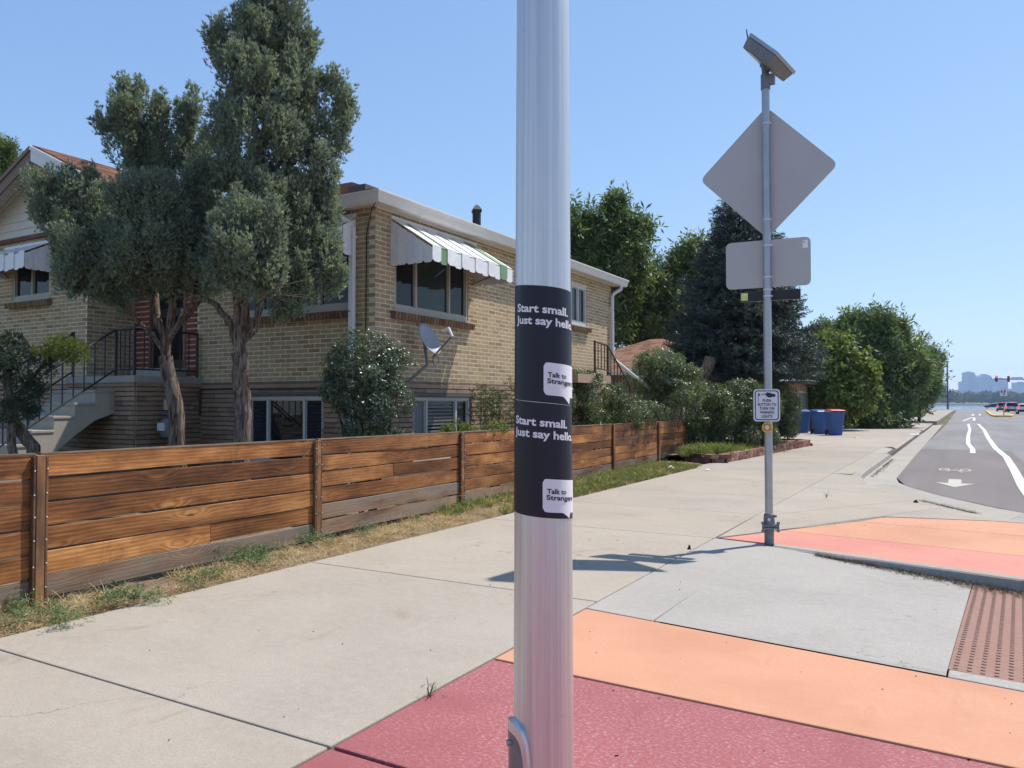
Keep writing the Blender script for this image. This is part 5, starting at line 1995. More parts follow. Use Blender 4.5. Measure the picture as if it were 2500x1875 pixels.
def text_shape(s, size, bold=0.0, sx=1.0, space=1.0, res=3):
    cu = bpy.data.curves.new('lettering', 'FONT')
    cu.body = s
    cu.size = size
    cu.offset = bold
    cu.space_character = space
    cu.resolution_u = res
    ob = bpy.data.objects.new('lettering', cu)
    col.objects.link(ob)
    dg = bpy.context.evaluated_depsgraph_get()
    dg.update()
    me = ob.evaluated_get(dg).to_mesh()
    V = [(v.co.x * sx, v.co.y) for v in me.vertices]
    F = [tuple(p.vertices) for p in me.polygons]
    ob.evaluated_get(dg).to_mesh_clear()
    bpy.data.objects.remove(ob)
    bpy.data.curves.remove(cu)
    return V, F


TILT = 0.0115 / R(90)


def on_pole(m, V, F, th0, z0, dr, sl=TILT):
    m.add([cyl(th0 + x / pr(z0), z0 + y - sl * (th0 + x / pr(z0)), dr) for x, y in V], F)


def fit(s, size, width, bold):
    V, F = text_shape(s, size, bold)
    w = max(v[0] for v in V) - min(v[0] for v in V)
    x0_ = min(v[0] for v in V)
    k = width / w
    return [((v[0] - x0_) * k, v[1]) for v in V], F


def poster(zt, zb, dth, b1, b2, bub, label):
    o = thing('poster', cyl(0, zb, 0), label, 'poster')
    m = MB()
    n = 72
    ths = [math.pi * 2 * k / n - math.pi for k in range(n + 1)]
    vs = []
    for th in ths:
        tt = max(-1.9, min(1.9, th))
        if abs(th) <= 1.9:
            pass
        vs += [cyl(th, zb - TILT * tt, 0.0014), cyl(th, zt - TILT * tt, 0.0014)]
    m.add(vs, [(2 * k, 2 * k + 2, 2 * k + 3, 2 * k + 1) for k in range(n)])
    m.build('backing', M['navy'], o, smooth=True)
    rr = pr((zt + zb) / 2)
    for s, z, a0, a1 in (('Start small.', b1, -61, 57), ('Just say hello.', b2, -63, 80)):
        V, F = fit(s, 0.0305, R(a1 - a0) * rr, 0.0009)
        t = MB()
        on_pole(t, V, F, R(a0) + dth, z, 0.0024)
        t.build('lettering', M['poster_white'], o)
    # speech bubble
    (zbt, zbb, tip, tz1, tz2) = bub
    t = MB()
    th_a, th_b = R(1) + dth * 0.4, R(96) + dth * 0.4
    W_, H_ = (th_b - th_a) * rr, zbt - zbb
    # grid of the bubble so that it bends with the pole, corners rounded by clamping
    nx_, rc = 28, 0.011
    top, bot = [], []
    for k in range(nx_ + 1):
        x = W_ * k / nx_
        e = 0.0
        d_ = min(x, W_ - x)
        if d_ < rc:
            e = rc - math.sqrt(max(0, rc * rc - (rc - d_) ** 2))
        tail = 0.0
        if W_ * 0.44 <= x <= W_ * 0.65:
            tail = (zbb - tip) * (x - W_ * 0.44) / (W_ * 0.21)
        sl = TILT
        top.append(cyl(th_a + x / rr, zbt - e - sl * (th_a + x / rr), 0.0022))
        bot.append(cyl(th_a + x / rr, zbb + e - tail - sl * (th_a + x / rr), 0.0022))
    t.add(top + bot, [(nx_ + 1 + k, nx_ + 2 + k, k + 1, k) for k in range(nx_)])
    sb = t.build('speech_bubble', M['poster_white'], o, smooth=True)
    for s, z, a0, a1 in (('Talk to', tz1, 9, 51), ('Strangers', tz2, 8, 76)):
        V, F = fit(s, 0.0185, R(a1 - a0) * rr, 0.00045)
        t2 = MB()
        on_pole(t2, V, F, R(a0) + dth * 0.4, z, 0.0032)
        t2.build('bubble_lettering', M['navy'], sb)
    return o


poster(1.722, 1.403, R(0), 1.648, 1.615, (1.513, 1.424, 1.404, 1.474, 1.457), 'upper navy poster wrapped round the aluminium pole at eye level')
poster(1.4015, 1.090, R(-5), 1.338, 1.3055, (1.196, 1.106, 1.090, 1.157, 1.140), 'lower navy poster wrapped round the aluminium pole below the other')

# ================================================================== warning sign post with solar panel
BX, BY = -1.677, 8.035
wp = thing('crosswalk_warning_post', (BX, BY, 0), 'galvanised post with solar panel, diamond sign seen from behind and push button', 'sign post')


def zat(y):
    return float(at(1876, y, 7.76)[2])


MB().tube([(BX, BY, -0.05), (BX, BY, 0.155)], 0.046, 20).build('base_stub', M['galv_dark'], wp, smooth=True)
MB().tube([(BX, BY, 0.20), (BX, BY, zat(178))], 0.0385, 24).build('post', M['galv'], wp, smooth=True)
bf = MB()
for z0_ in (0.150, 0.178):
    bf.prism([(BX + 0.10 * math.cos(R(a)) * (1 if a % 120 == 0 else 0.62), BY + 0.10 * math.sin(R(a)) * (1 if a % 120 == 0 else 0.62)) for a in range(0, 360, 60)], z0_, z0_ + 0.022)
bf.lathe((BX, BY, 0.20), [(0.062, 0), (0.055, 0.02), (0.050, 0.09), (0.046, 0.10)], 20)
bf.build('breakaway_base', M['galv_dark'], wp, bevel=0.003)
for a in (0, 120, 240):
    MB().lathe((BX + 0.088 * math.cos(R(a)), BY + 0.088 * math.sin(R(a)), 0.125), [(0.016, 0), (0.016, 0.02), (0.009, 0.021), (0.009, 0.078), (0.016, 0.079), (0.016, 0.10)], 6).build('bolt', M['galv_dark'], wp)
tc = Vector((math.sin(R(12)), -math.cos(R(12)), 0))
MB().tube([Vector((BX, BY, 0.25)) + tc * 0.04, Vector((BX, BY, 0.25)) + tc * 0.058], 0.014, 10).build('set_screw', M['zinc'], wp)
MB().tube([Vector((BX + 0.04, BY, 0.28)), Vector((BX + 0.075, BY - 0.01, 0.28))], 0.012, 6).build('bolt', M['galv_dark'], wp)
PA = R(5)
pu = Vector((math.cos(PA), math.sin(PA), 0))
pn = Vector((-math.sin(PA), math.cos(PA), 0))


def plate(name, pts, off, th, mat, parent, bevel=0.0):
    """flat plate from (u,z) points in the sign plane at distance off behind the post"""
    m = MB()
    n = len(pts)
    P = lambda u, z, d: Vector((BX, BY, z)) + pu * u + pn * d
    m.add([P(u, z, off) for u, z in pts] + [P(u, z, off + th) for u, z in pts], [tuple(range(n)), tuple(range(n, 2 * n))[::-1]] + [(i, n + i, n + (i + 1) % n, (i + 1) % n) for i in range(n)])
    return m.build(name, mat, parent, bevel=bevel)


def rounded(pts, r, k=5):
    out = []
    n = len(pts)
    for i in range(n):
        p0, p1, p2 = np.array(pts[i - 1]), np.array(pts[i]), np.array(pts[(i + 1) % n])
        a = p1 + (p0 - p1) / np.linalg.norm(p0 - p1) * r
        b = p1 + (p2 - p1) / np.linalg.norm(p2 - p1) * r
        for j in range(k + 1):
            t = j / k
            out.append(tuple((1 - t) ** 2 * a + 2 * t * (1 - t) * p1 + t * t * b))
    return out


cz = (zat(263) + zat(560)) / 2
hd = (zat(263) - zat(560)) / 2 + 0.065
plate('diamond_sign', rounded([(0, cz - hd), (hd * 1.0, cz), (0, cz + hd), (-hd * 1.0, cz)], 0.075), 0.043, 0.003, M['alu_sheet'], wp)
zt_, zb_ = zat(580), zat(698)
pl = plate('plaque_sign', rounded([(-0.41, zb_), (0.41, zb_), (0.41, zt_), (-0.41, zt_)], 0.06), 0.043, 0.003, M['alu_sheet'], wp)
st_ = plate('sticker', [(0.335, zt_ - 0.11), (0.385, zt_ - 0.11), (0.385, zt_ - 0.03), (0.335, zt_ - 0.03)], 0.0415, 0.001, M['poster_white'], pl)
plate('print_line', [(0.343, zt_ - 0.06), (0.352, zt_ - 0.06), (0.352, zt_ - 0.04), (0.343, zt_ - 0.04)], 0.0408, 0.0005, M['dishlogo'], pl)
zbb_ = zat(718)
m = MB()
for dv in (0.0,):
    P = lambda u, z, d: Vector((BX, BY, z)) + pu * u + pn * d
    a, b, c, d, h = -0.27, 0.31, 0.045, 0.10, 0.05
    m.add([P(a, zbb_ - h, c), P(b, zbb_ - h, c), P(b, zbb_ - h, d), P(a, zbb_ - h, d), P(a, zbb_ + h, c), P(b, zbb_ + h, c), P(b, zbb_ + h, d), P(a, zbb_ + h, d)],
          [(0, 3, 2, 1), (4, 5, 6, 7), (0, 1, 5, 4), (1, 2, 6, 5), (2, 3, 7, 6), (3, 0, 4, 7)])
bb_ = m.build('beacon_bar', M['black'], wp, bevel=0.004)
plate('beacon_tag', [(-0.262, zbb_ - 0.04), (-0.195, zbb_ - 0.04), (-0.195, zbb_ + 0.036), (-0.262, zbb_ + 0.036)], 0.0425, 0.001, M['chartreuse'], bb_)
for u in (-0.13, 0.13):
    plate('beacon_lamp', [(u - 0.07, zbb_ - 0.032), (u + 0.07, zbb_ - 0.032), (u + 0.07, zbb_ + 0.032), (u - 0.07, zbb_ + 0.032)], 0.1005, 0.004, M['chartreuse'], bb_)
for y in (293, 532, 596, 674, 705, 721):
    z = zat(y)
    MB().tube([(BX, BY, z - 0.006), (BX, BY, z + 0.006)], 0.0405, 20).tube([Vector((BX, BY, z)) + pu * 0.04, Vector((BX, BY, z)) + pu * 0.052], 0.008, 6).build('strap', M['zinc'], wp)

# push button sign: faces the camera side
SA = R(10)
su = Vector((math.cos(SA), math.sin(SA), 0))
sn = Vector((math.sin(SA), -math.cos(SA), 0))
sz = (zat(950) + zat(1029)) / 2
SW, SH = 0.252, 0.322


def sgn(u, z, d):
    return Vector((BX, BY, sz + z)) + su * (u - 0.012) + sn * (0.045 + d)


def sflat(name, pts, d0, d1, mat, parent):
    n = len(pts)
    m = MB().add([sgn(u, z, d1) for u, z in pts] + [sgn(u, z, d0) for u, z in pts], [tuple(range(n)), tuple(range(n, 2 * n))[::-1]] + [(i, n + i, n + (i + 1) % n, (i + 1) % n) for i in range(n)])
    return m.build(name, mat, parent)


hw, hh = SW / 2, SH / 2
psn = sflat('push_button_sign', rounded([(-hw, -hh), (hw, -hh), (hw, hh), (-hw, hh)], 0.036), -0.003, 0.0, M['signwhite'], wp)
ro_ = rounded([(-hw + 0.013, -hh + 0.013), (hw - 0.013, -hh + 0.013), (hw - 0.013, hh - 0.013), (-hw + 0.013, hh - 0.013)], 0.03)
ri_ = rounded([(-hw + 0.022, -hh + 0.022), (hw - 0.022, -hh + 0.022), (hw - 0.022, hh - 0.022), (-hw + 0.022, hh - 0.022)], 0.024)
n = len(ro_)
MB().add([sgn(*p, 0.0012) for p in ro_] + [sgn(*p, 0.0012) for p in ri_], [(i, (i + 1) % n, n + (i + 1) % n, n + i) for i in range(n)]).build('border', M['signblack'], psn)
txt = MB()
for s, zc, w in (('PUSH', 0.034, 0.079), ('BUTTON TO', -0.005, 0.172), ('TURN ON', -0.044, 0.140), ('WARNING', -0.083, 0.134), ('LIGHTS', -0.122, 0.104)):
    V, F = text_shape(s, 0.0385, 0.0013, 0.72, 1.12)
    x0_, x1_ = min(v[0] for v in V), max(v[0] for v in V)
    txt.add([sgn((v[0] - (x0_ + x1_) / 2) * w / (x1_ - x0_) + 0.002, v[1] + zc, 0.0014) for v in V], F)
txt.build('lettering', M['signblack'], psn)
hand = MB()


def hpoly(pts):
    hand.add([sgn(a, b, 0.0014) for a, b in pts], [tuple(range(len(pts)))])


hpoly([(-0.054, 0.106), (-0.012, 0.108), (-0.012, 0.116), (-0.052, 0.112)])
hpoly([(-0.014, 0.108), (-0.006, 0.098), (0.012, 0.080), (0.028, 0.076), (0.05, 0.082), (0.082, 0.085), (0.082, 0.110), (0.052, 0.117), (0.030, 0.125), (0.014, 0.126), (0.006, 0.132), (-0.001, 0.128), (0.004, 0.120), (-0.014, 0.116)])
hpoly([(-0.082, 0.036), (-0.0775, 0.036), (-0.0775, 0.124), (-0.082, 0.124)])
hpoly([(-0.077, 0.092), (-0.068, 0.092), (-0.068, 0.104), (-0.062, 0.108), (-0.062, 0.113), (-0.068, 0.117), (-0.077, 0.117)])
hand.build('hand_symbol', M['signblack'], psn)
for zz in (hh - 0.012, -hh + 0.028):
    MB().tube([sgn(0.0, zz, 0.0), sgn(0.0, zz, 0.006)], 0.007, 8).build('sign_bolt', M['zinc'], psn)
# button
bz = zat(1043)
bc = Vector((BX, BY, bz)) + sn * 0.05 - su * 0.008


def disc(r0, d0, r1, d1, mat, nm, par, seg=28, ex=1.06):
    m = MB()
    vs = []
    for (r_, d_) in ((r0, d0), (r0, d0 + (d1 - d0) * 0.7), (r1, d1)):
        for k in range(seg):
            a = 2 * math.pi * k / seg
            vs.append(bc + su * (r_ * math.cos(a)) + Vector((0, 0, 1)) * (r_ * ex * math.sin(a)) + sn * d_)
    m.add(vs, [(i * seg + k, i * seg + (k + 1) % seg, (i + 1) * seg + (k + 1) % seg, (i + 1) * seg + k) for i in range(2) for k in range(seg)] + [tuple(range(2 * seg, 3 * seg))])
    return m.build(nm, mat, par, smooth=True)


hb = disc(0.052, -0.03, 0.046, 0.028, M['yellow'], 'button_housing', wp)
disc(0.030, 0.02, 0.029, 0.029, M['signblack'], 'button_ring', hb)
disc(0.024, 0.02, 0.020, 0.036, M['zinc'], 'button', hb)
for k, a in enumerate((90, 40, 140, 220, 320)):
    q = bc + su * (0.038 * math.cos(R(a))) + Vector((0, 0, 1)) * (0.04 * math.sin(R(a)))
    MB().tube([q + sn * 0.02, q + sn * 0.0305], 0.004, 6).build('housing_screw', M['signblack'], hb)

# solar panel: faces the midday sun
top = Vector((BX, BY, zat(178)))
pa_ = R(97)
av = Vector((math.sin(pa_), math.cos(pa_), 0))
tl = R(45)
nv = av * math.sin(tl) + Vector((0, 0, 1)) * math.cos(tl)       # panel normal
uh = Vector((av.y, -av.x, 0))                                     # horizontal edge
vv = nv.cross(uh)                                                 # up-slope
if vv.z < 0:
    vv = -vv
ctr = top + Vector((0, 0, 0.155)) + nv * 0.02 + av * 0.04 + vv * 0.03
sp = MB()


def sbox(m, u0, u1, v0, v1, d0, d1, ch=0.0):
    P = lambda a, b, c: ctr + uh * a + vv * b + nv * c
    m.add([P(u0 + ch, v0 + ch, d0), P(u1 - ch, v0 + ch, d0), P(u1 - ch, v1 - ch, d0), P(u0 + ch, v1 - ch, d0), P(u0, v0, d1), P(u1, v0, d1), P(u1, v1, d1), P(u0, v1, d1)],
          [(0, 3, 2, 1), (4, 5, 6, 7), (0, 1, 5, 4), (1, 2, 6, 5), (2, 3, 7, 6), (3, 0, 4, 7)])
    return m


sbox(sp, -0.27, 0.27, -0.19, 0.19, -0.075, 0.035, 0.02)
cab = sp.build('solar_cabinet', M['galv_dark'], wp, bevel=0.006)
sbox(MB(), -0.28, 0.28, -0.195, 0.18, 0.037, 0.07).build('solar_panel', M['galv'], cab)
sbox(MB(), -0.265, 0.265, -0.18, 0.165, 0.0702, 0.072).build('solar_cells', M['navy'], cab)
a0_ = ctr + vv * 0.187 + nv * 0.0 + uh * 0.20
MB().tube([a0_, a0_ + Vector((-0.02, 0, 0.13))], [0.008, 0.005], 6).build('antenna', M['black'], cab)
sbox(MB(), -0.05, 0.24, 0.02, 0.15, -0.079, -0.076).build('label_plate', M['litter'], cab)
mt_ = MB()
mt_.tube([top - Vector((0, 0, 0.12)), top + Vector((0, 0, 0.03))], 0.047, 18)
mt_.tube([top, top + Vector((0, 0, 0.06)), ctr - nv * 0.06], 0.036, 10)
mt_.bb((top.x + 0.02, top.y - 0.03, top.z - 0.07), (top.x + 0.085, top.y + 0.05, top.z + 0.02))
mt_.tube([ctr - nv * 0.079 + vv * 0.02, ctr - nv * 0.079 - vv * 0.09], 0.03, 8)
mt_.build('panel_bracket', M['galv_dark'], wp, smooth=True)

# ================================================================== block retaining wall
rw = thing('retaining_wall', (-4.9, 22, 0), 'low red concrete block retaining wall edging the planting bed', 'wall')
path = [(-5.75, 18.75), (-5.25, 18.35), (-4.95, 18.45), (-4.86, 19.6), (-4.72, 21.8), (-4.62, 24.6), (-4.42, 27.3), (-4.7, 27.75), (-5.4, 27.9)]


def path_pts(path, step):
    out = []
    acc = 0.0
    for a, b in zip(path[:-1], path[1:]):
        a, b = np.array(a), np.array(b)
        L = np.linalg.norm(b - a)
        while acc < L:
            out.append((a + (b - a) * acc / L, (b - a) / L))
            acc += step
        acc -= L
    return out


blk_m = []
for v in range(4):
    r_ = np.random.default_rng(v)
    m = MB()
    V = []
    for z in (-0.05, 0.05):
        for (x, y) in ((-0.145, -0.10), (-0.05, -0.115), (0.05, -0.112), (0.145, -0.10), (0.125, 0.1), (-0.125, 0.1)):
            V.append((x + r_.uniform(-0.006, 0.006), y + (r_.uniform(-0.014, 0.014) if y < 0 else 0), z * (1 if y > 0 else 0.94) + (r_.uniform(-0.004, 0.004) if y < 0 else 0)))
    m.add(V, [(5, 4, 3, 2, 1, 0), (6, 7, 8, 9, 10, 11)] + [(i, (i + 1) % 6, 6 + (i + 1) % 6, 6 + i) for i in range(6)])
    blk_m.append(m.mesh('block', M['block']))
for row, (st, z, inset) in enumerate(((0.0, 0.045, 0.0), (0.15, 0.148, 0.03))):
    for i, (p, d) in enumerate(path_pts(path, 0.298)):
        if row == 1 and (p[1] < 18.6 and p[0] > -5.1 and False):
            continue
        nrm = np.array([d[1], -d[0]])
        q = p + d * st - nrm * inset
        o = add_obj('block', blk_m[(i * 7 + row) % 4], rw, Vector((q[0], q[1], z)) - wloc(rw))
        o.rotation_euler = (rng.uniform(-0.02, 0.02), rng.uniform(-0.03, 0.03), math.atan2(d[1], d[0]) + rng.uniform(-0.05, 0.05))
fl = tag(MB().box((0, 0, 0), (0.6, 0.35, 0.05), Matrix.Rotation(R(25), 3, 'Z')).build('flagstone', M['pink'], None, loc=Vector((-5.25, 22.6, 0.235))), 'loose pale flagstone lying on the planting bed', 'stone')

# ================================================================== blue bins
def make_bin(loc, rz, label, lidm, lid_open=0.0):
    t = thing('wheeled_bin', loc, label, 'bin', 'bins on the driveway', rz)
    m = MB()
    sec = [(0.0, 0.225, 0.26), (0.06, 0.235, 0.275), (0.62, 0.275, 0.325), (0.64, 0.29, 0.335), (0.98, 0.305, 0.365), (1.02, 0.325, 0.385)]
    V = []
    for (z, hx, hy) in sec:
        c = 0.05
        for (x, y) in ((-hx + c, -hy), (hx - c, -hy), (hx, -hy + c), (hx, hy - c), (hx - c, hy), (-hx + c, hy), (-hx, hy - c), (-hx, -hy + c)):
            V.append((x, y, z))
    F = [(i * 8 + k, i * 8 + (k + 1) % 8, (i + 1) * 8 + (k + 1) % 8, (i + 1) * 8 + k) for i in range(len(sec) - 1) for k in range(8)]
    F += [tuple(range(8))[::-1], tuple((len(sec) - 1) * 8 + k for k in range(8))]
    body = m.add(V, F).build('body', M['bin'], t, local=True)
    # recessed panel ribs on the front
    MB().add([(-0.14, -0.292, 0.10), (0.14, -0.292, 0.10), (0.11, -0.335, 0.55), (-0.11, -0.335, 0.55), (-0.14, -0.25, 0.10), (0.14, -0.25, 0.10), (0.11, -0.30, 0.55), (-0.11, -0.30, 0.55)], [(0, 1, 2, 3), (0, 3, 7, 4), (1, 5, 6, 2), (3, 2, 6, 7)]).build('front_rib', M['bin'], body, local=True)
    MB().bb((-0.16, -0.352, 0.72), (0.16, -0.33, 0.80)).build('grip_bar', M['bin'], body, local=True)
    l = MB()
    l.add([(-0.335, -0.41, 1.02), (0.335, -0.41, 1.02), (0.335, 0.40, 1.04), (-0.335, 0.40, 1.04), (-0.29, -0.37, 1.06), (0.29, -0.37, 1.06), (0.30, 0.37, 1.12), (-0.30, 0.37, 1.12), (-0.2, 0.0, 1.125), (0.2, 0.0, 1.125)],
          [(3, 2, 1, 0), (0, 1, 5, 4), (1, 2, 6, 9, 5), (2, 3, 7, 6), (3, 0, 4, 8, 7), (4, 5, 9, 8), (8, 9, 6, 7)])
    if lid_open:
        ang = Matrix.Rotation(R(-lid_open), 3, 'X')
        piv = Vector((0, 0.40, 1.03))
        l.v = [tuple(ang @ (Vector(p) - piv) + piv) for p in l.v]
    l.build('lid', lidm, t, local=True, bevel=0.012)
    for sx in (-0.29, 0.29):
        MB().tube([(sx - 0.03, 0.26, 0.12), (sx + 0.03, 0.26, 0.12)], 0.12, 16).build('wheel', M['rubber'], t, local=True)
    MB().tube([(-0.24, 0.40, 0.98), (-0.24, 0.46, 1.0), (0.24, 0.46, 1.0), (0.24, 0.40, 0.98)], 0.016, 6).build('handle', M['bin'], t, local=True)
    return t


make_bin((-6.62, 39.3, 0), R(22), 'blue wheeled bin nearest the garage, partly behind the round hedge', M['binlid'])
make_bin((-5.66, 38.3, 0), R(34), 'middle blue wheeled bin with a blue lid on the driveway', M['binlid'])
make_bin((-4.86, 37.0, 0), R(28), 'blue wheeled bin with a raised red lid on the driveway', M['redcloth'], 4)

# ================================================================== garages behind the hedge
def brick_rows(name, o, u, nrm, U, z0, z1, openings, mat, parent):
    bl = brick_list(U, z0, z1, openings)
    return lay_joined(name, o, u, nrm, bl, mat, 0.006, CH, 0.0, parent)


g1 = thing('tan_brick_garage', (-7.2, 27.1, 0), 'low tan brick garage with terracotta hip roof behind the hedge', 'garage')
gx, gy = -7.2, 27.1
MB().quad((gx, gy, -0.1), (gx, gy + 6.5, -0.1), (gx, gy + 6.5, 2.56), (gx, gy, 2.56)).quad((gx - 7, gy, -0.1), (gx, gy, -0.1), (gx, gy, 2.56), (gx - 7, gy, 2.56)).quad((gx - 7, gy + 6.5, -0.1), (gx - 7, gy, -0.1), (gx - 7, gy, 2.56), (gx - 7, gy + 6.5, 2.56)).quad((gx, gy + 6.5, -0.1), (gx - 7, gy + 6.5, -0.1), (gx - 7, gy + 6.5, 2.56), (gx, gy + 6.5, 2.56)).build('wall', M['mortar'], g1)
brick_rows('brickwork', (gx, gy, 0), (-1, 0, 0), (0, -1, 0), 7.0, 0.2, 2.5, [], M['gbrick'], g1)
brick_rows('brickwork', (gx, gy, 0), (0, 1, 0), (1, 0, 0), 6.5, 0.2, 2.5, [(0.75, 5.6, 0, 2.25)], M['gbrick'], g1)
gd = MB().bb((gx - 0.02, gy + 0.75, 0), (gx + 0.015, gy + 5.6, 2.25)).build('garage_door', M['gdoor'], g1)
for k in range(4):
    MB().bb((gx + 0.016, gy + 0.8, 0.06 + k * 0.55), (gx + 0.03, gy + 5.55, 0.56 + k * 0.55)).build('door_panel', M['gdoor'], gd)
e0, e1, f0, f1, ze = gx + 0.4, gx - 7.4, gy - 0.4, gy + 6.9, 2.56
zr1 = ze + 3.65 * 0.40
ra1, rb1 = (e0 - 3.65, gy + 3.25, zr1), (e1 + 3.65, gy + 3.25, zr1)
m = MB().add([(e1, f0, ze), (e0, f0, ze), (e0, f1, ze), (e1, f1, ze), ra1, rb1], [(0, 1, 4, 5), (1, 2, 4), (2, 3, 5, 4), (3, 0, 5), (0, 3, 2, 1)])
rr1 = m.build('roof', M['shingle'], g1)
shingles('shingles', (e1, f0, ze), (e0, f0, ze), ra1, rb1, 0.14, 0.3, parent=rr1)
shingles('shingles', (e0, f0, ze), (e0, f1, ze), ra1, ra1, 0.14, 0.3, parent=rr1)
MB().bb((e1, f0 - 0.05, ze - 0.12), (e0 + 0.05, f0, ze + 0.02)).bb((e0, f0 - 0.05, ze - 0.12), (e0 + 0.05, f1, ze + 0.02)).build('gutter', M['cream'], g1)
MB().tube([(gx - 4.05, gy - 0.3, 2.45), (gx - 4.05, gy - 0.06, 2.3), (gx - 4.05, gy - 0.05, 0)], 0.035, 6).build('downspout', M['gfascia'], g1)
MB().lathe((gx - 2.3, gy + 1.7, ze + 0.75), [(0.2, 0), (0.2, 0.1), (0.1, 0.16), (0.02, 0.17)], 10).build('roof_vent', M['gfascia'], rr1)

g2_ = thing('brown_brick_garage', (-7.0, 40.2, 0), 'brown brick garage with pale grey roof and dull green door beyond the bins', 'garage')
gx, gy = -7.0, 40.2
MB().quad((gx, gy, -0.1), (gx, gy + 6, -0.1), (gx, gy + 6, 2.4), (gx, gy, 2.4)).quad((gx - 6, gy, -0.1), (gx, gy, -0.1), (gx, gy, 2.4), (gx - 6, gy, 2.4)).quad((gx, gy + 6, -0.1), (gx - 6, gy + 6, -0.1), (gx - 6, gy + 6, 2.4), (gx, gy + 6, 2.4)).quad((gx - 6, gy + 6, -0.1), (gx - 6, gy, -0.1), (gx - 6, gy, 2.4), (gx - 6, gy + 6, 2.4)).build('wall', M['mortar'], g2_)
brick_rows('brickwork', (gx, gy, 0), (-1, 0, 0), (0, -1, 0), 6.0, 0.0, 2.35, [], M['oldbrick'], g2_)
brick_rows('brickwork', (gx, gy, 0), (0, 1, 0), (1, 0, 0), 6.0, 0.0, 2.35, [(0.5, 3.4, 0, 2.0)], M['oldbrick'], g2_)
gd = MB().bb((gx - 0.1, gy + 0.5, 0), (gx + 0.004, gy + 3.4, 1.95)).build('garage_door', M['gdoor2'], g2_)
for k in range(4):
    for j in range(3):
        MB().bb((gx + 0.004, gy + 0.58 + j * 0.94, 0.06 + k * 0.48), (gx + 0.015, gy + 1.44 + j * 0.94, 0.48 + k * 0.48)).build('door_panel', M['gdoor2'], gd)
pbox('pier', (gx - 1.05, gy - 0.16, 0), (gx - 0.75, gy - 0.004, 2.3), M['gfascia'], g2_)
MB().bb((gx - 6.3, gy - 0.35, 2.36), (gx + 0.55, gy + 6.3, 2.5)).build('fascia', M['gfascia'], g2_)
MB().add([(gx - 6.4, gy - 0.45, 2.5), (gx + 0.65, gy - 0.45, 2.5), (gx + 0.65, gy + 6.4, 2.5), (gx - 6.4, gy + 6.4, 2.5), (gx - 2.9, gy + 2.9, 3.05), (gx - 2.95, gy + 3.0, 3.05)], [(0, 1, 4, 5), (1, 2, 4), (2, 3, 5, 4), (3, 0, 5), (0, 3, 2, 1)]).build('roof', M['groof'], g2_)
for k in range(10):
    a = 0.5 + k * 0.6
    MB().tube([(gx + 0.66, gy - 0.45 + a, 2.52), (gx + 0.66 - min(a, 6.85 - a, 3.4), gy - 0.45 + a, 2.52 + 0.15 * min(a, 6.85 - a, 3.4))], 0.018, 4).build('roof_seam', M['groof'], g2_)

# ================================================================== trees and shrubs
def trunk_obj(parent, chains, mat, n=9, wob=0.012):
    m = MB()
    for pts, r0, r1 in chains:
        limb(m, pts, r0, r1, n, wob)
    return m.build('trunk', mat, parent, smooth=True)


V2S = 2500.0 / 2212.0      # sketch units to photo pixels


def vc(x, y, d, rx, ry, rd=None):
    return px_clump(x * V2S, y * V2S, d, rx * V2S, ry * V2S, rd)


def va(x, y, d):
    return Vector(at(x * V2S, y * V2S, d))


# --- two junipers in front of the house
DA, DB = 9.7, 9.25
bA = va(392, 965, DA)
bA.z = 0.0
tA = thing('juniper_tree', (bA.x, bA.y, 0), 'spreading juniper with a leaning grey trunk in front of the porch', 'tree', 'junipers in front of the house')
tops = [((250, 470), DA - 0.3), ((180, 560), DA - 0.4), ((300, 300), DA + 0.3), ((420, 330), DA + 0.35), ((120, 450), DA - 0.2)]
fork = va(358, 770, DA)
ch = [([bA, va(383, 900, DA), va(370, 830, DA), fork], 0.105, 0.085)]
ch.append(([fork, va(345, 690, DA), va(325, 600, DA + 0.1), va(300, 470, DA + 0.2), va(290, 300, DA + 0.3)], 0.06, 0.02))
ch.append(([fork, va(368, 690, DA), va(380, 600, DA), va(400, 480, DA + 0.2), va(412, 300, DA + 0.3)], 0.06, 0.02))
ch.append(([fork, va(330, 720, DA - 0.1), va(270, 665, DA - 0.2), va(215, 620, DA - 0.3), va(150, 520, DA - 0.3)], 0.032, 0.012))
ch.append(([va(362, 740, DA), va(395, 680, DA - 0.2), va(425, 640, DA - 0.2), va(440, 560, DA)], 0.04, 0.015))
ch.append(([va(330, 620, DA), va(270, 560, DA - 0.2), va(200, 500, DA - 0.2), va(110, 440, DA - 0.2)], 0.03, 0.01))
ch.append(([va(392, 700, DA), va(430, 655, DA), va(445, 640, DA)], 0.03, 0.02))
trunk_obj(tA, ch, M['bark'], 10, 0.01)
cA = []
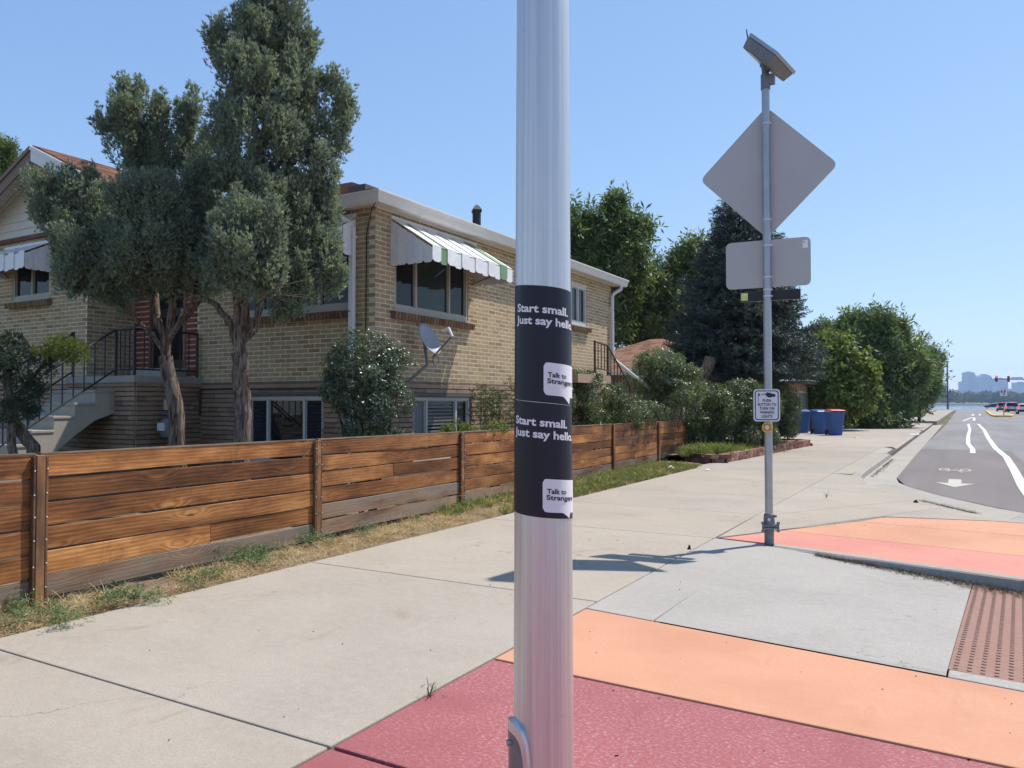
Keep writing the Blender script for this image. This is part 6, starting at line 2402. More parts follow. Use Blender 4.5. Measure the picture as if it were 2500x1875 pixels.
for (x, y, rx, ry, dd) in [
    # tall upper mass on the left
    (285, 215, 26, 45, .3), (255, 250, 36, 60, .3), (300, 260, 48, 70, .3), (335, 300, 32, 70, .3), (275, 330, 48, 60, .3), (320, 370, 45, 50, .3), (345, 235, 12, 30, .3), (225, 265, 22, 28, .2), (262, 195, 10, 25, .3), (340, 350, 40, 70, .4),
    # mid mass
    (415, 230, 20, 42, .4), (395, 265, 26, 50, .4), (428, 310, 36, 70, .4), (395, 360, 40, 60, .4), (430, 420, 40, 60, .2),
    # left arm
    (92, 410, 44, 32, -.2), (110, 455, 42, 42, -.2), (135, 500, 40, 42, -.3), (140, 400, 22, 30, -.2), (165, 430, 36, 46, -.2), (195, 405, 16, 42, -.2), (200, 450, 34, 48, -.2), (170, 540, 46, 50, -.3), (220, 520, 40, 50, -.2),
    # foreground lit mass
    (275, 425, 34, 50, -.6), (315, 440, 46, 55, -.7), (345, 470, 40, 60, -.6), (300, 490, 60, 60, -.7), (330, 540, 60, 55, -.7), (255, 470, 40, 60, -.5), (280, 560, 50, 50, -.6), (385, 500, 30, 60, -.5), (365, 420, 20, 40, -.5),
    (405, 430, 34, 70, -.2), (420, 395, 26, 40, -.2), (430, 500, 40, 60, -.1), (405, 560, 45, 50, -.2), (440, 590, 40, 40, 0),
    # lower left, pale
    (165, 540, 34, 40, -.6), (150, 590, 30, 40, -.6), (185, 600, 42, 36, -.5), (235, 590, 50, 42, -.4), (290, 610, 45, 30, -.3), (345, 595, 40, 36, -.4), (150, 625, 20, 18, -.5), (215, 635, 26, 20, -.4), (262, 655, 26, 26, -.2), (380, 620, 36, 26, -.2),
    (405, 575, 40, 44, -.4), (395, 525, 42, 44, -.3), (440, 545, 34, 50, -.2), (360, 560, 44, 44, -.4), (435, 625, 34, 24, -.1)]:
    cA.append(vc(x, y, DA + dd, rx, ry))
sprays('crown', cA, SHOOTS, 135, 0.066, M['juniper'], tA)

bB = va(525, 965, DB)
tB = thing('juniper_tree', (bB.x, bB.y, 0), 'tall conical juniper with a thick fibrous trunk beside the basement window', 'tree', 'junipers in front of the house')
bB.z = 0
f2 = va(516, 760, DB)
ch = [([bB, va(522, 900, DB), va(520, 830, DB), f2], 0.105, 0.095)]
ch.append(([f2, va(528, 690, DB), va(530, 600, DB), va(560, 450, DB + 0.3), va(575, 250, DB + 0.4), va(585, 20, DB + 0.4), va(588, -90, DB + 0.4)], 0.075, 0.01))
ch.append(([f2, va(498, 700, DB), va(470, 660, DB), va(430, 640, DB + 0.1), va(380, 625, DB + 0.1)], 0.05, 0.02))
ch.append(([f2, va(510, 690, DB - 0.05), va(512, 620, DB - 0.2), va(520, 520, DB - 0.4)], 0.05, 0.02))
ch.append(([va(520, 745, DB), va(550, 690, DB), va(562, 650, DB), va(600, 600, DB + 0.2), va(660, 560, DB + 0.3)], 0.035, 0.015))
ch.append(([va(528, 740, DB), va(556, 710, DB - 0.1), va(568, 655, DB - 0.1)], 0.02, 0.012))
ch.append(([va(565, 420, DB + 0.4), va(620, 330, DB + 0.4), va(690, 290, DB + 0.4), va(728, 240, DB + 0.4)], 0.03, 0.008))
ch.append(([va(560, 520, DB + 0.4), va(620, 470, DB + 0.4), va(680, 430, DB + 0.4)], 0.03, 0.008))
trunk_obj(tB, ch, M['bark'], 10, 0.01)
dt = MB()
o0 = va(560, 640, DB - 0.15)
for k in range(46):
    e = va(600 + rng.uniform(-40, 70), 610 + rng.uniform(-25, 55), DB - 0.3 + rng.uniform(-0.2, 0.2))
    mid_ = o0.lerp(e, 0.5) + Vector((0, 0, 0.03))
    dt.tube([o0 + Vector(rng.normal(size=3) * 0.03), mid_, e], [0.005, 0.004, 0.0015], 4)
dt.build('dead_twigs', M['twig'], tB)
cB = []
for (x, y, rx, ry, dd) in [
    (588, -80, 36, 70, .4), (588, 0, 50, 60, .4), (540, 35, 26, 34, .4), (575, 60, 62, 60, .4), (628, 40, 34, 60, .4), (495, 90, 46, 36, .45), (480, 110, 36, 34, .45), (545, 120, 60, 50, .3), (610, 130, 60, 60, .4), (655, 110, 26, 50, .4),
    # lighter front cone
    (510, 150, 34, 50, -.1), (545, 170, 44, 60, -.1), (500, 210, 46, 60, -.1), (560, 230, 58, 70, -.1), (620, 210, 50, 70, .2), (665, 190, 26, 60, .3), (480, 270, 34, 60, .1), (530, 290, 56, 60, -.1), (600, 300, 56, 60, 0), (655, 270, 40, 60, .3), (690, 240, 16, 40, .3),
    # right branch
    (730, 200, 24, 44, .4), (748, 245, 24, 44, .4), (728, 290, 30, 40, .4), (700, 340, 34, 40, .4), (715, 170, 10, 24, .4), (744, 215, 18, 30, .4),
    # body
    (470, 350, 40, 60, .3), (530, 370, 60, 60, 0), (595, 390, 64, 60, -.1), (660, 360, 50, 60, .2), (700, 410, 36, 50, .3), (480, 440, 46, 60, .3), (560, 450, 56, 60, .1), (630, 450, 56, 60, .1), (690, 470, 46, 60, .2), (715, 520, 24, 44, .2),
    # foreground lit clump
    (500, 465, 32, 48, -.7), (535, 490, 46, 50, -.7), (570, 500, 42, 54, -.7), (490, 520, 44, 50, -.7), (540, 550, 64, 54, -.8), (590, 560, 30, 48, -.7), (500, 590, 46, 42, -.6), (560, 605, 50, 36, -.7),
    # lower right
    (640, 520, 46, 60, .1), (690, 560, 46, 50, .1), (640, 580, 46, 50, 0), (700, 610, 36, 40, .1), (655, 640, 46, 36, 0), (620, 640, 30, 40, -.1), (728, 575, 18, 30, .1), (735, 600, 12, 20, .1), (605, 680, 20, 14, -.1), (640, 672, 12, 8, -.2),
    (450, 590, 36, 40, -.1), (470, 540, 36, 50, 0), (575, 470, 40, 60, .1)]:
    cB.append(vc(x, y, DB + dd, rx, ry))
sprays('crown', cB, SHOOTS, 135, 0.066, M['juniper'], tB)

# --- pruned pine by the stairs
bp = va(85, 1000, 8.0)
tp_ = thing('pruned_pine', (bp.x, bp.y, 0), 'pruned dark pine with one sunlit pad beside the concrete stairs', 'tree')
trunk_obj(tp_, [([Vector((bp.x, bp.y, 0.0)), va(72, 965, 8.0), va(40, 925, 8.0), va(20, 880, 8.0), va(15, 800, 8.0)], 0.075, 0.04), ([va(30, 985, 7.9), va(25, 930, 7.9), va(30, 890, 7.9)], 0.045, 0.04), ([va(25, 880, 8.0), va(60, 830, 8.0), va(110, 770, 8.0), va(150, 765, 8.0)], 0.03, 0.01)], M['bark'], 8, 0.006)
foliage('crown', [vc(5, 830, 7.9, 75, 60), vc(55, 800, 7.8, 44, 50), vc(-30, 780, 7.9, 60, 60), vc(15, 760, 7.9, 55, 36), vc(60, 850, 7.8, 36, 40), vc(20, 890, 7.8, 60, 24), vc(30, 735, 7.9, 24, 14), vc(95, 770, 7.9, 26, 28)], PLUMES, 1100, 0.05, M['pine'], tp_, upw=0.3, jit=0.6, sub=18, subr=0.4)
foliage('sun_tinted_pad', [vc(110, 752, 7.9, 36, 22), vc(145, 755, 7.9, 42, 26), vc(170, 768, 7.9, 24, 20), vc(130, 770, 7.9, 40, 12)], PLUMES, 1300, 0.045, M['lime'], tp_, upw=0.8, jit=0.5, sub=18, subr=0.4)  # pad of the same pine, its sunlit look is in the needle colour


def shrub(name, label, clumps, base, mat, tm, dens, size, upw=0.4, stems=6, group=None, barkm='bark_dark', sub=16, fill=0.3, subr=0.4, sr=0.014):
    bx_, by_ = base
    t = thing(name, (bx_, by_, 0.03), label, 'shrub', group)
    m = MB()
    for k in range(stems):
        c, r = clumps[k % len(clumps)]
        e = Vector(c) + Vector(rng.normal(size=3) * np.array(r) * 0.4)
        b = Vector((bx_ + rng.normal() * 0.06, by_ + rng.normal() * 0.06, 0.0))
        limb(m, [b, b.lerp(e, 0.5) + Vector(rng.normal(size=3) * 0.04), e], sr, sr * 0.4, 5, 0.01)
    m.build('stems', M[barkm], t)
    foliage('leaves', clumps, tm, dens, size, mat, t, upw=upw, sub=sub, fill=fill, subr=subr)
    return t


def vbase(x, y, d):
    p = va(x, y, d)
    return (p.x, p.y)


# --- broad evergreen bush at the corner of the house
shrub('euonymus_bush', 'rounded glossy evergreen bush at the corner of the brick house', [vc(790, 775, 9.9, 78, 62, .38), vc(745, 790, 9.9, 46, 50, .3), vc(840, 800, 9.9, 50, 60, .32), vc(790, 850, 9.8, 84, 70, .38), vc(740, 850, 9.9, 40, 40, .3), vc(800, 915, 9.8, 72, 60, .36), vc(850, 860, 9.8, 36, 60, .3), vc(715, 812, 9.9, 16, 16, .15), vc(800, 960, 9.8, 66, 40, .3)],
      vbase(800, 960, 9.85), M['euon'], TWIGS, 620, 0.05, 0.35, 10)
# --- thin shrubs in front of the side wall, behind the fence
shrub('rose_shrub', 'thin twiggy shrub against the sunlit side wall behind the fence', [vc(1065, 865, 12.2, 46, 42, .35), vc(1095, 850, 12.2, 30, 34, .3), vc(1050, 900, 12.2, 36, 30, .3), vc(1100, 900, 12.2, 36, 36, .3), vc(1040, 860, 12.2, 16, 24, .2)],
      vbase(1070, 950, 12.2), M['rose'], TWIGS, 170, 0.05, 0.3, 26, sr=0.007)
shrub('low_green_shrub', 'low bright green plant peeking over the fence below the basement window', [vc(985, 925, 11.2, 26, 16, .2), vc(1012, 928, 11.2, 20, 14, .2), vc(1070, 925, 11.4, 30, 14, .2), vc(965, 932, 11.2, 12, 8, .15)],
      vbase(990, 960, 11.2), M['ash'], TWIGS, 520, 0.05, 0.3, 6)
# --- bushes behind the fence, right of the pole
shrub('privet_bush', 'dark leafy bush spilling over the fence right of the aluminium pole', [vc(1262, 850, 15.6, 52, 50, .5), vc(1245, 830, 15.6, 36, 34, .4), vc(1320, 880, 16.8, 66, 36, .5), vc(1385, 890, 18.2, 56, 30, .5), vc(1300, 850, 16.4, 50, 30, .4), vc(1425, 895, 19.4, 30, 20, .4), vc(1260, 905, 15.6, 50, 30, .5), vc(1350, 905, 17.4, 66, 24, .5), vc(1200, 870, 14.8, 50, 50, .4)],
      vbase(1310, 930, 17.0), M['hedge'], TWIGS, 300, 0.072, 0.35, 10)
shrub('rounded_grey_green_shrub', 'tall rounded grey green shrub in front of the tan garage', [vc(1430, 800, 20, 60, 44, .8), vc(1400, 820, 20, 48, 40, .8), vc(1475, 820, 20, 44, 36, .7), vc(1440, 780, 20, 36, 26, .6), vc(1430, 850, 20, 84, 34, .8), vc(1490, 850, 20, 34, 30, .6), vc(1412, 775, 20, 20, 16, .5)],
      vbase(1440, 900, 20), M['shrubl'], TWIGS, 260, 0.09, 0.4, 10)
shrub('clipped_hedge', 'dense dark hedge at the end of the fence behind the block wall', [vc(1540, 880, 21.5, 60, 60, .8), vc(1590, 880, 22, 60, 56, .8), vc(1640, 885, 22.5, 50, 54, .8), vc(1520, 930, 21.2, 44, 44, .7), vc(1570, 935, 21.8, 60, 40, .8), vc(1630, 935, 22.5, 50, 40, .8), vc(1545, 855, 21.5, 40, 30, .7), vc(1600, 850, 22, 40, 30, .7), vc(1500, 900, 21, 26, 40, .6), vc(1510, 955, 21.0, 24, 20, .5)],
      vbase(1580, 975, 21.8), M['hedge'], TWIGS, 270, 0.088, 0.4, 12)
shrub('round_hedge_bush', 'rounded hedge bush between the sign post and the blue bins', [vc(1685, 880, 25, 44, 50, .8), vc(1700, 900, 25.3, 34, 36, .8), vc(1680, 920, 25, 44, 30, .8), vc(1650, 895, 24.4, 40, 50, .8)],
      vbase(1690, 945, 25.2), M['hedge'], TWIGS, 330, 0.085, 0.35, 8)
shrub('light_green_shrub', 'bright green shrub behind the hedge beneath the spruce', [vc(1620, 825, 25.5, 36, 24, .6), vc(1590, 840, 25.5, 30, 20, .6), vc(1650, 840, 25.5, 24, 20, .6)],
      vbase(1620, 880, 25.5), M['ash'], TWIGS, 300, 0.11, 0.3, 6)

# --- broken stump
sb_ = va(1525, 850, 23.0)
stump = thing('broken_stump', (sb_.x, sb_.y, 0.1), 'tall splintered tree stump standing behind the hedge', 'stump')
m = MB()
limb(m, [Vector((sb_.x, sb_.y, 0.1)), va(1515, 840, 23), va(1523, 805, 23), va(1535, 772, 23)], 0.21, 0.17, 8, 0.012)
m.build('snag', M['stumpwood'], stump, smooth=True)
m = MB()
limb(m, [va(1535, 850, 22.8), va(1540, 825, 22.8), va(1545, 812, 22.8)], 0.15, 0.11, 8, 0.01)
m.build('side_stub', M['bark_dark'], stump, smooth=True)
m = MB()
limb(m, [va(1500, 850, 22.9), va(1490, 825, 22.9), va(1484, 815, 22.9)], 0.06, 0.04, 6, 0.01)
m.build('side_stub', M['stumpwood'], stump, smooth=True)


# --- spruce
def spruce(name, label, base, H, Rm, z0, nlev, mat):
    t = thing(name, base, label, 'tree')
    bx_, by_ = base[0], base[1]
    m = MB()
    m.tube([(bx_, by_, 0), (bx_ + 0.03, by_, H * 0.4), (bx_, by_, H * 0.98)], [0.24, 0.16, 0.02], 10)
    P, D, S = [], [], []
    for l in range(nlev):
        f = l / (nlev - 1)
        z = z0 + (H - z0) * f ** 0.93
        rr = Rm * (1 - f) ** 0.62 * (0.75 if l == 0 else 1.0) + 0.12
        nb_ = max(5, int(13 * (1 - f) + 5))
        a0 = rng.uniform(0, 6.28)
        for b in range(nb_):
            a = a0 + b * 6.283 / nb_ + rng.normal() * 0.14
            L = rr * rng.uniform(0.72, 1.15)
            dz = -0.18 * L * (1 - f) + 0.25 * f
            ca, sa = math.cos(a), math.sin(a)
            if rng.uniform() < 0.5:
                m.tube([(bx_, by_, z), (bx_ + ca * L * 0.5, by_ + sa * L * 0.5, z + dz * 0.7), (bx_ + ca * L * 0.92, by_ + sa * L * 0.92, z + dz * 0.8)], [0.03, 0.02, 0.006], 4, False)
            n = int(34 * L / 1.2) + 8
            u = rng.uniform(0.12, 1.0, n) ** 0.7
            side = rng.normal(size=n) * 0.20 * L * (1.15 - u)
            px_ = bx_ + ca * L * u - sa * side
            py_ = by_ + sa * L * u + ca * side
            pz_ = z + dz * (1.6 * u - 0.75 * u * u) + rng.normal(size=n) * 0.07 - np.abs(side) * 0.2
            P.append(np.stack([px_, py_, pz_], 1))
            dirs = np.stack([ca + -sa * np.sign(side) * 0.7 + rng.normal(size=n) * 0.3, sa + ca * np.sign(side) * 0.7 + rng.normal(size=n) * 0.3, 0.12 + rng.normal(size=n) * 0.28], 1)
            D.append(dirs)
            S.append(rng.uniform(0.24, 0.42, n))
    m.build('trunk', M['bark_dark'], t, smooth=True)
    P, D, S = np.concatenate(P), np.concatenate(D), np.concatenate(S)
    parts = []
    ks = rng.integers(0, 3, len(P))
    for k in range(3):
        s_ = ks == k
        parts.append(scatter(NEEDLE[k][0], NEEDLE[k][1], P[s_], D[s_], S[s_]))
    V, F = join(parts)
    add_obj('crown', fast_mesh('crown', V - np.array([bx_, by_, base[2]]), F, mat), t)
    return t


sp_b = va(1600, 870, 25.0)
spruce('blue_spruce', 'dark blue spruce towering behind the hedge and sign post', (sp_b.x, sp_b.y, 0), float(va(1605, 440, 25.0).z), 2.25, 2.5, 26, M['spruce'])


# --- broadleaf trees
def tree(name, label, base, clumps, mat, tm, dens, size, tr=0.2, group=None, branches=8, barkm='bark_dark', upw=0.3, sub=26, fill=0.15, subr=0.32, bz=0.0):
    t = thing(name, (base[0], base[1], bz), label, 'tree', group)
    cs = np.mean([np.array(c[0]) for c in clumps], axis=0)
    zlo = min(c[0][2] - c[1][2] for c in clumps)
    m = MB()
    fk = Vector((base[0] + (cs[0] - base[0]) * 0.25, base[1] + (cs[1] - base[1]) * 0.25, max(0.5, zlo + (cs[2] - zlo) * 0.35)))
    limb(m, [Vector((base[0], base[1], bz)), fk], tr, tr * 0.75, 8, 0.02)
    for k in range(min(branches, len(clumps))):
        c = clumps[k][0]
        limb(m, [fk, fk.lerp(Vector(c), 0.55) + Vector(rng.normal(size=3) * 0.15), Vector(c)], tr * 0.5, tr * 0.08, 6, 0.03)
    m.build('trunk', M[barkm], t, smooth=True)
    foliage('crown', clumps, tm, dens, size, mat, t, upw=upw, sub=sub, fill=fill, subr=subr, tip=size * 1.3)
    return t


tree('elm_tree', 'tall dark green tree rising behind the brick house', vbase(1300, 760, 33), [vc(1320, 480, 33, 44, 44), vc(1290, 520, 33, 54, 50), vc(1350, 530, 33, 50, 50), vc(1320, 560, 33, 66, 56), vc(1275, 590, 33, 50, 60), vc(1350, 600, 33, 44, 44), vc(1300, 640, 33, 60, 50), vc(1250, 480, 33, 30, 30), vc(1230, 560, 33, 60, 70), vc(1380, 500, 33, 26, 30), vc(1335, 445, 33, 22, 20), vc(1290, 700, 33, 60, 50)], M['elm'], NARROW, 68, 0.29, 0.24, 'trees behind the house')
tree('elm_tree', 'lighter green tree between the tall dark tree and the spruce', vbase(1430, 780, 35), [vc(1420, 600, 35, 40, 44), vc(1390, 650, 35, 50, 50), vc(1440, 660, 35, 50, 50), vc(1480, 580, 35.5, 34, 36), vc(1500, 550, 35.5, 30, 24), vc(1400, 705, 35, 60, 36), vc(1460, 710, 35, 50, 40), vc(1350, 690, 35, 40, 50), vc(1500, 640, 35.5, 40, 60), vc(1470, 560, 35.5, 20, 26), vc(1520, 700, 35.5, 50, 50)], M['thicket'], NARROW, 68, 0.29, 0.2, 'trees behind the house')
tree('background_tree', 'leafy treetop showing over the gable roof at the far left', vbase(-20, 700, 24), [vc(12, 320, 24, 26, 26), vc(-15, 350, 24, 44, 40), vc(20, 345, 24, 20, 24), vc(-40, 320, 24, 40, 40), vc(-20, 400, 24, 60, 40)], M['elm'], NARROW, 200, 0.12, 0.16)
# thicket on the right
tree('ash_tree', 'bright green small tree leaning over the red lidded bin', vbase(1800, 935, 41.5), [vc(1800, 780, 41.5, 46, 44), vc(1780, 820, 41.5, 46, 40), vc(1840, 800, 41, 44, 40), vc(1820, 850, 41, 60, 40), vc(1850, 840, 41, 36, 34), vc(1785, 760, 41.5, 30, 36), vc(1815, 750, 41.5, 26, 26), vc(1770, 865, 41.5, 36, 36), vc(1840, 875, 41, 36, 20), vc(1800, 885, 41.5, 40, 26)], M['ash'], TWIGS, 58, 0.29, 0.12, 'thicket along the pavement')
tree('thicket_tree', 'large dark green tree of the thicket overhanging the pavement', vbase(1905, 930, 45.5), [vc(1850, 720, 46, 40, 36), vc(1880, 700, 46, 44, 34), vc(1920, 720, 46, 40, 40), vc(1900, 760, 46, 60, 46), vc(1940, 770, 46, 44, 50), vc(1960, 800, 45.5, 40, 44), vc(1920, 820, 45.5, 60, 50), vc(1980, 790, 46, 36, 36), vc(1900, 870, 45, 50, 50), vc(1930, 870, 45, 30, 50), vc(1885, 905, 44.5, 50, 30), vc(1930, 905, 44.5, 28, 26), vc(1860, 880, 44.5, 40, 46), vc(1845, 740, 46, 26, 40)], M['thicket'], NARROW, 52, 0.34, 0.16, 'thicket along the pavement')
tree('thicket_tree', 'airy willow-like tree at the right end of the thicket', vbase(1985, 900, 58), [vc(2000, 790, 58, 30, 34), vc(1990, 830, 58, 36, 40), vc(2020, 775, 58, 18, 18), vc(2010, 800, 58, 22, 26), vc(1975, 740, 58, 18, 18), vc(1960, 860, 58, 36, 40)], M['thicket'], NARROW, 34, 0.34, 0.12, 'thicket along the pavement')
tree('background_tree', 'pale green tree seen between the spruce and the thicket', vbase(1770, 900, 52), [vc(1765, 740, 52, 24, 36), vc(1785, 720, 52, 24, 26), vc(1750, 790, 52, 34, 50), vc(1780, 790, 52, 34, 40)], M['thicket'], NARROW, 100, 0.22, 0.14)
tree('golden_tree', 'small yellowing street tree beyond the thicket', vbase(1977, 897, 92), [vc(1985, 850, 92, 24, 22), vc(1970, 835, 92, 20, 22), vc(2005, 855, 92, 14, 12), vc(1975, 865, 92, 22, 12), vc(1960, 850, 92, 14, 20)], M['golden'], TWIGS, 40, 0.33, 0.12)
tree('golden_tree', 'olive green street tree left of the yellowing one', vbase(1950, 898, 84), [vc(1950, 830, 84, 22, 26), vc(1940, 850, 84, 20, 24), vc(1958, 860, 84, 18, 14), vc(1965, 810, 84, 16, 20)], M['thicket'], TWIGS, 45, 0.32, 0.12)

# ================================================================== grass, straw, weeds, litter
def blades(n, w=0.05, bend=0.5, seed=3, L=1.0):
    r = np.random.default_rng(seed)
    V, F = [], []
    for i in range(n):
        a = r.uniform(0, 6.283)
        b = np.array([r.normal() * 0.12, r.normal() * 0.12, 0])
        d = np.array([math.cos(a), math.sin(a), 0])
        t = np.array([-math.sin(a), math.cos(a), 0]) * w
        l = L * r.uniform(0.5, 1.1)
        k = len(V)
        m_ = b + d * l * bend * 0.35 + np.array([0, 0, l * 0.6])
        e_ = b + d * l * bend + np.array([0, 0, l * (1 - bend * 0.35)])
        V += [b - t * 0.5, b + t * 0.5, m_ + t * 0.35, m_ - t * 0.35, e_]
        F += [(k, k + 1, k + 2, k + 3), (k + 3, k + 2, k + 4, k + 4)]
    V = np.array(V)
    T = []
    for f in F:
        if f[2] == f[3]:
            T.append((f[0], f[1], f[2]))
        else:
            T += [(f[0], f[1], f[2]), (f[0], f[2], f[3])]
    return V, np.array(T)


BL = [blades(7, 0.07, 0.55, s) for s in range(3)]
ST = [blades(6, 0.035, 1.25, s + 5) for s in range(3)]
LAY = [(b[0] * np.array([1, 1, 0.38]), b[1]) for b in (blades(6, 0.04, 1.7, s + 9) for s in range(4))]


def ground_cover(name, label, cat, pts, size, tm, mat, tilt=0.25, lo=0.6, hi=1.4):
    pts = np.array(pts)
    n = len(pts)
    D = np.tile(np.array([0, 0, 1.0]), (n, 1)) + rng.normal(size=(n, 3)) * tilt
    S = size * rng.uniform(lo, hi, n)
    ks = rng.integers(0, len(tm), n)
    parts = [scatter(tm[k][0], tm[k][1], pts[ks == k], D[ks == k], S[ks == k]) for k in range(len(tm)) if (ks == k).any()]
    V, F = join(parts)
    o = add_obj(name, fast_mesh(name, V, F, mat))
    return tag(o, label, cat, kind='stuff')


def verge_pts(n, y0, y1, keep, edge=0.03, lim=None):
    out = []
    while len(out) < n:
        y = rng.uniform(y0, y1)
        w = -5.0 - fence_x(y)
        x = -5.0 - edge - rng.uniform(0, 1) * max(0.1, w - 0.02)
        if lim is not None and y > 16.4 and x > -5.0 - (y - 16.4) * 0.6:
            continue
        if keep(x, y):
            out.append((x, y, verge_z(x, y) - 0.005))
    return out


def patchy(x, y, s=1.0, th=0.0):
    v = math.sin(x * 5.1 * s + 1.3 * y * s) + math.sin(y * 2.3 * s + 0.7) + math.sin(y * 5.9 * s + x * 3) * 0.7
    return v > th


gp = verge_pts(4600, 9.0, 17.3, lambda x, y: (rng.uniform() < (0.35 + 0.65 * min(1, (y - 8.6) / 2.2))) and (patchy(x, y, 1.0, -1.1) or rng.uniform() < 0.3))
gp += verge_pts(500, 7.4, 9.3, lambda x, y: patchy(x, y, 1.3, 0.7))
ground_cover('verge_grass', 'short patchy green grass growing along the fence foot', 'grass', gp, 0.085, BL, M['grass'], 0.3)
ground_cover('dry_straw', 'dry straw and dead stems littering the verge by the fence', 'straw', verge_pts(3000, 0.5, 9.5, lambda x, y: patchy(x, y, 1.2, -1.7)) + verge_pts(1200, 9, 17.3, lambda x, y: True), 0.09, LAY, M['straw'], 0.4)
ground_cover('standing_straw', 'upright dead grass stems along the fence', 'straw', verge_pts(260, 0.5, 9.5, lambda x, y: patchy(x, y, 2.0, 0.6)), 0.11, ST, M['straw'], 0.35)
ground_cover('bed_grass', 'tuft of bright green grass in the planting bed behind the block wall', 'grass', [(-5.55 + rng.normal() * 0.28, 19.6 + rng.normal() * 0.55, 0.15) for _ in range(650)], 0.24, BL, M['grass'], 0.35)
ground_cover('bed_weeds', 'dry weeds along the top of the block wall', 'weeds', [(-5.15 + rng.normal() * 0.14 + (y_ - 20) * 0.05, y_, 0.17) for y_ in rng.uniform(19.8, 23.2, 700)], 0.14, LAY, M['grass'], 0.5)

# separate weed plants on the verge
weed_t = [twig(9, 0.2, 40 + s, 0.5) for s in range(3)]
spots = [(150, 1345, .11), (115, 1330, .10), (40, 1340, .13), (30, 1315, .12), (245, 1305, .13), (275, 1300, .12), (330, 1295, .11), (415, 1262, .11), (440, 1245, .08), (470, 1240, .09), (520, 1215, .14), (545, 1205, .14), (570, 1200, .12), (660, 1175, .14), (690, 1172, .12), (790, 1150, .10), (850, 1115, .14), (870, 1110, .14), (900, 1122, .08), (950, 1100, .15), (1000, 1095, .14), (560, 1215, .1)]
ORD = 'first second third fourth fifth sixth seventh eighth ninth tenth eleventh twelfth thirteenth fourteenth fifteenth sixteenth seventeenth eighteenth nineteenth twentieth twenty-first twenty-second'.split()
spots.sort()
for i, (x, y, h) in enumerate(spots):
    p = gnd(x * V2S, y * V2S, 0.02)
    t = thing('weed_plant', (p[0], p[1], 0.01), 'green leafy weed on the verge, %s counted from the left end' % ORD[i], 'weed', 'weeds on the verge')
    n = 40
    P = np.array([p[0], p[1], 0.01]) + np.stack([rng.normal(size=n) * h * 0.45, rng.normal(size=n) * h * 0.45, np.abs(rng.normal(size=n)) * h * 0.3], 1)
    D = (P - np.array([p[0], p[1], -h * 0.6])) + rng.normal(size=(n, 3)) * h * 0.2
    V, F = join([scatter(weed_t[k][0], weed_t[k][1], P[k::3], D[k::3], rng.uniform(0.4, 0.75, len(P[k::3])) * h) for k in range(3)])
    add_obj('leaves', fast_mesh('leaves', V - np.array([p[0], p[1], 0.01]), F, M['weed']), t)
# weed in the joint by the red paint, and one on the far slab
for (x, y, h, lab) in ((925, 1503, 0.10, 'tiny dark weed sprouting in the joint beside the red paint'), (1785, 1072, 0.09, 'small weed tuft in the joint of the far pavement')):
    p = gnd(x * V2S, y * V2S)
    t = thing('joint_weed', (p[0], p[1], 0), lab, 'weed')
    m = MB()
    for k in range(9):
        e = Vector((p[0] + rng.normal() * 0.03, p[1] + rng.normal() * 0.03, h * rng.uniform(0.25, 1.0) * (1 if k < 2 else 0.45)))
        m.tube([(p[0], p[1], -0.02), ((p[0] + e.x) / 2 + 0.004, (p[1] + e.y) / 2, e.z * 0.6), e], [0.0025, 0.002, 0.001], 4)
    m.build('stems', M['bark_dark'] if h > 0.095 else M['weed'], t)
    n = 16
    P = np.array([p[0], p[1], 0.0]) + np.stack([rng.normal(size=n) * 0.03, rng.normal(size=n) * 0.03, rng.uniform(0, h * 0.5, n)], 1)
    V, F = scatter(weed_t[0][0], weed_t[0][1], P, rng.normal(size=(n, 3)) + np.array([0, 0, 0.6]), rng.uniform(0.015, 0.03, n))
    add_obj('leaves', fast_mesh('leaves', V - np.array([p[0], p[1], 0]), F, M['weed']), t)


def scrap(x, y, s, label, cat, mat, z=0.01, flat=0.3):
    p = gnd(x, y, z)
    r_ = np.random.default_rng(int(x * 7 + y))
    V, F = [], []
    n = 7
    for k in range(n):
        a = 2 * math.pi * k / n
        V.append((math.cos(a) * s * r_.uniform(0.6, 1.2), math.sin(a) * s * 0.7 * r_.uniform(0.6, 1.2), 0.0 + r_.uniform(0, 0.2) * s * flat))
    for k in range(n):
        a = 2 * math.pi * k / n
        V.append((math.cos(a) * s * 0.6 * r_.uniform(0.6, 1.1), math.sin(a) * s * 0.45 * r_.uniform(0.6, 1.1), s * flat * r_.uniform(0.7, 1.5)))
    F = [(k, (k + 1) % n, n + (k + 1) % n, n + k) for k in range(n)] + [tuple(range(n, 2 * n)), tuple(range(n))[::-1]]
    m = MB().add(V, F)
    return tag(m.build('scrap' if cat == 'litter' else 'pine_cone' if cat == 'pine cone' else 'clod', mat, None, loc=Vector((p[0], p[1], z))), label, cat)


scrap(1638, 1144, 0.09, 'white paper scrap on the grass near the end of the fence', 'litter', M['litter'], 0.03, 0.5)
scrap(1548, 1157, 0.08, 'flat white scrap on the grass under the fourth fence panel', 'litter', M['litter'], 0.03, 0.2)
scrap(1727, 1147, 0.08, 'white scrap where the grass verge ends at the sidewalk', 'litter', M['litter'], 0.01, 0.2)
scrap(2233, 1061, 0.28, 'white paper lying on the driveway apron near the gutter', 'litter', M['litter'], 0.01, 0.1)
scrap(2089, 1069, 0.12, 'small white scrap on the driveway in front of the bins', 'litter', M['litter'], 0.01, 0.2)
scrap(1683, 1341, 0.021, 'round dark pine cone lying beside the post shadow', 'pine cone', M['bark_dark'], 0.0, 1.5)
scrap(2236, 1228, 0.045, 'dark clod of dirt in the gutter', 'dirt', M['bark_dark'], -0.1, 0.8)
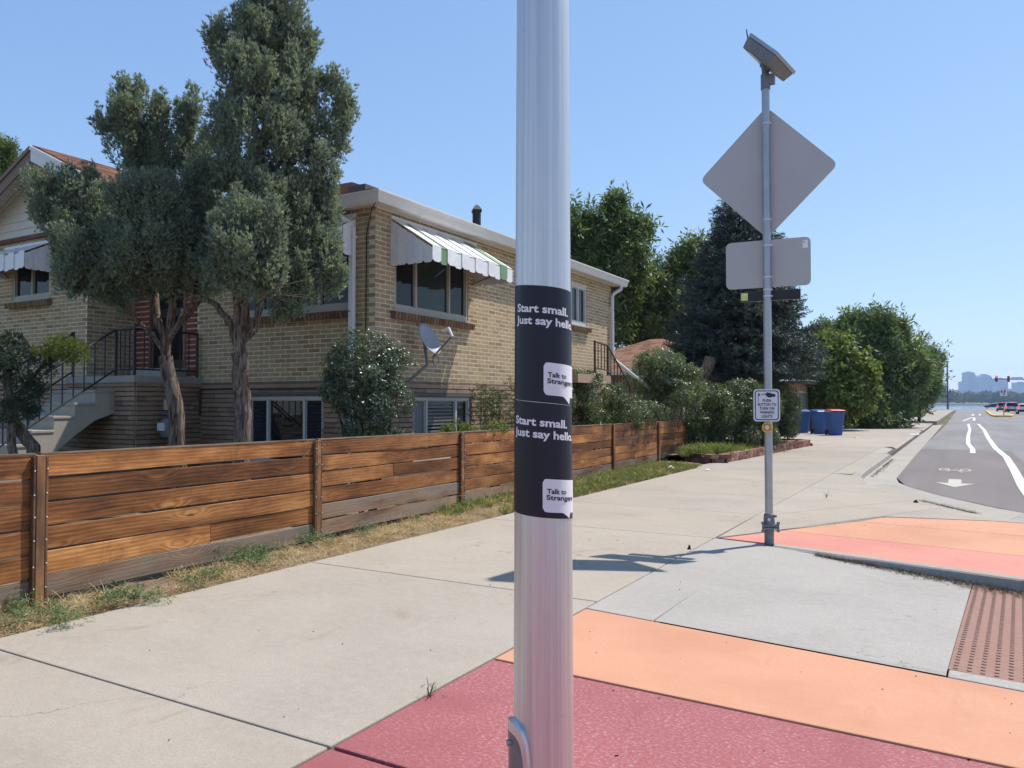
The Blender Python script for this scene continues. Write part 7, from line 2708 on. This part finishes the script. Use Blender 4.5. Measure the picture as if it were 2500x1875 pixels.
# crumbs of dirt and leaf bits strewn over the painted corner
pb = MB()
for _ in range(150):
    x, y = rng.uniform(-2.0, 0.6), rng.uniform(1.9, 11.0)
    if 4.6 < y < 8.0 and x > -1.7:
        continue
    s = abs(rng.normal()) * 0.0017 + 0.0016
    a = rng.uniform(0, 6.28)
    pb.box((x, y, 0.002 + s * 0.3), (s * rng.uniform(1, 3.5), s, s * 0.8), Matrix.Rotation(a, 3, 'Z'))
for _ in range(90):
    x, y = rng.uniform(-4.9, -2.3), rng.uniform(2.0, 16)
    s = abs(rng.normal()) * 0.0015 + 0.0014
    pb.box((x, y, 0.002 + s * 0.3), (s * rng.uniform(1, 4), s, s * 0.8), Matrix.Rotation(rng.uniform(0, 6.28), 3, 'Z'))
tag(pb.build('leaf_crumbs', M['bark_dark']), 'dark crumbs of dirt and leaf bits strewn on the concrete', 'debris', kind='stuff')
# dirt and dead leaves gathered along the kerb by the warning tile
kd = []
for _ in range(2300):
    x = rng.uniform(-1.2, 1.1)
    w = 0.06 + 0.16 * min(1, max(0, (x + 1.2) / 1.2))
    y = yc(x) - abs(rng.normal()) * w * 0.55 - 0.02
    t_ = min(1, (y - yo(x)) / (yc(x) - yo(x)))
    kd.append((x, y, rz(min(x, 1.2), t_) + 0.003))
ground_cover('kerb_debris', 'brown dead leaves and dirt gathered along the kerb', 'debris', kd, 0.028, LAY, M['bark_dark'], 0.8)
ground_cover('kerb_straw', 'pale dry straw bits among the dirt by the kerb', 'debris', kd[::9], 0.03, LAY, M['straw'], 0.8)
gd_ = [(-0.58 + 0.75 * t + rng.normal() * 0.03, 13.6 - 1.25 * t + rng.normal() * 0.05, -0.112) for t in rng.uniform(0, 1, 900)]
gd_ += [(-1.66 + abs(rng.normal()) * 0.05, y_, -0.118) for y_ in rng.uniform(17.6, 23.5, 500)]
ground_cover('gutter_debris', 'dark silt and leaf bits lying in the gutter', 'debris', gd_, 0.035, LAY, M['bark_dark'], 0.8)

# ================================================================== street furniture, traffic and skyline
def mast(name, label, base, H, arm_z, arm_to, heads, lum=None, lit=None, arm_r=0.11):
    t = thing(name, (base[0], base[1], ZR), label, 'traffic signal')
    bx_, by_ = base
    MB().tube([(bx_, by_, ZR), (bx_, by_, H)], [0.24, 0.15], 12).build('pole', M['gfascia'], t, smooth=True)
    a = Vector((bx_, by_, arm_z))
    b = Vector((*arm_to, arm_z + 0.25))
    MB().tube([a, b], [arm_r * 1.3, arm_r * 0.7], 8).build('arm', M['gfascia'], t)
    if lum:
        l = Vector((*lum, H + 0.35))
        MB().tube([(bx_, by_, H - 0.1), l], 0.06, 6).build('lamp_arm', M['gfascia'], t)
        MB().box(l, (0.8, 0.35, 0.14)).build('lamp_head', M['gfascia'], t)
    d = (b - a).normalized()
    nrm = Vector((0, -1, 0))
    for (f, face, on) in heads:
        p = a.lerp(b, f)
        h = MB().box(p + Vector((0, -0.12, 0)), (0.42, 0.28, 1.12) if face else (0.28, 0.42, 1.12)).build('signal_head', M['gfascia'], t)
        for k in range(3):
            q = p + Vector((0, -0.12, 0.36 - 0.36 * k))
            off = Vector((0, -0.15, 0)) if face else Vector((-0.15, 0, 0))
            lm = M['signal_on'] if (on and k == 0) else (M['signal_amber'] if on is None else M['signal_off'])
            MB().tube([q + off * 0.9, q + off * 1.12], 0.13, 10).build('lens', lm, h)
            MB().box(q + off * 1.5 + Vector((0, 0, 0.15)), (0.32, 0.2, 0.03) if face else (0.2, 0.32, 0.03)).build('visor', M['gfascia'], h)
    return t, a, b


gs = G('lit_red_lens')
gs.set(Base_Color=(0.6, 0.02, 0.03), Emission_Color=(1.0, 0.05, 0.06), Emission_Strength=2.2)
M['signal_on'] = gs.m
M['signal_off'] = plain('dark_lens', (0.03, 0.02, 0.02), 0.4)
M['signal_amber'] = plain('dull_amber_lens', (0.22, 0.08, 0.03), 0.4)
q = at(2314, 998, 200)
tm, a_, b_ = mast('signal_mast', 'dark traffic signal pole with street lamp at the far corner', (q[0], q[1]), float(at(2314, 882, 200)[2]), float(at(2314, 930, 200)[2]), (q[0] - 12.5, q[1] + 4.0), [(0.22, False, False), (0.48, False, False), (0.74, False, False)], lum=(q[0] - 3.2, q[1] + 0.5))
for sgnx, f in ((-1, True), (1, False)):
    z = float(at(2314, 955, 200)[2])
    MB().box((q[0] + sgnx * 0.55, q[1], z), (0.3, 0.4, 1.15)).build('side_signal', M['gfascia'], tm)
MB().box((q[0] - 0.45, q[1], float(at(2314, 968, 200)[2])), (0.5, 0.1, 0.45)).build('walk_signal', M['signal_off'], tm)
MB().box((q[0] - 2.4, q[1], float(at(2314, 936, 200)[2])), (1.6, 0.06, 0.5)).build('street_name_sign', M['gdoor2'], tm)
q2 = at(2426, 928, 150)
zarm = float(q2[2])
e2 = at(2536, 928, 150)
tm2, a2, b2 = mast('signal_mast', 'traffic signal arm with a lit red light over the road', (float(e2[0]), float(q2[1])), 7.0, zarm, (float(q2[0]), float(q2[1])), [(0.68, True, None), (0.94, True, True)])
MB().box(a2.lerp(b2, 0.5) + Vector((0, -0.1, 0.1)), (1.9, 0.05, 0.55)).build('street_name_sign', M['zinc'], tm2)

# median island with yellow kerb and its keep-right sign
med = tag(MB().prism([(3.44, 103), (4.6, 103.3), (5.2, 110), (6.2, 180), (4.35, 180), (3.3, 112)], -0.3, 0.03).build('median_island', M['drive']), kind='structure')
mp = [(4.35, 180), (3.3, 112), (3.44, 103), (4.6, 103.3), (5.2, 110), (6.2, 180)]
for i in range(len(mp) - 1):
    a, b = np.array(mp[i]), np.array(mp[i + 1])
    d = (b - a) / np.linalg.norm(b - a)
    nrm = np.array([d[1], -d[0]])
    MB().prism([tuple(a - nrm * 0.02), tuple(b - nrm * 0.02), tuple(b + nrm * 0.25), tuple(a + nrm * 0.25)], -0.13, 0.06).build('median_kerb', M['yellow_kerb'], med)
ks = thing('keep_right_sign', tuple(gnd(2451, 1014, 0.03)), 'white keep right arrow sign standing on the median island', 'sign')
kp = gnd(2451, 1014, 0.03)
kz = lambda y: float(at(2451, y, float((kp - EYE) @ _fw))[2])
MB().tube([(kp[0], kp[1], 0.0), (kp[0], kp[1], kz(950))], 0.045, 6).build('sign_post', M['galv_dark'], ks)
z0_, z1_ = kz(967), kz(950)
MB().bb((kp[0] - 0.36, kp[1] - 0.08, z0_), (kp[0] + 0.36, kp[1] - 0.05, z1_)).build('sign_plate', M['signwhite'], ks)
m = MB()
Y_ = kp[1] - 0.085
hS = z1_ - z0_
m.add([(kp[0] + a * 0.36, Y_, z0_ + b * hS) for a, b in ((-0.05, 0.12), (0.2, 0.12), (0.28, 0.45), (0.42, 0.6), (0.42, 0.72), (0.7, 0.72), (0.35, 0.93), (0.0, 0.72), (0.15, 0.72), (0.15, 0.6), (0.02, 0.45))], [tuple(range(11))])
m.add([(kp[0] + a * 0.36, Y_, z0_ + b * hS) for a, b in ((-0.72, 0.8), (-0.3, 0.8), (-0.3, 0.55), (-0.5, 0.4), (-0.72, 0.55))], [tuple(range(5))])
m.build('arrow_symbol', M['signblack'], ks)
# sign seen from behind, orange post, planting by the far pavement
wsn = gnd(2246, 1016)
ws = thing('back_of_sign', tuple(wsn), 'pale sign seen from behind on a thin post beyond the thicket', 'sign')
dz_ = float((wsn - EYE) @ _fw)
MB().tube([(wsn[0], wsn[1], 0), (wsn[0], wsn[1], float(at(2246, 964, dz_)[2]))], 0.035, 6).build('sign_post', M['galv_dark'], ws)
MB().bb((wsn[0] - 0.32, wsn[1] - 0.02, float(at(2246, 979, dz_)[2])), (wsn[0] + 0.32, wsn[1] + 0.02, float(at(2246, 964, dz_)[2]))).build('sign_plate', M['zinc'], ws)
ob_ = gnd(2256, 1006)
obp = thing('orange_barricade', tuple(ob_), 'orange and white board barrier at the end of the far pavement', 'barrier')
M['orangeplastic'] = plain('orange_plastic', (0.55, 0.20, 0.06), 0.5)
for sx in (-1.9, 0.1):
    MB().bb((ob_[0] + sx, ob_[1] - 0.1, 0), (ob_[0] + sx + 0.22, ob_[1] + 0.1, 1.25)).build('barrier_leg', M['orangeplastic'], obp)
for k in range(2):
    MB().bb((ob_[0] - 2.0, ob_[1] - 0.14, 0.45 + k * 0.42), (ob_[0] + 0.4, ob_[1] - 0.1, 0.72 + k * 0.42)).build('barrier_board', M['litter'] if k else M['orangeplastic'], obp)
for i, (x, y, d, s) in enumerate(((2218, 1005, 80, 0.75), (2229, 1004, 86, 0.8), (2236, 1006, 88, 0.6))):
    p = gnd(x, y + 12)
    t = thing('ornamental_grass', (p[0], p[1], 0), ['leftmost clump of tall ornamental grass beside the far pavement', 'middle clump of tall ornamental grass beside the far pavement', 'small ornamental grass clump next to the sign post on the far pavement'][i], 'grass clump')
    n = 120
    P = np.array([p[0], p[1], 0.0]) + np.stack([rng.normal(size=n) * s * 0.35, rng.normal(size=n) * s * 0.35, np.zeros(n)], 1)
    D = (P - np.array([p[0], p[1], -1.2]))
    V, F = scatter(BL[0][0], BL[0][1], P, D, np.full(n, 1.25 * s))
    add_obj('blades', fast_mesh('blades', V - np.array([p[0], p[1], 0]), F, M['grass']), t)
for i, (x, y, w) in enumerate(((2075, 1052, 0.5), (2207, 1047, 0.3))):
    pass

# ---- cars
def paintmat(name, c):
    g = G(name)
    nz = g.noise(g.pos(), 3.0, 3)
    g.set(Base_Color=g.mix(nz, [x * 0.95 for x in c], [min(1, x * 1.05) for x in c]), Metallic=0.4, Roughness=0.3)
    g.b.inputs['Coat Weight'].default_value = 0.6
    return g.m


gt = G('tail_light_red')
gt.set(Base_Color=(0.5, 0.02, 0.03), Emission_Color=(1.0, 0.06, 0.08), Emission_Strength=1.2, Roughness=0.3)
M['tail'] = gt.m


def make_car(loc, rz, label, c, suv=True, group='vehicles on the road'):
    t = thing('car', loc, label, 'car', group, rz)
    pm = paintmat('car_paint', c)
    W = 0.92
    Hh = 1.72 if suv else 1.45
    # side profile (y forward is +y, rear at -y), lofted with tumblehome
    low = [(-2.3, 0.42), (-2.32, 0.75), (-2.26, 1.02), (-1.2, 1.05), (0.9, 1.03), (2.1, 0.86), (2.3, 0.62), (2.28, 0.36), (-2.2, 0.34)]
    V = []
    n = len(low)
    for x in (-W, -W * 0.94, W * 0.94, W):
        k = 0.0 if abs(x) < W else 0.05
        V += [(x, y * (1 - k * 0.4), z - (k if z > 0.9 else 0) * 0.6) for y, z in low]
    F = [(i * n + j, i * n + (j + 1) % n, (i + 1) * n + (j + 1) % n, (i + 1) * n + j) for i in range(3) for j in range(n)]
    F += [tuple(range(n))[::-1], tuple(3 * n + j for j in range(n))]
    MB().add(V, F).build('body', pm, t, local=True, smooth=True)
    rear = -2.18 if suv else -1.75
    cabp = [(rear, 1.02), (rear + 0.28, Hh - 0.06), (rear + 0.6, Hh), (0.2, Hh - 0.02), (1.05, 1.02)]
    V = []
    n = len(cabp)
    for s in (-1, 1):
        V += [(s * (W * 0.93 if z < 1.2 else W * 0.74), y, z) for y, z in cabp]
    F = [(j, (j + 1) % n, n + (j + 1) % n, n + j) for j in range(n)] + [tuple(range(n))[::-1], tuple(range(n, 2 * n))]
    MB().add(V, F).build('cabin', pm, t, local=True)
    a, b = Vector((0, rear, 1.02)), Vector((0, rear + 0.28, Hh - 0.06))
    P = lambda u, f, o: (u, a.y + (b.y - a.y) * f - o, a.z + (b.z - a.z) * f)
    MB().quad(P(-0.72, 0.16, 0.012), P(0.72, 0.16, 0.012), P(0.62, 0.9, 0.012), P(-0.62, 0.9, 0.012)).build('rear_window', M['glass'], t, local=True)
    for s in (-1, 1):
        pts = [(rear + 0.22, 1.1), (rear + 0.42, Hh - 0.12), (0.1, Hh - 0.12), (0.8, 1.1)]
        MB().add([(s * ((W * 0.93 + (W * 0.74 - W * 0.93) * (z - 1.02) / (Hh - 1.02)) + 0.012), y, z) for y, z in pts], [(0, 1, 2, 3)]).build('side_window', M['glass'], t, local=True)
        MB().bb((s * 0.70, -2.36, 0.82), (s * 0.915, -2.22, 1.14)).build('tail_light', M['tail'], t, local=True)
        MB().bb((s * 0.95, 0.75, 1.02), (s * 1.08, 0.9, 1.16)).build('mirror', M['black'], t, local=True)
        for y in (-1.4, 1.45):
            w_ = MB().tube([(s * 0.72, y, 0.34), (s * 0.93, y, 0.34)], 0.34, 18).build('wheel', M['rubber'], t, local=True)
            MB().tube([(s * 0.925, y, 0.34), (s * 0.94, y, 0.34)], 0.2, 12).build('rim', M['zinc'], w_, local=True)
    MB().bb((-0.2, rear + 0.2, Hh - 0.02), (0.2, rear + 0.3, Hh + 0.03)).build('brake_light', M['tail'], t, local=True)
    MB().bb((-0.9, -2.38, 0.40), (0.9, -2.2, 0.66)).build('rear_bumper', M['black'], t, local=True)
    MB().bb((-0.26, -2.345, 0.76), (0.26, -2.31, 0.90)).build('licence_plate', M['signwhite'], t, local=True)
    MB().bb((-0.5, 2.27, 0.5), (0.5, 2.31, 0.7)).build('grille', M['black'], t, local=True)
    return t


def road_at(x, y):
    p = gnd(x, y, ZR)
    return (float(p[0]), float(p[1]), ZR)


make_car(road_at(2469.5, 1009), 0, 'silver sport utility vehicle waiting at the red light, seen from behind', (0.34, 0.35, 0.36))
make_car(road_at(2448, 1006.3), 0, 'grey car half hidden behind the silver vehicle on the left', (0.18, 0.18, 0.2))
make_car(road_at(2495, 1006), 0, 'dark car waiting right of the silver vehicle', (0.05, 0.05, 0.06), False)
make_car(road_at(2501, 1011), 0, 'white car cut off by the right edge of the picture', (0.6, 0.6, 0.62), False)
make_car(road_at(2424, 997.2), R(90), 'black car crossing the far intersection', (0.03, 0.03, 0.035), False)
make_car(road_at(2458, 997.0), R(90), 'white car crossing the far intersection behind the waiting vehicles', (0.6, 0.6, 0.62), False)


# ---- far shore wood: one mass of foliage
tmf = [twig(8, 0.7, 60 + s, 0.8) for s in range(3)]
P, D, S = [], [], []
for _ in range(330):
    y = rng.uniform(1440, 1650)
    x = rng.uniform(-330, 260) * 1.0 - 30
    # keep to the part of the shore that can be seen, with margins
    h = rng.uniform(9, 19) * (1.15 if math.sin(x * 0.021 + 1) > 0 else 0.85)
    r_ = rng.uniform(7, 13)
    n = 42
    d = rng.normal(size=(n, 3))
    d /= np.linalg.norm(d, axis=1, keepdims=True)
    d[:, 2] = np.abs(d[:, 2]) * 1.1 - 0.15
    P.append(np.array([x, y, h * 0.42]) + d * np.array([r_, r_, h * 0.58]) * rng.uniform(0.8, 1.05, (n, 1)))
    D.append(d)
    S.append(rng.uniform(2.2, 4.0, n))
P, D, S = np.concatenate(P), np.concatenate(D), np.concatenate(S)
parts = [scatter(tmf[k][0], tmf[k][1], P[k::3], D[k::3], S[k::3]) for k in range(3)]
V, F = join(parts)
tag(add_obj('far_shore_wood', fast_mesh('far_shore_wood', V, F, M['farleaf'])), 'hazy green belt of trees along the far lake shore', 'trees', kind='stuff')

# ---- skyline towers
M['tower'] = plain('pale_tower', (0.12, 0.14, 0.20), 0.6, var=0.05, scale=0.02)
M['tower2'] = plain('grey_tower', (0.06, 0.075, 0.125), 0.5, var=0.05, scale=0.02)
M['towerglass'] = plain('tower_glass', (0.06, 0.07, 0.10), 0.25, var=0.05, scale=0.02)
DT = 4600.0


def tower(label, xl, xr, yt, d=DT, mat='tower', top=None, dep=60.0, extra=None, yb=1000):
    a, b = at(xl, 985, d), at(xr, 985, d)
    c = (a + b) / 2
    w = float(np.linalg.norm(b - a))
    H = float(at((xl + xr) / 2, yt, d)[2])
    t = thing('tower_block', (c[0], c[1], 0), label, 'building', 'hazy downtown skyline', YAW)
    hw_ = w / 2
    if top == 'arch':
        n = 14
        z0 = H - hw_ * 0.75
        prof = [(-hw_, 0)] + [(-hw_ * math.cos(math.pi * k / n), z0 + (H - z0) * math.sin(math.pi * k / n)) for k in range(n + 1)] + [(hw_, 0)]
    elif top == 'slope':
        prof = [(-hw_, 0), (-hw_, H * 0.96), (hw_, H), (hw_, 0)]
    else:
        prof = [(-hw_, 0), (-hw_, H), (hw_, H), (hw_, 0)]
    MB().extr(prof, 'y', -dep / 2, dep / 2).build('facade', M[mat], t, local=True)
    # window bands stand slightly proud of the facade
    if H > 30:
        nb_ = max(3, int(H / 14))
        for k in range(nb_):
            z = H * 0.9 * (k + 0.5) / nb_
            wlim = hw_ * 0.92
            MB().bb((-wlim, -dep / 2 - 0.6, z - 2.2), (wlim, -dep / 2 + 0.2, z + 2.2)).build('window_band', M['towerglass'], t, local=True)
    MB().bb((-hw_ * 0.3, -dep * 0.2, (H if top != 'arch' else H - 1) - 0.5), (hw_ * 0.3, dep * 0.2, H + 5)).build('roof_plant', M['tower2'], t, local=True)
    if extra == 'mast':
        MB().tube([(0, 0, H), (0, 0, H + 28)], [1.2, 0.4], 6).build('antenna', M['tower2'], t, local=True)
    return t


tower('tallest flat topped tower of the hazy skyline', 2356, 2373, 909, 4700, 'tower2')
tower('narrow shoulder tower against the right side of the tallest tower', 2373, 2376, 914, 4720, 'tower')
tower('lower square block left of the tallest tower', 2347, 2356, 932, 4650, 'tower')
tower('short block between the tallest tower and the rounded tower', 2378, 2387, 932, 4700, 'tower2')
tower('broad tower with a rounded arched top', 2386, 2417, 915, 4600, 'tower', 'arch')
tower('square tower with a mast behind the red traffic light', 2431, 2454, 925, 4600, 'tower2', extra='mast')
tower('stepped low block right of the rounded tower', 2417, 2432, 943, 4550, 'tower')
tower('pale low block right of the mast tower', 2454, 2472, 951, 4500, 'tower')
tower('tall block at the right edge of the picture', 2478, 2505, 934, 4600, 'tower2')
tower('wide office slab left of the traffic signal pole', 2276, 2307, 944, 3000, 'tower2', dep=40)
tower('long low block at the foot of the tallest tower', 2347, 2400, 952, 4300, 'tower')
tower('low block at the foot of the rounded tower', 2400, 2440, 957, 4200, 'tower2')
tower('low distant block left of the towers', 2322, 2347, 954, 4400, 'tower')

# ================================================================== haze
hz_ = MB().bb((-4700, -55, -6.5), (4700, 6700, 260))
gv = G('haze_air')
for nd in list(gv.t.nodes):
    gv.t.nodes.remove(nd)
vol = gv.t.nodes.new('ShaderNodeVolumePrincipled')
vol.inputs['Color'].default_value = (0.52, 0.70, 1.0, 1.0)
vol.inputs['Density'].default_value = 0.00013
vol.inputs['Anisotropy'].default_value = 0.2
out = gv.t.nodes.new('ShaderNodeOutputMaterial')
gv.t.links.new(vol.outputs[0], out.inputs['Volume'])
tag(hz_.build('haze', gv.m), 'pale summer haze filling the air', 'haze', kind='stuff')
